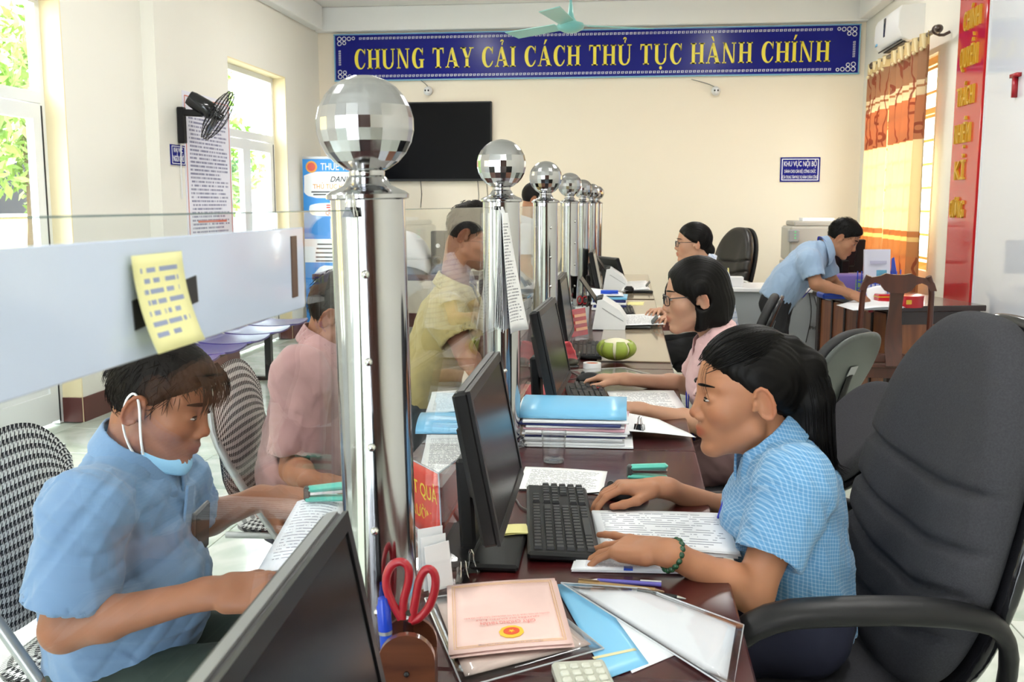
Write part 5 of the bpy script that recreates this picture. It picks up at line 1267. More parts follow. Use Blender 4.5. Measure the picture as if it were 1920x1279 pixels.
    def hdisp(P_):
        l = P_-V3(H); a1, b1, c1 = l@V3(f), l@V3(u), l@V3(s); r = np.sqrt(a1**2+b1**2)+1e-6; th_ = np.arctan2(b1, a1)
        q = np.sin(c1*620+2.5*np.sin(th_*2+c1*60))+.6*np.sin(c1*1330+3*np.sin(th_*3+1)); return (.0007*q if hair != 'short' else .0011*np.sin(a1*500+3*np.sin(c1*240))*np.sin(c1*520+2*np.sin(b1*300))).astype(F32)
    ho = sdf_obj('hair', hpz, .004 if hq < .0045 else .005, hair_m, body, org, 1, hdisp)
    return dict(o=body, org=org, hp=hp, f=f, u=u, s=s, lo=lo, tips=tips, tup=tup, fw=fw, sh=sh, nkb=nkb, chs=chs, pel=pel, nd=nd, nr=nr)
def strands(pp, paths, r, m):
    mb = MB()
    for p in paths: mb.tube([pp['lo'](q) for q in p], [r*.5]+[r]*(len(p)-2)+[r*.25], 3, 1, cap=False)
    o = O('hair_strands', mb, m, pp['o'], 180); o['kind'] = 'stuff'; return o
def glasses(pp, m, sc=1.0):
    mb = MB(); hp, lo = pp['hp'], pp['lo']
    for q in (-1, 1):
        c = []
        for k in range(17):
            a = 2*math.pi*k/16; x = math.copysign(abs(math.cos(a))**.6, math.cos(a))*.0245; y = math.copysign(abs(math.sin(a))**.6, math.sin(a))*.0165
            c.append(lo(hp(.104-abs(x+q*.0)*.05*0-.010*abs((q*.033+x)/.055)**2, -.002+y, q*.033+x)))
        mb.tube(c, .0017, 6, cap=False)
        mb.tube([lo(hp(.094, .006, q*.058)), lo(hp(.085, .008, q*.070)), lo(hp(.03, .008, q*.079)), lo(hp(-.012, .012, q*.083)), lo(hp(-.022, -.01, q*.083))], .0018, 6, 1)
    mb.tube([lo(hp(.104, .003, -.0085)), lo(hp(.108, .006, 0)), lo(hp(.104, .003, .0085))], .0017, 6, 1)
    g = O('glasses', mb, m, pp['o'], 60)
    for q in (-1, 1):
        O('lens', MB().ball(lo(hp(.0985, -.002, q*.033)), 1, 14, 6, (.0012, .0225, .015), Matrix((pp['f'], pp['s'], pp['u'])).transposed()), M_clear, g, 60)
def lanyard(pp, m, drop=.30, badge=True):
    nkb, nd, fw, sh, nr, tup = pp['nkb'], pp['nd'], pp['fw'], pp['sh'], pp['nr'], pp['tup']
    fwd = nrm(pp['f']-nd*pp['f'].dot(nd)); side = nd.cross(fwd); r = nr+.034; pts = []
    for k in range(-4, 5): a = math.pi+k*.36; pts.append(nkb+nd*(.010+.012*math.cos(k*.36))+(fwd*math.cos(a)+side*math.sin(a))*r)
    ft = pp['chs']+fw*.15-tup*(drop-.12)
    p = [ft+sh*.004, pp['chs']+fw*.145+tup*.02+side*.03*(-1 if pts[0].dot(side) < pts[-1].dot(side) else 1)]+pts+[pp['chs']+fw*.145+tup*.02-side*.03*(-1 if pts[0].dot(side) < pts[-1].dot(side) else 1), ft-sh*.004]
    l = O('lanyard', MB().tube([pp['lo'](q) for q in p], .007, 6, 2, flat=.3), m, pp['o'], 60)
    if badge: O('badge', MB().box(pp['lo'](ft-tup*.045), (.006, .055, .085), Matrix((fw, sh, tup)).transposed()), M_clear, l)

M_lany = mat('blue_lanyard', (.02, .03, .42), .6)
# ---------------------------------------------------------------- A: woman in the blue checked shirt
M_check = cloth_grid('blue_check', (.095, .265, .48), (.30, .46, .62), .0072, .0072, .30, None, .8)
J = dict(head=at(1398, 737, 1.99), f=(-1, -.17, -.08), nkb=at(1462, 862, 1.99), shR=at(1455, 905, 2.15), shL=at(1492, 905, 1.825), pel=at(1492, 1150, 1.985), chs=at(1480, 960, 1.985), wst=at(1492, 1060, 1.985),
         elR=at(1405, 975, 2.25), wrR=on(1243, 914, .795), elL=at(1412, 1112, 1.74), wrL=on(1250, 1036, .80),
         knR=(-.08, 2.12, .50), knL=(-.08, 1.86, .50), anR=(-.10, 2.10, .08), anL=(-.10, 1.88, .08), foot=(-1, 0, 0))
def pony(hu, hsb, hp, hs, E_, C_):
    pts = [at(1452, 655, 1.99), at(1482, 655, 1.99), at(1512, 690, 1.985), at(1524, 750, 1.98), at(1526, 815, 1.975), at(1540, 865, 1.97), at(1570, 900, 1.965)]; rs = [.020, .024, .036, .040, .036, .026, .004]
    for a, b, r0, r1 in zip(pts, pts[1:], rs, rs[1:]): hu(cap_(a, b, r0, r1, (Vector((0, 1, 0)), .85)), .012)
    q = [at(1495, 700, 2.0), at(1500, 790, 2.0), at(1508, 850, 1.99)]
    for a, b, r0, r1 in zip(q, q[1:], (.03, .034), (.034, .012)): hu(cap_(a, b, r0, r1), .02)
A_ = person('woman in blue checked shirt with a ponytail typing at the near counter', J, 'f', SK_A, M_check, mat('navy_trousers', (.012, .014, .035), .85), M_hair, 'none', 1.03, .003, .0045, 3, .70,
            dict(L=dict(d=nrm(on(1150, 1012, .80)-on(1250, 1036, .80))+Vector((0, 0, -.10)), n=(.10, -.25, 1), curls=((.02, .12, .10), (.22, .18, .12), (.28, .2, .15), (.30, .25, .2)), spread=1.5, thumb_in=.45),
                 R=dict(d=nrm(on(1165, 915, .79)-on(1243, 914, .79))+Vector((0, 0, .02)), n=(-.05, .1, 1), curl=(.42, .42, .25), thumb_in=.3)), sleeve_r=(.062, .066), wc=.150, shirt_fold=.005, hair_fn=None if False else (lambda hu, hsb, hp, hs, E_, C_: (
                hu(E_(-.010, .035, 0, (.1015, .0805, .0965)), 0), hu(E_(-.035, .022, 0, (.088, .081, .088)), .02),
                hsb(cut_([lambda X, Y, Z, p=V3(hp(.085, .064, 0)), n=V3(nrm(Vector(hp(.62, -.78, 0))-Vector(hp(0, 0, 0)))): -((X-p[0])*n[0]+(Y-p[1])*n[1]+(Z-p[2])*n[2]), V3(hp(0, 0, 0))-.25, V3(hp(0, 0, 0))+.25], (0, 0, 9), (0, 0, 1)), .030),
                hsb(E_(.110, .006, 0, (.036, .066, .060)), .014), pony(hu, hsb, hp, hs, E_, C_))))
O('hair_tie', MB().lathe([(.020, -.006), (.026, -.003), (.026, .003), (.020, .006)], 14, A_['lo'](at(1468, 654, 1.99)), Ry(math.pi/2+.25)), M_black_g, A_['o'], 40)
rg = random.Random(4); hp = A_['hp']; paths = []
tie = at(1462, 655, 1.99)
for k in range(260):
    c0 = rg.uniform(-1, 1); a0 = rg.uniform(.0, 1.0)
    st_ = Vector(hp(.083-.09*a0, .066+.045*math.sin(min(1, a0*1.4)*1.6), 0)); ph = c0*1.25
    pth = []
    for j in range(8):
        t_ = j/7; fx = (.085-.075*a0)*(1-t_)+(-.092)*t_; th_ = ph*(1-t_**1.6*.75)
        rr = math.sqrt(max(0, 1-((fx+.010)/.1035)**2)); pth.append(hp(fx, .035+.098*rr*math.cos(th_), .0822*rr*math.sin(th_)))
    pth.append(tuple(tie)); paths.append(pth)
for k in range(170):
    a = rg.uniform(0, 6.28); r = rg.uniform(.7, 1.08); off = lambda i: Vector((math.cos(a), math.sin(a), 0))
    base = [at(1470, 655, 1.99), at(1500, 672, 1.985), at(1522, 730, 1.98), at(1526, 815, 1.975), at(1540, 868, 1.97), at(1555+rg.uniform(-25, 30), 905+rg.uniform(-25, 20), 1.965)]; ra = [.018, .030, .040, .038, .028, .010]
    paths.append([p+Vector((math.cos(a), math.sin(a)*.9, .25*math.sin(a+1)))*(q*r) for p, q in zip(base, ra)])
strands(A_, paths, .0011, M_hair)
wisps = []
for k in range(7):
    c0 = -.062+.045*k/8+rg.uniform(-.003, .003); z0 = rg.uniform(0, 1); dx = rg.uniform(-.01, .01)
    wisps.append([hp(.055, .094, c0*.7), hp(.086, .066, c0*.95), hp(.0955, .040, c0*1.15-.004), hp(.094-.006*z0, .012-.01*z0, c0*1.3-.010+dx)])
strands(A_, wisps, .00030, M_hair)
lanyard(A_, M_lany, .28, False)
M_pocket = M_check
# bead bracelet
w = Vector(J['wrL']); ax_ = nrm(Vector(J['wrL'])-Vector(J['elL'])); cb = w-ax_*.012; q_ = ax_.to_track_quat('Z', 'Y')
br = O('bracelet', MB().tube([A_['lo'](cb+q_ @ Vector((.029*math.cos(t*.4189), .026*math.sin(t*.4189), 0))) for t in range(16)], .0012, 5, cap=False), mat('green_jade', (.012, .06, .025), .15), A_['o'], 60)
bead = MB().ball((0, 0, 0), .0063, 10, 7).mesh('bead', 60)
for k in range(16): O('bead', bead, MATS['green_jade'], br, loc=A_['lo'](cb+q_ @ Vector((.030*math.cos(k*.3927), .027*math.sin(k*.3927), 0))))
# ---------------------------------------------------------------- B: woman in pink with glasses
J = dict(head=at(1303, 556, 3.36), f=(-1, -.10, -.10), nkb=at(1348, 645, 3.36), shR=at(1330, 672, 3.53), shL=at(1362, 680, 3.19), pel=at(1392, 835, 3.36), chs=at(1362, 715, 3.36), wst=at(1380, 780, 3.36),
         elR=at(1292, 722, 3.60), wrR=on(1172, 711, .79), elL=at(1318, 795, 3.12), wrL=on(1196, 768, .785), knR=(-.02, 3.5, .5), knL=(-.02, 3.22, .5), anR=(-.05, 3.5, .08), anL=(-.05, 3.22, .08), foot=(-1, 0, 0))
M_gblack = mat('glasses_black', (.01, .01, .012), .25)
B_P = person('woman in pink shirt wearing glasses with a black bob at the second counter', J, 'f', SK_B, cloth('pink_shirt', (.66, .42, .42)), mat('mauve_trousers', (.16, .09, .09), .8), M_hair, 'bob', 1.0, .004, .006, 5, .66,
             dict(R=dict(d=nrm(on(1110, 706, .79)-on(1172, 711, .79)), n=(-.05, .1, 1), curl=(.35, .45, .3), thumb_in=.3), L=dict(d=nrm(on(1140, 764, .78)-on(1196, 768, .78)), n=(0, -.15, 1), curl=(.12, .2, .15))), sleeve_r=(.062, .064), wc=.148)
glasses(B_P, M_gblack); lanyard(B_P, M_lany, .3)
# ---------------------------------------------------------------- C: woman in plaid, far
J = dict(head=at(1299, 456, 6.05), f=(-1, -.08, -.02), nkb=at(1332, 505, 6.05), shR=at(1322, 520, 6.22), shL=at(1345, 524, 5.88), pel=at(1352, 640, 6.05), chs=at(1340, 550, 6.05),
         elR=at(1290, 592, 6.25), wrR=on(1238, 584, .79), elL=at(1318, 605, 5.80), wrL=on(1262, 598, .79), knR=(.02, 6.2, .5), knL=(.02, 5.9, .5), anR=(0, 6.2, .08), anL=(0, 5.9, .08), foot=(-1, 0, 0))
M_plaid = cloth_grid('plaid_blouse', (.60, .66, .76), (.20, .27, .50), .03, .03, .28, (.75, .72, .74))
def bun(hu, hsb, hp, hs, E_, C_): hu(E_(-.095, -.045, 0, (.040, .045, .042)), .015)
C_P = person('woman in plaid blouse wearing glasses at the far counter', J, 'f', SK_B, M_plaid, mat('black_trousers', (.012, .012, .014), .85), M_hair, 'pony', .98, .005, .008, 8, .66,
             dict(R=dict(curl=(.3, .4, .3)), L=dict(curl=(.3, .4, .3))), wc=.148, hair_fn=bun)
glasses(C_P, M_gblack)
# ---------------------------------------------------------------- D: man bending over the wooden desk
yd = 7.0
J = dict(head=at(1580, 446, yd), f=(.80, -.22, -.50), nkb=at(1545, 468, yd), shR=at(1518, 490, yd-.19), shL=at(1540, 480, yd+.17), pel=at(1460, 560, yd), chs=at(1508, 494, yd), wst=at(1480, 526, yd),
         elR=at(1530, 533, yd-.24), wrR=at(1592, 549, yd-.20), elL=at(1562, 530, yd+.20), wrL=at(1594, 556, yd-.02), knR=(1.03, yd-.1, .44), knL=(1.05, yd+.1, .44), anR=(1.00, yd-.1, .09), anL=(1.02, yd+.1, .09), foot=(1, 0, 0))
D_P = person('man in light blue shirt bending over papers on the wooden desk', J, 'm', SK_D, cloth('light_blue_shirt', (.28, .39, .55)), MATS['black_trousers'], M_hair, 'short', 1.06, .005, .007, 11, .72,
             dict(R=dict(d=(.75, -.15, -.30), n=(.15, -.5, .8), curl=(.5, .5, .35), thumb_in=.6), L=dict(d=(.8, -.35, -.2), n=(.1, .1, 1), curl=(.3, .4, .3))), wc=.172, hem=.02, sleeve_r=(.068, .072), shirt_fold=.005)
lanyard(D_P, M_lany, .30)
# ---------------------------------------------------------------- E: man in the blue polo
ye = 1.88
J = dict(head=at(300, 752, ye), f=(.92, .02, -.30), nkb=at(248, 862, ye), shR=at(158, 955, ye-.19), shL=at(325, 905, ye+.18), pel=at(215, 1255, ye), chs=at(235, 975, ye), wst=at(228, 1110, ye),
         elR=at(118, 1180, ye-.24), wrR=at(395, 1112, ye-.22), elL=at(352, 985, ye+.22), wrL=at(492, 934, ye+.24), knR=(-.62, ye-.12, .50), knL=(-.62, ye+.14, .50), anR=(-.66, ye-.14, .08), anL=(-.66, ye+.14, .08), foot=(1, 0, 0))
M_polo = cloth('blue_polo', (.14, .235, .39), .05)
E_P = person('man in light blue polo with a lowered face mask reading at the counter', J, 'm', SK_E, M_polo, mat('dark_green_trousers', (.015, .028, .022), .85), M_hair2, 'short', 1.04, .0035, .005, 21, .80,
             dict(R=dict(d=(.9, .1, .04), n=(0, -.5, .85), curl=(.3, .4, .3), thumb_in=.4), L=dict(d=(.9, -.18, -.05), n=(.05, -.55, .8), curl=(.22, .3, .2), thumb_in=.2)), wc=.165, belly=.01, sleeve_r=(.075, .088), shirt_fold=.007, lean_flat=.72)
hp, lo = E_P['hp'], E_P['lo']
mk = O('face_mask', MB().surf(15, 9, lambda u_, v_: lo(hp(.088-.075*abs(u_*2-1)**2+.006*math.sin(v_*3.1), -.085-.030*v_-.010*(1-abs(u_*2-1)**2)*v_, (u_*2-1)*.062)), .003), mat('mask_blue', (.30, .58, .82), .7), E_P['o'], 180)
for q in (-1, 1): O('ear_loop', MB().tube([lo(hp(.02, -.088, q*.064)), lo(hp(.012, -.05, q*.080)), lo(hp(-.004, .015, q*.086)), lo(hp(-.020, .030, q*.084)), lo(hp(-.034, .005, q*.080)), lo(hp(-.030, -.045, q*.074)), lo(hp(-.002, -.092, q*.066)), lo(hp(.022, -.10, q*.062))], .0026, 6, 2), mat('white_elastic', (.80, .80, .80), .8), mk, 60)
O('belt', MB().tube([lo(E_P['pel']+E_P['tup']*.0+(E_P['fw']*.122*math.cos(t*.2618)+E_P['sh']*.17*math.sin(t*.2618))) for t in range(25)], .016, 6, cap=False), mat('brown_belt', (.05, .025, .015), .5), E_P['o'], 60)
pk = E_P['chs']+E_P['fw']*.128-E_P['sh']*.07-E_P['tup']*.02
O('pocket', MB().box(lo(pk-E_P['tup']*.05), (.008, .10, .11), Matrix((E_P['fw'], E_P['sh'], E_P['tup'])).transposed(), .002), M_polo, E_P['o'])
O('placket', MB().box(lo(E_P['chs']+E_P['fw']*.132+E_P['tup']*.02), (.006, .032, .16), Matrix((E_P['fw'], E_P['sh'], E_P['tup'])).transposed(), .002), M_polo, E_P['o'])
ph = thing('mobile_phone', 'mobile phone standing in the chest pocket of the blue polo', 'phone', pk+E_P['fw']*.006+E_P['tup']*.0, rot=Matrix((E_P['fw'], E_P['sh'], E_P['tup'])).transposed().to_euler())
O('body', B((0, 0, .01), (.009, .07, .11), ch=.003), mat('phone_grey', (.10, .09, .085), .3, .4), ph); O('screen', B((.005, 0, .01), (.001, .064, .10)), M_black_g, ph); O('camera_bump', B((-.005, .02, .05), (.003, .02, .02), ch=.001), M_black_g, ph)
# ---------------------------------------------------------------- F: man in dusty pink, behind the first column
yf_ = 2.92
J = dict(head=at(640, 590, yf_), f=(.93, -.05, -.33), nkb=at(606, 655, yf_), shR=at(563, 706, yf_-.19), shL=at(630, 690, yf_+.18), pel=at(560, 945, yf_), chs=at(590, 745, yf_), wst=at(572, 840, yf_),
         elR=at(552, 880, yf_-.24), wrR=at(585, 905, yf_-.52), elL=at(668, 830, yf_+.2), wrL=at(735, 870, yf_+.05), knR=(-.72, yf_-.12, .5), knL=(-.72, yf_+.14, .5), anR=(-.76, yf_-.14, .08), anL=(-.76, yf_+.14, .08), foot=(1, 0, 0))
F_P = person('man in dusty pink shirt sitting behind the nearest steel column', J, 'm', SK_E, cloth('dusty_pink_shirt', (.40, .22, .22)), mat('blue_jeans', (.02, .03, .065), .85), M_hair2, 'short', 1.04, .005, .007, 31, .86,
             dict(R=dict(d=(.85, -.1, -.15), n=(0, -.4, .9), curl=(.35, .4, .3)), L=dict(curl=(.3, .4, .3))), wc=.178, belly=.02, sleeve_r=(.078, .085), shirt_fold=.006)
# ---------------------------------------------------------------- G: man in yellow leaning on the counter
yg = 3.9
J = dict(head=at(884, 440, yg), f=(.88, -.05, -.34), nkb=at(850, 545, yg), shR=at(838, 588, yg-.19), shL=at(868, 572, yg+.18), pel=at(792, 752, yg), chs=at(835, 615, yg), wst=at(810, 690, yg),
         elR=at(872, 660, yg-.25), wrR=on(905, 716, .80), elL=at(905, 655, yg+.2), wrL=on(935, 690, .80), knR=(-.80, yg-.1, .42), knL=(-.82, yg+.12, .42), anR=(-.95, yg-.1, .09), anL=(-.95, yg+.12, .09), foot=(1, 0, 0))
G_P = person('man in yellow shirt leaning on the counter behind the second glass', J, 'm', SK_E, cloth('khaki_yellow_shirt', (.46, .36, .14)), mat('dark_jeans', (.018, .026, .035), .85), M_hair2, 'short', 1.02, .005, .007, 41, .70,
             dict(R=dict(curl=(.2, .3, .2)), L=dict(curl=(.2, .3, .2))), wc=.172, sleeve_r=(.072, .080), shirt_fold=.005)
# ---------------------------------------------------------------- I: standing man beyond the second column
yi = 7.6
J = dict(head=at(1004, 374, yi), f=(.95, .05, -.25), nkb=at(992, 420, yi), shR=at(985, 437, yi-.19), shL=at(995, 435, yi+.19), pel=at(975, 555, yi), elR=at(985, 500, yi-.25), wrR=at(1015, 530, yi-.2), elL=at(1005, 500, yi+.25), wrL=at(1025, 530, yi+.2),
         knR=at(975, 660, yi-.1), knL=at(975, 660, yi+.1), anR=(at(972, 600, yi).x, yi-.1, .09), anL=(at(972, 600, yi).x, yi+.1, .09), foot=(1, 0, 0))
I_P = person('man with short dark hair standing beyond the second and third columns', J, 'm', SK_D, cloth('white_blue_shirt', (.55, .60, .68)), MATS['black_trousers'], M_hair2, 'short', 1.05, .006, .008, 51, .7, None, wc=.17)

def short_strands(pp, n, ln, r, seed, m):
    rg = random.Random(seed); hp = pp['hp']; ps = []
    while len(ps) < n:
        d = Vector((rg.gauss(0, 1), rg.gauss(0, 1), rg.gauss(0, 1))).normalized()
        a, b, c = -.009+.1005*d.x, .034+.096*d.z, .079*d.y
        if (a-.085)*.64-(b-.060)*.77 > .002 or (a > .07 and b < .055): continue
        L = ln*rg.uniform(.5, 1.2); fx = .5 if b > .09 else -.1
        t1 = Vector((fx+rg.gauss(0, .3), rg.gauss(0, .3), -.55 if b < .1 else -.1)); t1 = (t1-d*t1.dot(d)).normalized()
        ps.append([hp(a, b, c), hp(a+(t1.x*.5+d.x*.14)*L, b+(t1.z*.5+d.z*.14)*L, c+(t1.y*.5+d.y*.14)*L), hp(a+(t1.x+d.x*.10)*L, b+(t1.z+d.z*.10)*L, c+(t1.y+d.y*.10)*L)])
    strands(pp, ps, r, m)
short_strands(E_P, 900, .030, .0009, 1, M_hair2); short_strands(D_P, 350, .024, .0014, 2, M_hair); short_strands(F_P, 350, .024, .0012, 3, M_hair2); short_strands(G_P, 300, .024, .0013, 5, M_hair2)
hp = E_P['hp']; rg = random.Random(9)
strands(E_P, [[hp(.070, .095, c_), hp(.096, .075, c_*1.1), hp(.108, .052-.01*rg.random(), c_*1.2+rg.uniform(-.006, .006)), hp(.106, .026-.014*rg.random(), c_*1.25+rg.uniform(-.01, .01))] for c_ in [-.055+.11*k/59 for k in range(60)]], .0011, M_hair2)
# ================================================================== THINGS ON THE DESKS
def quad_sheet(parent, name, cs, m, thick=.0006, bow=.0, nu=8, nv=8, both=False):
    """sheet through 4 points: cs = top-left, top-right, bottom-right, bottom-left (as read)"""
    a, b, c, d = [Vector(p) for p in cs]
    def fn(u, v):
        p = d.lerp(c, u).lerp(a.lerp(b, u), v); p = Vector(p); p.z += bow*math.sin(u*math.pi)*.7+bow*.5*(1-v)*u; return p
    return O(name, MB().surf(nu, nv, fn, thick, both), m, parent, 180)
def paper(label, pix, m, z=TOP+.0012, bow=0, name='paper_sheet', layers=1, group='papers on the counter', dz=.0007, flip=0):
    cs = [on(x, y, z) for x, y in pix]; c = sum(cs, Vector())/4; c.z = z-.0006
    # keep readable orientation: u to the right, v up, normal up
    t = thing(name, label, 'paper', c, 0, group)
    rel = [p-c for p in cs]
    if (rel[1]-rel[0]).cross(rel[3]-rel[0]).z > 0: rel = [rel[1], rel[0], rel[3], rel[2]]
    if flip: rel = rel[2:]+rel[:2]
    for k in range(layers):
        r = Rz(math.radians(random.uniform(-2.2, 2.2))) if k < layers-1 else Rz(0); off = Vector((random.uniform(-.004, .004), random.uniform(-.004, .004), dz*(k-layers+1))) if k < layers-1 else Vector()
        quad_sheet(t, 'sheet', [r @ p+off for p in rel], m if k == layers-1 else M_paper, .0006, bow)
    return t
# ---- monitors : local screen faces -Y, origin on the desk
def monitor(label, loc, rz, zb=.10, w=.445, h=.262, tilt=10, base=True, dark=M_screen, top=None):
    t = thing('monitor', label, 'monitor', loc, rz, 'monitors along the counter'); R = Rx(math.radians(-tilt)); c = Vector((0, .0, zb+h/2)); P = lambda x, y, z: c+R @ Vector((x, y, z))
    O('casing', B(P(0, .012, 0), (w, .028, h), R, .005), M_bezel, t); fr = MB()
    for s in (-1, 1): fr.box(P(s*(w/2-.008), -.003, 0), (.016, .006, h), R).box(P(0, -.003, s*(h/2-.009)), (w-.03, .006, .018), R)
    O('bezel', fr, M_bezel, t); O('screen', B(P(0, -.002, 0), (w-.03, .004, h-.034), R), dark, t)
    O('top_edge', B(P(0, .010, h/2+.001), (w-.01, .012, .003), R), top or mat('edge_grey', (.045, .045, .048), .35), t)
    O('back_bulge', B(P(0, .036, -.01), (w*.55, .03, h*.55), R, .012), M_bezel, t)
    O('neck', B((0, .055, zb*.5+.05), (.07, .03, zb+.10), Rx(-.05), .006), M_black, t); O('base', B((0, .04, .008), (.235, .18, .014), ch=.005), M_black, t)
    return t
FX = math.radians(90)   # screen towards +X
monitor('dark monitor in the bottom left corner nearest the camera', (-.262, .775, TOP), FX+.05, .052, .46, .275, 11, top=mat('edge_light', (.16, .16, .165), .35))
monitor('black monitor facing the woman in the blue checked shirt', (-.238, 1.80, TOP), FX+.02, .085, .45, .265, 11)
monitor('black monitor facing the woman in pink', (-.222, 3.04, TOP), FX-.03, .085, .45, .265, 12)
monitor('black monitor beside the third steel column', (-.262, 4.25, TOP), FX, .085, .45, .265, 8)
monitor('black monitor facing the woman in plaid', (-.205, 6.62, TOP), FX, .085, .45, .265, 12, dark=mat('screen_lit', (.32, .31, .28), .3))
monitor('small dark monitor at the far end of the counter', (-.13, 8.0, TOP), FX+.5, .04, .34, .20, 20)
# ---- keyboards
def keyboard(label, loc, rz, full=True):
    t = thing('keyboard', label, 'keyboard', loc, rz, 'keyboards along the counter')
    O('body', B((0, 0, .011), (.445, .135, .016), Rx(math.radians(3)), .005), M_black, t)
    km = MB().add([(-.0078, -.0078, 0), (.0078, -.0078, 0), (.0078, .0078, 0), (-.0078, .0078, 0), (-.0062, -.0058, .006), (.0062, -.0058, .006), (.0062, .0066, .006), (-.0062, .0066, .006)], [(4, 5, 6, 7), (0, 1, 5, 4), (1, 2, 6, 5), (2, 3, 7, 6), (3, 0, 4, 7)])
    spots = []
    for r in range(6):
        y = .047-r*.0187-(.004 if r else 0)
        for x0, n in ((-.205, 14), (.083, 3), (.148, 4)):
            if (x0 == .083 and r in (3,)) or (x0 == .148 and r == 0): continue
            k = 0
            while k < n:
                wd = 1
                if x0 < 0 and r == 5 and k == 4: wd = 6
                elif x0 < 0 and r == 5 and k % 3 == 1 and k < 4: wd = 1
                elif x0 < 0 and r == 1 and k == 12: wd = 2
                spots.append((x0+.019*(k+wd/2), y, wd)); k += wd
    Rk = math.radians(3)
    if full:
        kme = {}
        for (x, y, wd) in spots:
            if wd not in kme:
                q = MB(); q.v = [(v[0]+(math.copysign((wd-1)*.0095, v[0])), v[1], v[2]) for v in km.v]; q.f = list(km.f); kme[wd] = q.mesh('key')
            o = O('key', kme[wd], M_kb, t, loc=(x, y, .019+y*math.tan(Rk)))
    else:
        q = MB()
        for (x, y, wd) in spots: q.add([(v[0]+x+math.copysign((wd-1)*.0095, v[0]), v[1]+y, v[2]+.019+y*math.tan(Rk)) for v in km.v], km.f)
        o = O('keys', q, M_kb, t); o['kind'] = 'stuff'
    return t
M_kb = mat('key_black', (.022, .022, .024), .42)
def ctr(pts, z=TOP): c = sum((on(x, y, z) for x, y in pts), Vector())/len(pts); return c
k1 = ctr([(990, 925), (1098, 935), (1115, 1053), (1000, 1050)]); keyboard('black keyboard under the hand of the woman in the blue checked shirt', (k1.x, k1.y, TOP), math.radians(96), True)
k2 = on(1103, 751); keyboard('black keyboard in front of the woman in pink', (k2.x, k2.y, TOP), math.radians(97), True)
k3 = on(1168, 585); keyboard('dark keyboard under the hands of the woman in plaid', (k3.x, k3.y, TOP), math.radians(92), False)
k4 = on(1098, 664); keyboard('black keyboard leaning behind the pomelo', (k4.x, k4.y+.05, TOP), math.radians(92), False)
# ---- mice
def mouse(label, loc, rz):
    t = thing('computer_mouse', label, 'mouse', loc, rz, 'computer mice')
    sdf_obj('shell', [('u', ell_((0, 0, .006), (.032, .056, .030)), 0), ('s', rbx_((0, 0, -.1), (.2, .2, .1), .001), 0)], .003, M_black, t, it=1)
    O('wheel', MB().cyl((-.003, .030, .031), (.003, .030, .031), .008, n=12), M_dgrey_pl, t, 40)
    O('cable', MB().tube([(0, .054, .01), (0, .10, .004), (.03, .16, .003), (.02, .24, .003)], .0018, 5, 2), M_cable, t)
m1 = on(1170, 934); mouse('black mouse under the right hand of the woman in the blue checked shirt', (m1.x, m1.y, TOP), math.radians(88))
m2 = on(1108, 716); mouse('black mouse under the right hand of the woman in pink', (m2.x, m2.y, TOP), math.radians(88))
# ---- papers round the near worker
paper('single printed sheet lying beyond the near keyboard', [(985, 875), (1139, 884), (1129, 928), (968, 919)], M_prB, bow=.002)
t = paper('stack of handwritten forms under the left hand of the near woman', [(1110, 957), (1352, 962), (1388, 1038), (1128, 1022)], printed('forms', (.85, .86, .90), (.12, .13, .2), 17, .06, .6, .3, 12, 11), TOP+.012, .002, 'form_stack', 9, dz=.0013)
t = paper('lower stack of forms with a blue tab clip', [(1082, 1040), (1268, 1030), (1282, 1068), (1076, 1066)], M_prH, TOP+.008, 0, 'form_stack', 6, dz=.0012)
tb = on(1178, 1066, TOP+.008); O('blue_tab', B(Vector((tb.x, tb.y, tb.z+.0))-Vector(t.location), (.016, .012, .004)), M_bluepl, t)
tnote = on(965, 994, TOP+.016); t = thing('sticky_note', 'small yellow sticky notes on the monitor base beside the near keyboard', 'sticky note', (tnote.x, tnote.y, TOP+.0155), math.radians(12), 'yellow notes on monitor bases')
for k in range(2): quad_sheet(t, 'sheet', [(-.026-.004*k, .03-.004*k, .001+.001*k), (.026, .032, .001+.001*k), (.028, -.03, .001+.001*k), (-.024, -.032, .004*k+.001)], M_note, bow=.002)
tnote = on(1044, 754, TOP+.016); t = thing('sticky_note', 'yellow sticky notes on the monitor base before the woman in pink', 'sticky note', (tnote.x, tnote.y, TOP+.0155), .1, 'yellow notes on monitor bases')
quad_sheet(t, 'sheet', [(-.03, .03, .001), (.03, .03, .001), (.03, -.03, .001), (-.03, -.03, .001)], M_note, bow=.002)
# tumbler
def tumbler(label, loc, r, h, water=True, nm='glass_tumbler'):
    t = thing(nm, label, 'glass', loc, 0, 'glasses on the counter')
    O('glass', MB().lathe([(r*.80, 0), (r*.84, .004), (r, h), (r*.95, h), (r*.80, .012), (.001, .010)], 12), M_clear, t, 50)
    O('foot', MB().lathe([(.001, .001), (r*.78, .001), (r*.8, .008), (.001, .009)], 12), mat('thick_glass', (.55, .58, .58), .05, trans=.8), t)
    return t
g1 = on(1038, 866); tumbler('clear glass tumbler before the stack with the light blue folder', (g1.x, g1.y, TOP), .0325, .082)
g2 = on(998, 768); tumbler('low cut glass bowl beside the monitor of the woman in pink', (g2.x, g2.y+.02, TOP), .034, .04, nm='glass_bowl')
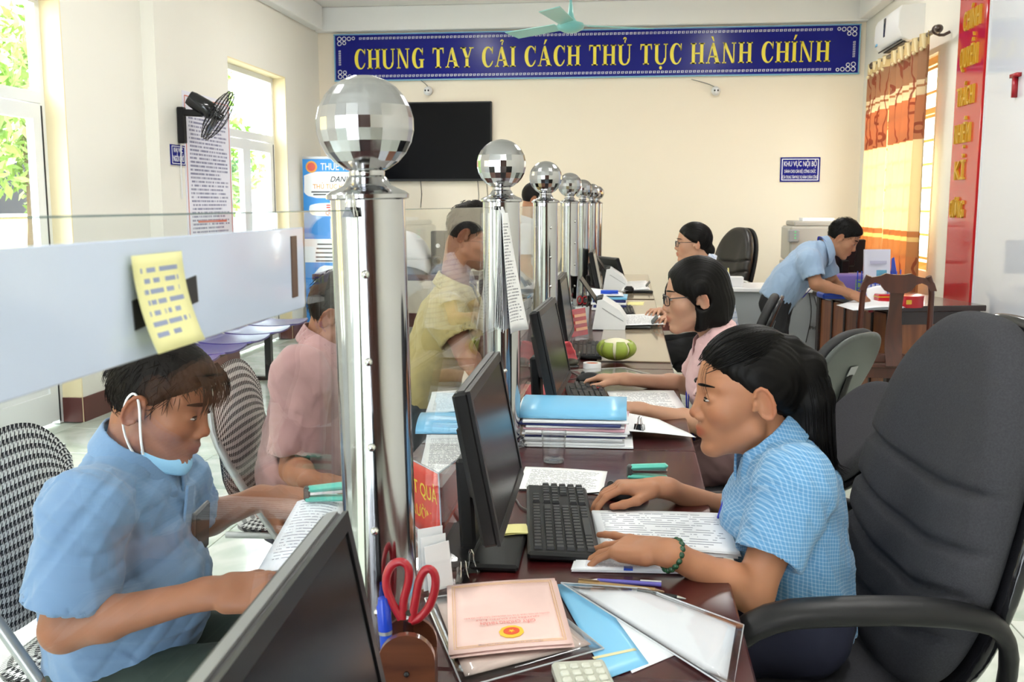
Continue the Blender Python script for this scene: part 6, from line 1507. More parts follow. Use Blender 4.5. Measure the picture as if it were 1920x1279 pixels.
# file stack with rolled light-blue folder
cs = [(978, 800), (1170, 795), (1190, 846), (985, 842)]
c = ctr(cs); fs = thing('file_stack', 'stack of document files under a light blue folder', 'files', (c.x, c.y, TOP), 0)
sw = abs(on(1190, 846).x-on(985, 842).x); sd = .27
for k in range(11):
    mm = [M_paper, M_paper, M_prA, M_paper, M_navy, M_paper, M_paper, mat('pink_folder', (.62, .35, .42), .5), M_paper, M_navy, M_paper][k]
    O('sheet_bundle', B((random.uniform(-.008, .008)+(.012 if k == 0 else 0), random.uniform(-.008, .008), .004+.0066*k), (sw*random.uniform(.93, 1.02)*(1.03 if k == 0 else .97), sd*random.uniform(.92, .98), .0056), Rz(random.uniform(-.05, .05)), .001), mm, fs)
O('blue_folder', MB().surf(6, 16, lambda u, v: ((u-.5)*sw*.99-.004, .0+.115*math.cos(v*math.pi*1.0), .076+.034*math.sin(v*math.pi)), .002), M_lightblue, fs, 180)
O('folder_pages', MB().surf(4, 12, lambda u, v: ((u-.5)*sw*.97-.012, .108*math.cos(v*math.pi), .074+.031*math.sin(v*math.pi)), .002), M_paper, fs, 180)
# open folder with binder clip
of = thing('open_folder', 'open grey document folder with clipped papers beyond the blue folder', 'folder', (on(1205, 800).x, on(1205, 800).y, TOP))
oc = Vector(of.location); P_ = lambda x, y, z: at(x, y, oc.y)-oc
for k in range(5):
    quad_sheet(of, 'sheet', [on(1108+3*k, 766+2*k, TOP+.05-.006*k)-oc, on(1235+4*k, 786+2*k, TOP+.022-.002*k)-oc, on(1305-3*k, 822-2*k, TOP+.010-.0015*k)-oc, on(1120, 806, TOP+.034-.006*k)-oc], M_paper if k != 4 else M_dgrey_pl, .0008, .006)
bc = on(1199, 802, TOP+.035); binder_clip('black binder clip on the open grey folder', (bc.x, bc.y, bc.z-.006), 1.3, 1.0)
# staplers
def stapler(label, loc, rz, rot=None):
    t = thing('stapler', label, 'stapler', loc, rz, 'mint staplers', rot); mm = mat('mint_plastic', (.12, .55, .45), .3)
    O('base', B((0, 0, .006), (.095, .026, .011), ch=.004), mm, t); O('magazine', B((.004, 0, .020), (.085, .013, .008), Ry(-.06), ch=.001), M_steel, t); O('top_arm', B((.002, 0, .031), (.092, .022, .014), Ry(-.10), ch=.006), mm, t); O('hinge', B((-.042, 0, .018), (.014, .022, .03), ch=.003), M_dgrey_pl, t); return t
s1 = on(1214, 899); stapler('mint green stapler beyond the hand on the near mouse', (s1.x, s1.y, TOP), math.radians(-8))
s2 = on(612, 905, .80); stapler('mint green stapler by the hand of the man in dusty pink', (s2.x-.01, s2.y+.03, TOP), .2)
# ---- certificates and folders in the foreground
M_certp = mat('cert_pink', (.80, .56, .52), .5, var=.03, vscale=60)
M_sleeve = glassy('plastic_sleeve', (.965, .97, .98), 1.4, .08)
def cert(label, pix, z, thick, nm='certificate_booklet', marks=True, layers=2):
    cs = [on(x, y, z) for x, y in pix]; c = sum(cs, Vector())/4; c.z = z-thick; t = thing(nm, label, 'booklet', c, 0, 'pink certificates'); rel = [p-c for p in cs]
    for k in range(layers): quad_sheet(t, 'page', [p+Vector((.003*k, -.002*k, -thick*k/layers)) for p in rel], M_certp, .0012, .003)
    if marks:
        a, b, cc, d = rel; ux = (b-a); vy = (d-a)
        Pm = lambda u, v, dz=.0016: a.lerp(b, u).lerp(d.lerp(cc, u), v)+Vector((0, 0, dz+.003*math.sin(u*math.pi)*.7+.003*.5*v*u))
        fr = MB()
        for i, e in enumerate((.045, .065)):
            for (p, q) in (((e, e), (1-e, e)), ((1-e, e), (1-e, 1-e)), ((1-e, 1-e), (e, 1-e)), ((e, 1-e), (e, e))): fr.tube([Pm(p[0]+(q[0]-p[0])*j/6, p[1]+(q[1]-p[1])*j/6, .0012) for j in range(7)], .0005, 4)
        O('border', fr, mat('cert_gold', (.80, .52, .26), .5), t)
        ex, ey, eo = (Pm(.62, .8)-Pm(.42, .8)), (Pm(.52, .88)-Pm(.52, .72)), Pm(.52, .80, .0012)
        O('emblem', MB().prism([(.5*math.cos(k*.3)*(1+.05*(k % 2)), .5*math.sin(k*.3)*(1+.05*(k % 2))) for k in range(21)], .0006, eo, ex*1.0, ey*1.0), mat('emblem_gold', (.85, .50, .04), .45), t)
        O('emblem_core', MB().prism([(.34*math.cos(k*.3), .30*math.sin(k*.3)-.03) for k in range(21)], .0006, eo+Vector((0, 0, .0006)), ex, ey), mat('emblem_red', (.70, .08, .03), .45), t)
        O('emblem_star', MB().prism([((.14 if k % 2 == 0 else .06)*math.sin(k*math.pi/5), (.14 if k % 2 == 0 else .06)*math.cos(k*math.pi/5)) for k in range(10)], .0006, eo+Vector((0, 0, .0012)), ex, ey), MATS['emblem_gold'], t)
        X_ = -(b-a).normalized(); Y_ = (d-a).normalized()
        def tx(s, u, v, hh, ww, mm): 
            xx = X_.copy(); zz_ = Vector((0, 0, 1)); yy = zz_.cross(xx); text('lettering', s, mm, t, Pm(u, v, .0022), xx, yy, hh, ww, 0, 'CENTER', .004)
        mr = mat('cert_red', (.72, .16, .14), .5); mgx = mat('cert_grey', (.42, .30, .32), .5)
        tx('GIẤY CHỨNG NHẬN', .5, .655, .010, .085, mr); tx('QUYỀN SỬ DỤNG ĐẤT', .5, .615, .0045, .10, mr); tx('QUYỀN SỞ HỮU NHÀ Ở VÀ TÀI SẢN KHÁC GẮN LIỀN VỚI ĐẤT', .5, .575, .0045, .135, mr)
        tx('CỘNG HÒA XÃ HỘI CHỦ NGHĨA VIỆT NAM', .5, .945, .0042, .095, mgx)
    return t
sl = [(797, 1122), (985, 1098), (1132, 1216), (868, 1290)]
t = thing('plastic_sleeve', 'clear plastic sleeve holding a second pink certificate', 'sleeve', ctr(sl)+Vector((0, 0, .004)), 0); c0 = Vector(t.location)
quad_sheet(t, 'insert', [on(x, y, TOP+.004)-c0 for x, y in ((818, 1128), (985, 1106), (1108, 1208), (872, 1268))], mat('cert_peach', (.80, .62, .54), .5), .001)
quad_sheet(t, 'film', [on(x, y, TOP+.0065)-c0 for x, y in sl], M_sleeve, .0004, .002)
ed = [on(x, y, TOP+.006)-c0 for x, y in sl]; O('welded_edge', MB().tube(ed+[ed[0]], .0016, 4), mat('sleeve_edge', (.55, .57, .60), .2), t)
cert('pink certificate booklet with gold emblem on top of the plastic sleeve', [(838, 1098), (1040, 1084), (1074, 1208), (841, 1228)], TOP+.014, .008)
bf = [(1040, 1096), (1105, 1092), (1216, 1243), (1138, 1272)]
t = thing('blue_folder', 'light blue card folder poking out between certificate and white papers', 'folder', ctr(bf)+Vector((0, 0, .002))); c0 = Vector(t.location)
quad_sheet(t, 'cover', [on(x, y, TOP+.003)-c0 for x, y in bf], M_lightblue, .0015); quad_sheet(t, 'gold_line', [on(x, y, TOP+.0036)-c0 for x, y in ((1110, 1232), (1190, 1215), (1194, 1219), (1114, 1236))], mat('pale_gold', (.7, .62, .35), .4), .0004)
wfld = [(1052, 1093), (1212, 1104), (1394, 1172), (1374, 1296)]
t = thing('clear_folder', 'clear plastic folder with white papers at the desk corner', 'folder', ctr(wfld)+Vector((0, 0, .004))); c0 = Vector(t.location)
quad_sheet(t, 'paper', [on(x, y, TOP+.007)-c0 for x, y in ((1066, 1098), (1208, 1109), (1380, 1174), (1362, 1282))], M_paper, .0015, .002)
quad_sheet(t, 'film', [on(x, y, TOP+.0095)-c0 for x, y in wfld], M_sleeve, .0004, .003)
ed = [on(x, y, TOP+.009)-c0 for x, y in wfld]; O('welded_edge', MB().tube(ed+[ed[0]], .0015, 4), MATS['sleeve_edge'], t)
paper('white sheet under the blue folder in the foreground', [(1085, 1100), (1200, 1112), (1296, 1215), (1185, 1262)], M_paper, TOP+.0015)
# pens
def pen(label, a, b, r, m, tip, cap_m=None):
    a, b = on(*a, TOP+r), on(*b, TOP+r); c = (a+b)/2; t = thing('pen', label, 'pen', (c.x, c.y, TOP), 0, 'pens in the foreground'); a, b = a-Vector(t.location), b-Vector(t.location); d = (b-a).normalized()
    O('barrel', MB().cyl(a, b, r, r, 10), m, t, 40); O('tip', MB().cyl(b, b+d*r*3, r*.9, r*.25, 10), tip, t, 40); O('clip', MB().box(a+d*.018+Vector((0, 0, r+.001)), (.036, .003, .0015), Rz(math.atan2(d.y, d.x))), cap_m or tip, t)
pen('brass coloured pen lying beside the clear folder', (1085, 1092), (1228, 1108), .0052, mat('brass', (.40, .25, .11), .3, .5), mat('brass_dark', (.2, .11, .05), .35))
pen('blue and white ballpoint pen beyond the brass pen', (1240, 1096), (1120, 1089), .0042, mat('pen_violet', (.12, .10, .45), .3), M_white_pl)
pen('black pen with a silver tip nearest the desk edge', (1195, 1110), (1270, 1121), .0048, M_black_g, M_steel)
# calculator
ca = on(1100, 1290); t = thing('calculator', 'pale calculator peeping in at the bottom edge', 'calculator', (ca.x, ca.y-.015, TOP), .25); O('body', B((0, 0, .009), (.075, .12, .018), Rx(.03), .004), mat('calculator_cream', (.45, .45, .38), .4), t)
for i in range(4):
    for j in range(5): O('button', B((-.025+.0165*i, .040-.019*j, .019), (.012, .012, .006), ch=.002), mat('button_cream', (.60, .60, .52), .4), t)
# pen holder, scissors, marker
hz = 1.205; pc = at(762, 1240, hz); ph_ = thing('pen_holder', 'dark wooden pen holder with rounded front at the bottom edge', 'pen holder', (pc.x, hz, TOP), math.radians(8)); hh_ = at(762, 1192, hz).z-TOP
arc = [(-.037, 0), (.037, 0), (.037, hh_*.62)]+[(.037*math.cos(a*math.pi/12), hh_*.62+hh_*.38*math.sin(a*math.pi/12)) for a in range(1, 12)]+[(-.037, hh_*.62)]
O('front_board', MB().prism(arc, -.012, (0, 0, 0), (1, 0, 0), (0, 0, 1)), M_cupwood, ph_, 40); O('back_board', MB().prism(arc, -.008, (0, .058, 0), (1, 0, 0), (0, 0, 1)), M_cupwood, ph_, 40)
for s in (-1, 1): O('side_board', B((s*.033, .034, hh_*.28), (.008, .05, hh_*.55)), M_cupwood, ph_)
O('bottom', B((0, .034, .006), (.06, .05, .01)), M_cupwood, ph_); O('knob', MB().ball((.0, -.002, hh_*.45), .004, 10, 6), M_black_g, ph_)
sc = thing('scissors', 'red handled scissors standing in the wooden pen holder', 'scissors', (at(768, 1180, hz+.035).x, hz+.035, TOP+.03)); sb = Vector(sc.location)
def loop(pts, nm):
    O(nm, MB().tube([at(x, y, hz+.035)-sb for x, y in pts], .0058, 8, 2, cap=False), M_red, sc, 70)
loop([(752, 1160), (728, 1118), (722, 1085), (735, 1056), (757, 1052), (768, 1068), (766, 1095), (756, 1125), (756, 1160)], 'handle')
loop([(772, 1165), (780, 1120), (786, 1085), (800, 1064), (815, 1072), (818, 1100), (806, 1138), (786, 1160), (772, 1165)], 'handle')
O('blade', B((at(760, 1190, hz+.035)-sb)+Vector((0, .002, -.03)), (.010, .0015, .12), Ry(.05)), M_steel, sc); O('blade', B((at(772, 1190, hz+.035)-sb)+Vector((0, -.002, -.03)), (.010, .0015, .12), Ry(-.05)), M_steel, sc); O('pivot', MB().cyl((at(766, 1150, hz+.03)-sb), (at(766, 1150, hz+.04)-sb), .004, n=10), M_steel, sc)
mp_ = at(722, 1190, hz+.03); mk_ = thing('marker_pen', 'blue capped marker standing in the wooden pen holder', 'marker', (mp_.x+.004, hz+.032, TOP+.02), rot=(0, -.06, 0)); mz = at(722, 1122, hz+.03).z-TOP-.02
O('barrel', MB().cyl((0, 0, 0), (0, 0, mz-.04), .0085, n=14), M_bluepl, mk_, 40); O('cap', MB().lathe([(.0095, mz-.045), (.0095, mz-.012), (.0075, mz-.008), (.0065, mz)], 14), mat('marker_cap', (.01, .05, .50), .25), mk_, 40); O('band', MB().cyl((0, 0, mz-.05), (0, 0, mz-.045), .0092, n=14), M_silver, mk_)
# red acrylic V-stand
K0, K1 = at(829, 1022, 1.78), at(822, 888, 1.78); Lb, Lt = at(735, 958, 2.02), at(725, 838, 2.02); Rb, Rt_ = at(878, 955, 2.08), at(872, 852, 2.08)
vz = K0.z; vst = thing('acrylic_sign_stand', 'clear acrylic table stand with red and yellow signs behind the nearest column', 'sign stand', (K0.x, K0.y, TOP)); vb = Vector(vst.location)
def vpanel(a0, a1, b0, b1, nm, txts):
    """a = left pair, b = right pair (bottom, top)"""
    cs = [Vector(p)-vb for p in (a1, b1, b0, a0)]; n = (cs[1]-cs[0]).cross(cs[3]-cs[0]).normalized()
    if n.dot(Vector((0, 0, 0))-(cs[0]+vb)) : pass
    tocam = (Vector((0, 0, CZ))-vb-cs[0]); n = n if n.dot(tocam) > 0 else -n
    quad_sheet(vst, nm, cs, mat('red_card_print', (.72, .05, .03), .35), .0012); quad_sheet(vst, 'acrylic_sheet', [p-n*.003 for p in cs], M_clear, .001)
    X_ = (cs[1]-cs[0]).normalized(); Y_ = (cs[0]-cs[3]); hh = Y_.length; Y_ = Y_.normalized(); wd = (cs[1]-cs[0]).length
    for s, v, th, tw, al, uu in txts: text('lettering', s, M_yellow_ink, vst, cs[3]+X_*(wd*uu)+Y_*(hh*v)+n*.0015, X_, Y_, hh*th, wd*tw, 0, al, .01)
    O('edge', MB().tube(cs+[cs[0]], .0016, 5), mat('acrylic_edge', (.50, .52, .62), .15), vst)
vpanel(Lb, Lt, K0, K1, 'red_card', [('TRẢ KẾT QUẢ', .55, .20, .90, 'CENTER', .5), ('MÔI TRƯỜNG', .22, .16, .8, 'CENTER', .52)])
vpanel(K0, K1, Rb, Rt_, 'red_card', [])
quad_sheet(vst, 'foot_plate', [Vector((Lb.x, Lb.y, TOP+.002))-vb, Vector((Rb.x, Rb.y, TOP+.002))-vb, Vector((K0.x+.03, K0.y-.04, TOP+.002))-vb, Vector((K0.x-.02, K0.y-.04, TOP+.002))-vb], M_clear, .003)
for p, q in ((K0, (K0.x, K0.y)), (Lb, (Lb.x, Lb.y)), (Rb, (Rb.x, Rb.y))): O('leg', MB().tube([Vector(p)-vb, Vector((q[0], q[1], TOP+.002))-vb], .0025, 6), M_clear, vst)
# white card holder beside the column
wq = on(800, 1110); t = thing('card_holder', 'clear leaflet holder with white cards close behind the nearest column', 'leaflet holder', (-.318, 1.575, TOP), math.radians(-55))
O('tray', B((0, 0, .03), (.05, .09, .06), ch=.003), M_clear, t)
for k in range(3): O('card', B((-.008+.008*k, .004*k, .062-.006*k), (.001, .045, .105-.012*k), Rx(.05*k)), M_paper, t)
# cables near the first monitor
t = thing('cable_bundle', 'grey and black cables trailing from the near monitor to the clips', 'cable', (-.27, 1.72, TOP))
cbz = Vector(t.location)
O('grey_cable', MB().tube([on(x, y, TOP+.006)-cbz for x, y in ((905, 955), (850, 985), (832, 1015), (850, 1040), (862, 1070), (858, 1095))], .004, 8, 2), M_gcable, t, 60)
O('black_cable', MB().tube([at(912, 985, 1.78)-cbz, at(885, 1045, 1.72)-cbz, on(862, 1085, TOP+.004)-cbz], .003, 6, 2), M_cable, t, 60)
O('signal_cable', MB().tube([on(x, y, TOP+.004)-cbz for x, y in ((990, 957), (975, 950), (968, 935), (955, 928))], .002, 6, 2), M_gcable, t, 60)
b_ = on(868, 1088); binder_clip('binder clip lying by the cables above the certificate', (b_.x, b_.y, TOP), .6, .9); b_ = on(882, 1075); binder_clip('binder clip standing behind the cable ends', (b_.x, b_.y+.01, TOP), 1.9, 1.0)
# ---- public side of the counter
paper('loose white sheets on the public side behind the first glass', [(810, 735), (908, 728), (900, 765), (800, 775)], M_prA, TOP+.003, layers=3)
paper('documents spread on the public side near the red signs', [(800, 815), (895, 815), (900, 885), (790, 890)], M_prB, TOP+.004, layers=4)
paper('single sheet beside the monitor on the public side', [(862, 868), (915, 862), (918, 918), (862, 915)], M_prC, TOP+.0015)
bfc = on(850, 800); t = thing('blue_folder', 'light blue folder on the public side behind the near monitor', 'folder', (bfc.x, bfc.y, TOP), .1); O('cover', MB().surf(6, 10, lambda u, v: ((u-.5)*.20, .11*math.cos(v*math.pi), .003+.03*math.sin(v*math.pi)), .002), M_lightblue, t, 180); O('pages', B((0, 0, .006), (.19, .19, .01)), M_paper, t)
pe = [at(566, 925, 2.14), at(652, 932, 2.14), at(600, 1078, 1.72), at(478, 1078, 1.72)]
t = thing('held_document', 'white printed sheets held by the man in the blue polo', 'paper', sum(pe, Vector())/4); c0 = Vector(t.location)
quad_sheet(t, 'sheet', [p-c0 for p in pe], printed('held_print', (.80, .82, .90), (.1, .1, .2), 26, .12, .5, .25, 12, 31), .0008, .012)
quad_sheet(t, 'sheet', [p-c0+Vector((.006, .004, -.003)) for p in pe], M_paper, .0008, .012)
# ---- second worker
paper('white form under the left arm of the woman in pink', [(1137, 733), (1262, 732), (1287, 772), (1160, 776)], M_prC, TOP+.002, .002, layers=2)
cl2 = [(1066, 694), (1170, 688), (1226, 702), (1100, 712)]
t = thing('clear_file', 'clear plastic file lying in front of the pomelo', 'file', ctr(cl2)+Vector((0, 0, .002))); c0 = Vector(t.location)
quad_sheet(t, 'paper', [on(x, y, TOP+.003)-c0 for x, y in cl2], printed('file_print', (.55, .53, .48), (.3, .3, .3), 12, .12, .3, .4, 10, 41), .002); quad_sheet(t, 'film', [on(x, y, TOP+.006)-c0 for x, y in cl2], M_sleeve, .0004)
pm = on(1155, 682); t = thing('pomelo', 'half peeled green pomelo resting on the clear file', 'pomelo', (pm.x, pm.y+.05, TOP+.008), .3)
M_peel = mat('pomelo_green', (.30, .38, .05), .45, var=.25, vscale=30, bump=.2, bscale=200); M_pith = mat('pomelo_pith', (.80, .74, .55), .8)
O('flesh', MB().ball((0, 0, .046), .076, 24, 14, (1, 1, .60)), M_pith, t, 180)
for k in range(8):
    a0 = k*math.pi/4; op = .16+.10*(k % 3); tpz = .80-.1*(k % 2)
    def pl(u, v, a0=a0, op=op, tpz=tpz):
        a = a0+(u-.5)*(.70-.12*v); ph_2 = -1.35+v*(1.35+tpz); r = .079+.02*op*max(0, v-.5); return Vector((math.cos(a)*math.cos(ph_2)*r*1.06, math.sin(a)*math.cos(ph_2)*r*1.06, .048+.079*.62*math.sin(ph_2)))
    O('peel_segment', MB().surf(6, 9, pl, .007), M_peel, t, 180)
tr = on(1110, 691); t = thing('tape_roll', 'white roll of adhesive tape beside the pomelo', 'tape', (tr.x, tr.y+.01, TOP)); O('ring', MB().lathe([(.026, 0), (.036, 0), (.036, .022), (.026, .022), (.026, 0)], 28), M_white_pl, t, 40); O('label', MB().lathe([(.025, .002), (.0255, .019)], 24), mat('label_orange', (.5, .1, .03), .5), t)
jr = on(1070, 688); t = tumbler('glass jar with sweets beside the third column', (jr.x, jr.y+.01, TOP), .042, .06, nm='glass_jar'); O('sweets', MB().ball((0, 0, .018), .032, 12, 8, (1, 1, .5)), mat('dark_sweets', (.05, .05, .03), .5), t, 60)
t = thing('snack_packet', 'crumpled red snack packet standing in the glass jar', 'packet', (jr.x-.008, jr.y+.005, TOP+.035), rot=(.2, -.45, .2)); O('pouch', MB().surf(7, 9, lambda u, v: ((u-.5)*.062, .010*math.sin(u*math.pi)*math.sin(v*math.pi)+.003*math.sin(v*14+u*5), .085*v-.02), .012, True), mat('pink_red_foil', (.70, .10, .12), .3), t, 60)
rp2 = on(1008, 738); t = thing('red_phone_case', 'red slim case lying under the monitor of the woman in pink', 'case', (rp2.x, rp2.y, TOP), .2); O('shell', B((0, 0, .008), (.08, .16, .014), Rx(.05), .005), M_red, t); O('strap', MB().tube([(.02, .08, .01), (.04, .12, .02), (.0, .15, .005)], .003, 6, 1), M_black_m, t)
t = thing('loose_cable', 'thin black cable beside the second column', 'cable', (on(990, 740).x, on(990, 740).y, TOP)); O('wire', MB().tube([(0, 0, .003), (-.03, .06, .02), (.02, .12, .05), (.06, .16, .02), (.07, .20, .003)], .002, 6, 2), M_cable, t, 60)
# pen in the hand of the woman in pink
wp = Vector(B_P['tips']['R'][0]); t = thing('pen', 'red and white pen held by the woman in pink', 'pen', wp+Vector((.03, -.03, .012)), rot=(math.radians(80), 0, math.radians(35))); O('barrel', MB().cyl((0, 0, -.06), (0, 0, .06), .004, n=10), M_white_pl, t, 40); O('cap', MB().cyl((0, 0, .03), (0, 0, .075), .0046, n=10), M_red, t, 40)
# ---- scanners
def scanner(label, loc, rz, k=1.0):
    t = thing('document_scanner', label, 'scanner', loc, rz, 'white document scanners')
    O('body', MB().prism([(-.085*k, 0), (.085*k, 0), (.09*k, .05*k), (.055*k, .10*k), (-.03*k, .155*k), (-.06*k, .15*k)], .29*k, (0, .145*k, 0), (1, 0, 0), (0, 0, 1)), M_white_pl, t, 30)
    O('seam', B((.02*k, -.1465*k, .078*k), (.13*k, .002, .003), Ry(.55)), M_grey_pl, t)
    O('feed_tray', B((-.105*k, 0, .19*k), (.006, .24*k, .17*k), Ry(-.62), .002), M_black, t); O('feed_slot', B((-.05*k, 0, .152*k), (.03, .24*k, .012), Ry(-.3)), M_black_m, t)
    O('output_tray', B((.15*k, 0, .010), (.14*k, .22*k, .012), ch=.003), M_dgrey_pl, t); O('stop_flap', B((.235*k, 0, .035), (.006, .16*k, .06*k), Ry(.7)), M_dgrey_pl, t); return t
s_ = on(1141, 621); scanner('white document scanner nearer the pomelo with papers in its tray', (s_.x, s_.y+.16, TOP+.006), 0, 1.0)
s_ = on(1150, 545); scanner('white document scanner farther along by the woman in plaid', (s_.x+.01, s_.y+.1, TOP+.006), 0, 1.05)
paper('printed sheet fed out of the nearer white scanner', [(1165, 590), (1235, 588), (1248, 608), (1170, 610)], M_prB, TOP+.03)
paper('papers in a clear tray in front of the farther scanner', [(1168, 528), (1212, 526), (1216, 542), (1168, 544)], M_prA, TOP+.03, layers=4, dz=.004)
b2 = on(1142, 582); fs2 = thing('binder_stack', 'blue binders and papers piled before the farther scanner', 'binders', (b2.x, b2.y+.1, TOP))
for k in range(5): O('binder', B((.004*math.sin(k*2), .003*k, .010+.016*k), (.215-.012*(k % 2), .26, .014), Rz(.04*math.sin(k*3)), .002), [M_paper, M_navy, M_paper, M_navy, M_lightblue][k], fs2)
quad_sheet(fs2, 'top_sheet', [(-.12, .12, .12), (.08, .12, .09), (.09, -.10, .088), (-.11, -.12, .092)], M_paper, .001, .004)
t = thing('blue_stapler', 'blue stapler on top of the binder pile', 'stapler', (b2.x-.0, b2.y+.05, TOP+.098), 0); O('arm', B((0, 0, .016), (.11, .025, .014), ch=.004), M_bluepl, t); O('base', B((0, 0, .005), (.11, .024, .008), ch=.002), M_bluepl, t)
cu = at(1092, 560, 5.3); t = thing('pen_cup', 'white cup of scissors and pens by the third column', 'cup', (cu.x, 5.3, TOP)); O('cup', MB().lathe([(.03, 0), (.034, .004), (.038, .11), (.035, .11), (.028, .01), (.001, .008)], 20), M_white_pl, t, 50)
t = thing('scissors', 'small red handled scissors in the white cup', 'scissors', (cu.x, 5.3, TOP+.06))
for s in (-1, 1):
    O('handle', MB().tube([(s*.014+.013*math.cos(a*.524), 0, .085+.02*math.sin(a*.524)) for a in range(13)], .004, 6, cap=False), M_red, t, 60); O('blade', B((s*.004, 0, .02), (.006, .002, .10), Ry(-s*.08)), M_steel, t)
t = thing('black_pen', 'black pen standing in the white cup', 'pen', (cu.x+.018, 5.3, TOP+.03)); O('barrel', MB().cyl((0, 0, 0), (.012, 0, .14), .006, n=10), M_black_g, t, 40); O('tip_cap', MB().cyl((.012, 0, .14), (.0135, 0, .165), .0065, n=10), M_white_pl, t, 40)
t = thing('red_card_stand', 'small red notice card in a clear stand beside the third column monitor', 'sign', (at(1085, 600, 4.75).x, 4.75, TOP), math.radians(60)); O('card', B((0, 0, .09), (.14, .002, .13), Rx(-.15)), M_redboard, t); O('stand', B((0, -.003, .09), (.15, .002, .15), Rx(-.15)), M_clear, t); O('foot', B((0, .02, .004), (.15, .07, .004)), M_clear, t)
for k in range(3): O('print_line', B((0, -.008-.006*(2-k)*.9, .06+.032*k), (.10, .001, .014), Rx(-.15)), mat('peach_print', (.75, .40, .25), .5), t)
t = thing('clear_stand', 'empty bent clear acrylic stand on the desk before the nearer scanner', 'stand', (on(1085, 640).x, on(1085, 640).y+.1, TOP), .3); O('panel', B((0, 0, .04), (.12, .003, .09), Rx(-.6)), M_clear, t); O('panel', B((0, .05, .04), (.12, .003, .09), Rx(.6)), M_clear, t)
for (x, h_, lab) in ((1147, .16, 'tall clear label holder at the far end of the counter'), (1159, .09, 'short clear label holder at the far end of the counter')):
    q = at(x, 512, 8.6); t = thing('label_holder', lab, 'label holder', (q.x, 8.6, TOP)); O('plate', B((0, 0, h_/2+.004), (.05, .004, h_)), mat('pinkish_label', (.72, .62, .68), .4), t); O('foot', B((0, 0, .004), (.06, .05, .006)), M_clear, t); O('caption', B((0, -.003, h_*.75), (.03, .001, .02)), M_rred, t)
t = thing('bar_scanner', 'dark handheld device on the desk by the farther scanner', 'device', (on(1205, 551).x, on(1205, 551).y, TOP), 0); O('body', B((0, 0, .014), (.15, .05, .022), ch=.006), M_black, t); O('head', B((-.10, 0, .03), (.07, .07, .05), ch=.015), M_black, t)
paper('yellow slip of paper beside the hands of the woman in plaid', [(1178, 566), (1208, 566), (1206, 572), (1174, 572)], M_note, TOP+.0062)
# ---- wooden desk things
DZ = .745
def ond(x, y): return on(x, y, DZ+.001)
cs = [(1568, 572), (1640, 556), (1688, 580), (1600, 582)]
t = thing('paper_sheet', 'white papers under the hands of the bending man', 'paper', ctr(cs, DZ+.001), 0, 'papers on the wooden desk'); c0 = Vector(t.location)
for k in range(4): quad_sheet(t, 'sheet', [ond(x, y)-c0+Vector((.01*k, 0, .002*k)) for x, y in cs], M_paper, .0008, .004*k)
q = on(1663, 566, DZ); t = thing('paper_sheet', 'folded white sheet standing up beside the red tin', 'paper', (q.x-.05, q.y, DZ), .3, 'papers on the wooden desk'); quad_sheet(t, 'sheet', [(-.09, .03, .085), (.05, .03, .11), (.06, -.03, .002), (-.10, -.03, .002)], M_paper, .001, .01, both=True)
M_redtin = mat('red_tin', (.55, .015, .025), .25, coat=.4)
for (x, y, w_, h_, lab) in ((1706, 577, .20, .075, 'large red tin with gold emblem behind the wooden chair'), (1655, 568, .085, .06, 'small red box beside the large red tin')):
    q = on(x, y, DZ); t = thing('red_tin', lab, 'tin', (q.x, q.y+w_/2-.03, DZ), .15, 'red tins on the wooden desk')
    if w_ > .1: O('tin', MB().lathe([(w_/2*.98, 0), (w_/2, .006), (w_/2, h_-.012), (w_/2*1.015, h_-.01), (w_/2*1.015, h_), (w_/2*.9, h_+.002), (.001, h_+.002)], 32), M_redtin, t, 40); O('emblem', B((-.03, -w_/2*.97, h_*.5), (.035, .004, .028), ch=.001), M_gold, t)
    else: O('box', B((0, 0, h_/2), (w_, w_, h_), ch=.005), M_redtin, t); O('stripe', B((0, 0, h_*.7), (w_+.002, w_+.002, .008)), M_gold, t)
q = on(1600, 560, DZ); t = thing('storage_box', 'clear lidded storage box of purple goods on the wooden desk', 'box', (q.x+.03, q.y+.35, DZ), .15); O('tub', B((0, 0, .075), (.26, .18, .15), ch=.01), mat('violet_tub', (.25, .18, .50), .35), t); O('lid', B((0, 0, .157), (.29, .20, .016), ch=.006), M_clear, t); O('print', B((.06, -.092, .075), (.07, .002, .08)), mat('lime_print', (.35, .55, .2), .5), t)
q = on(1590, 566, DZ); t = thing('blue_case', 'flat blue case under the arms of the bending man', 'case', (q.x-.02, q.y+.28, DZ), .1); O('body', B((0, 0, .02), (.24, .17, .04), ch=.01), M_bluepl, t); O('seam', B((0, -.086, .02), (.22, .002, .004)), M_navy, t)
bp_ = at(1652, 500, 7.25); t = thing('blue_basket', 'blue plastic mesh basket on the wooden desk', 'basket', (bp_.x, 7.30, DZ+.012), .2)
bz = MB(); n_ = 9
for k in range(n_):
    x = -.12+.24*k/(n_-1); bz.box((x, -.08, .05+.006*k), (.006, .006, .09+.012*k)).box((x, .08, .08), (.006, .006, .18))
for z in (.006, .05, .095): bz.box((0, -.08, z), (.25, .006, .008)).box((0, .08, z), (.25, .006, .008)).box((-.123, 0, z), (.006, .16, .008)).box((.123, 0, z), (.006, .16, .008))
bm_ = O('mesh_sides', bz, M_bluepl, t); bm_['kind'] = 'stuff'; O('floor_plate', B((0, 0, .004), (.25, .17, .008)), M_bluepl, t); O('side_plate', MB().prism([(-.08, 0), (.08, 0), (.08, .26), (.05, .27), (-.02, .12), (-.08, .10)], .006, (.125, 0, 0), (0, 1, 0), (0, 0, 1)), M_bluepl, t)
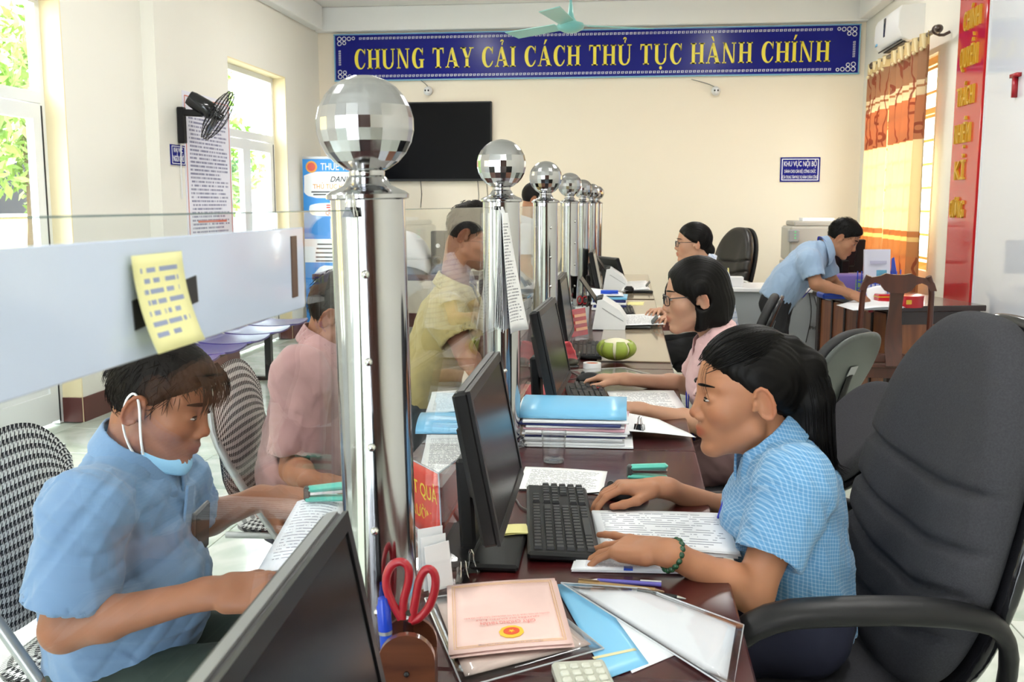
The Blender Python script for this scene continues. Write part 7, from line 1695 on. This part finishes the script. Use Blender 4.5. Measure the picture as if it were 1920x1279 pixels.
t = thing('brochure', 'upright white brochure with a picture in the blue basket', 'brochure', (bp_.x-.02, 7.28, DZ+.022), .2); O('booklet', B((0, 0, .16), (.19, .02, .32), Rx(-.08), .002), mat('lavender_paper', (.70, .70, .80), .5), t); O('picture', B((.03, -.0125, .14), (.075, .002, .07), Rx(-.08)), mat('sea_photo', (.12, .35, .50), .4, var=.6, vscale=30), t); O('caption', B((0, -.018, .23), (.12, .002, .02), Rx(-.08)), mat('pale_violet', (.5, .48, .62), .5), t)
q = at(1582, 497, 8.15); monitor('black monitor turned sideways behind the bending man', (q.x-.03, 8.15, .745), math.radians(205), .12, .42, .26, 5)
q = on(1396, 553, .745); t = thing('white_box', 'small white carton with yellow sticks on the grey desk', 'box', (q.x, 8.15, .745), 0); O('carton', B((0, 0, .04), (.14, .10, .08), ch=.003), M_white_pl, t); O('stick', MB().cyl((-.045, 0, .08), (-.05, 0, .15), .006, n=8), M_note, t); O('divider', B((0, 0, .075), (.12, .004, .02)), M_white, t)
q = on(1515, 548, .745); t = thing('laptop', 'closed black laptop on the grey desk with hanging cables', 'laptop', (q.x, 8.2, .745), 0); O('base', B((0, 0, .01), (.33, .22, .018), ch=.004), M_black, t); O('lid', B((0, 0, .024), (.33, .22, .008), ch=.003), M_bezel, t)
for k in range(3): O('cable', MB().tube([(.05+.04*k, -.10, .012), (.06+.03*k, -.215, -.02), (.09+.05*k, -.222, -.20), (.05+.10*k, -.222, -.42)], .004, 6, 2), M_cable, t, 60)
t = thing('stamp', 'small red stamp in the hand of the bending man', 'stamp', Vector(D_P['tips']['R'][1])+Vector((.01, -.01, -.01))); O('grip', MB().cyl((0, 0, .01), (0, 0, .05), .010, .014, 12), M_clear, t, 40); O('die', MB().cyl((0, 0, -.005), (0, 0, .01), .016, n=14), M_red, t, 40)
q = on(1632, 562, DZ); t = thing('glue_bottle', 'small white bottle with red cap on the wooden desk', 'bottle', (q.x+.22, q.y+.25, DZ)); O('bottle', MB().lathe([(.018, 0), (.02, .004), (.02, .07), (.008, .085), (.008, .095)], 16), M_white_pl, t, 50); O('cap', MB().cyl((0, 0, .092), (0, 0, .115), .01, n=12), M_red, t)
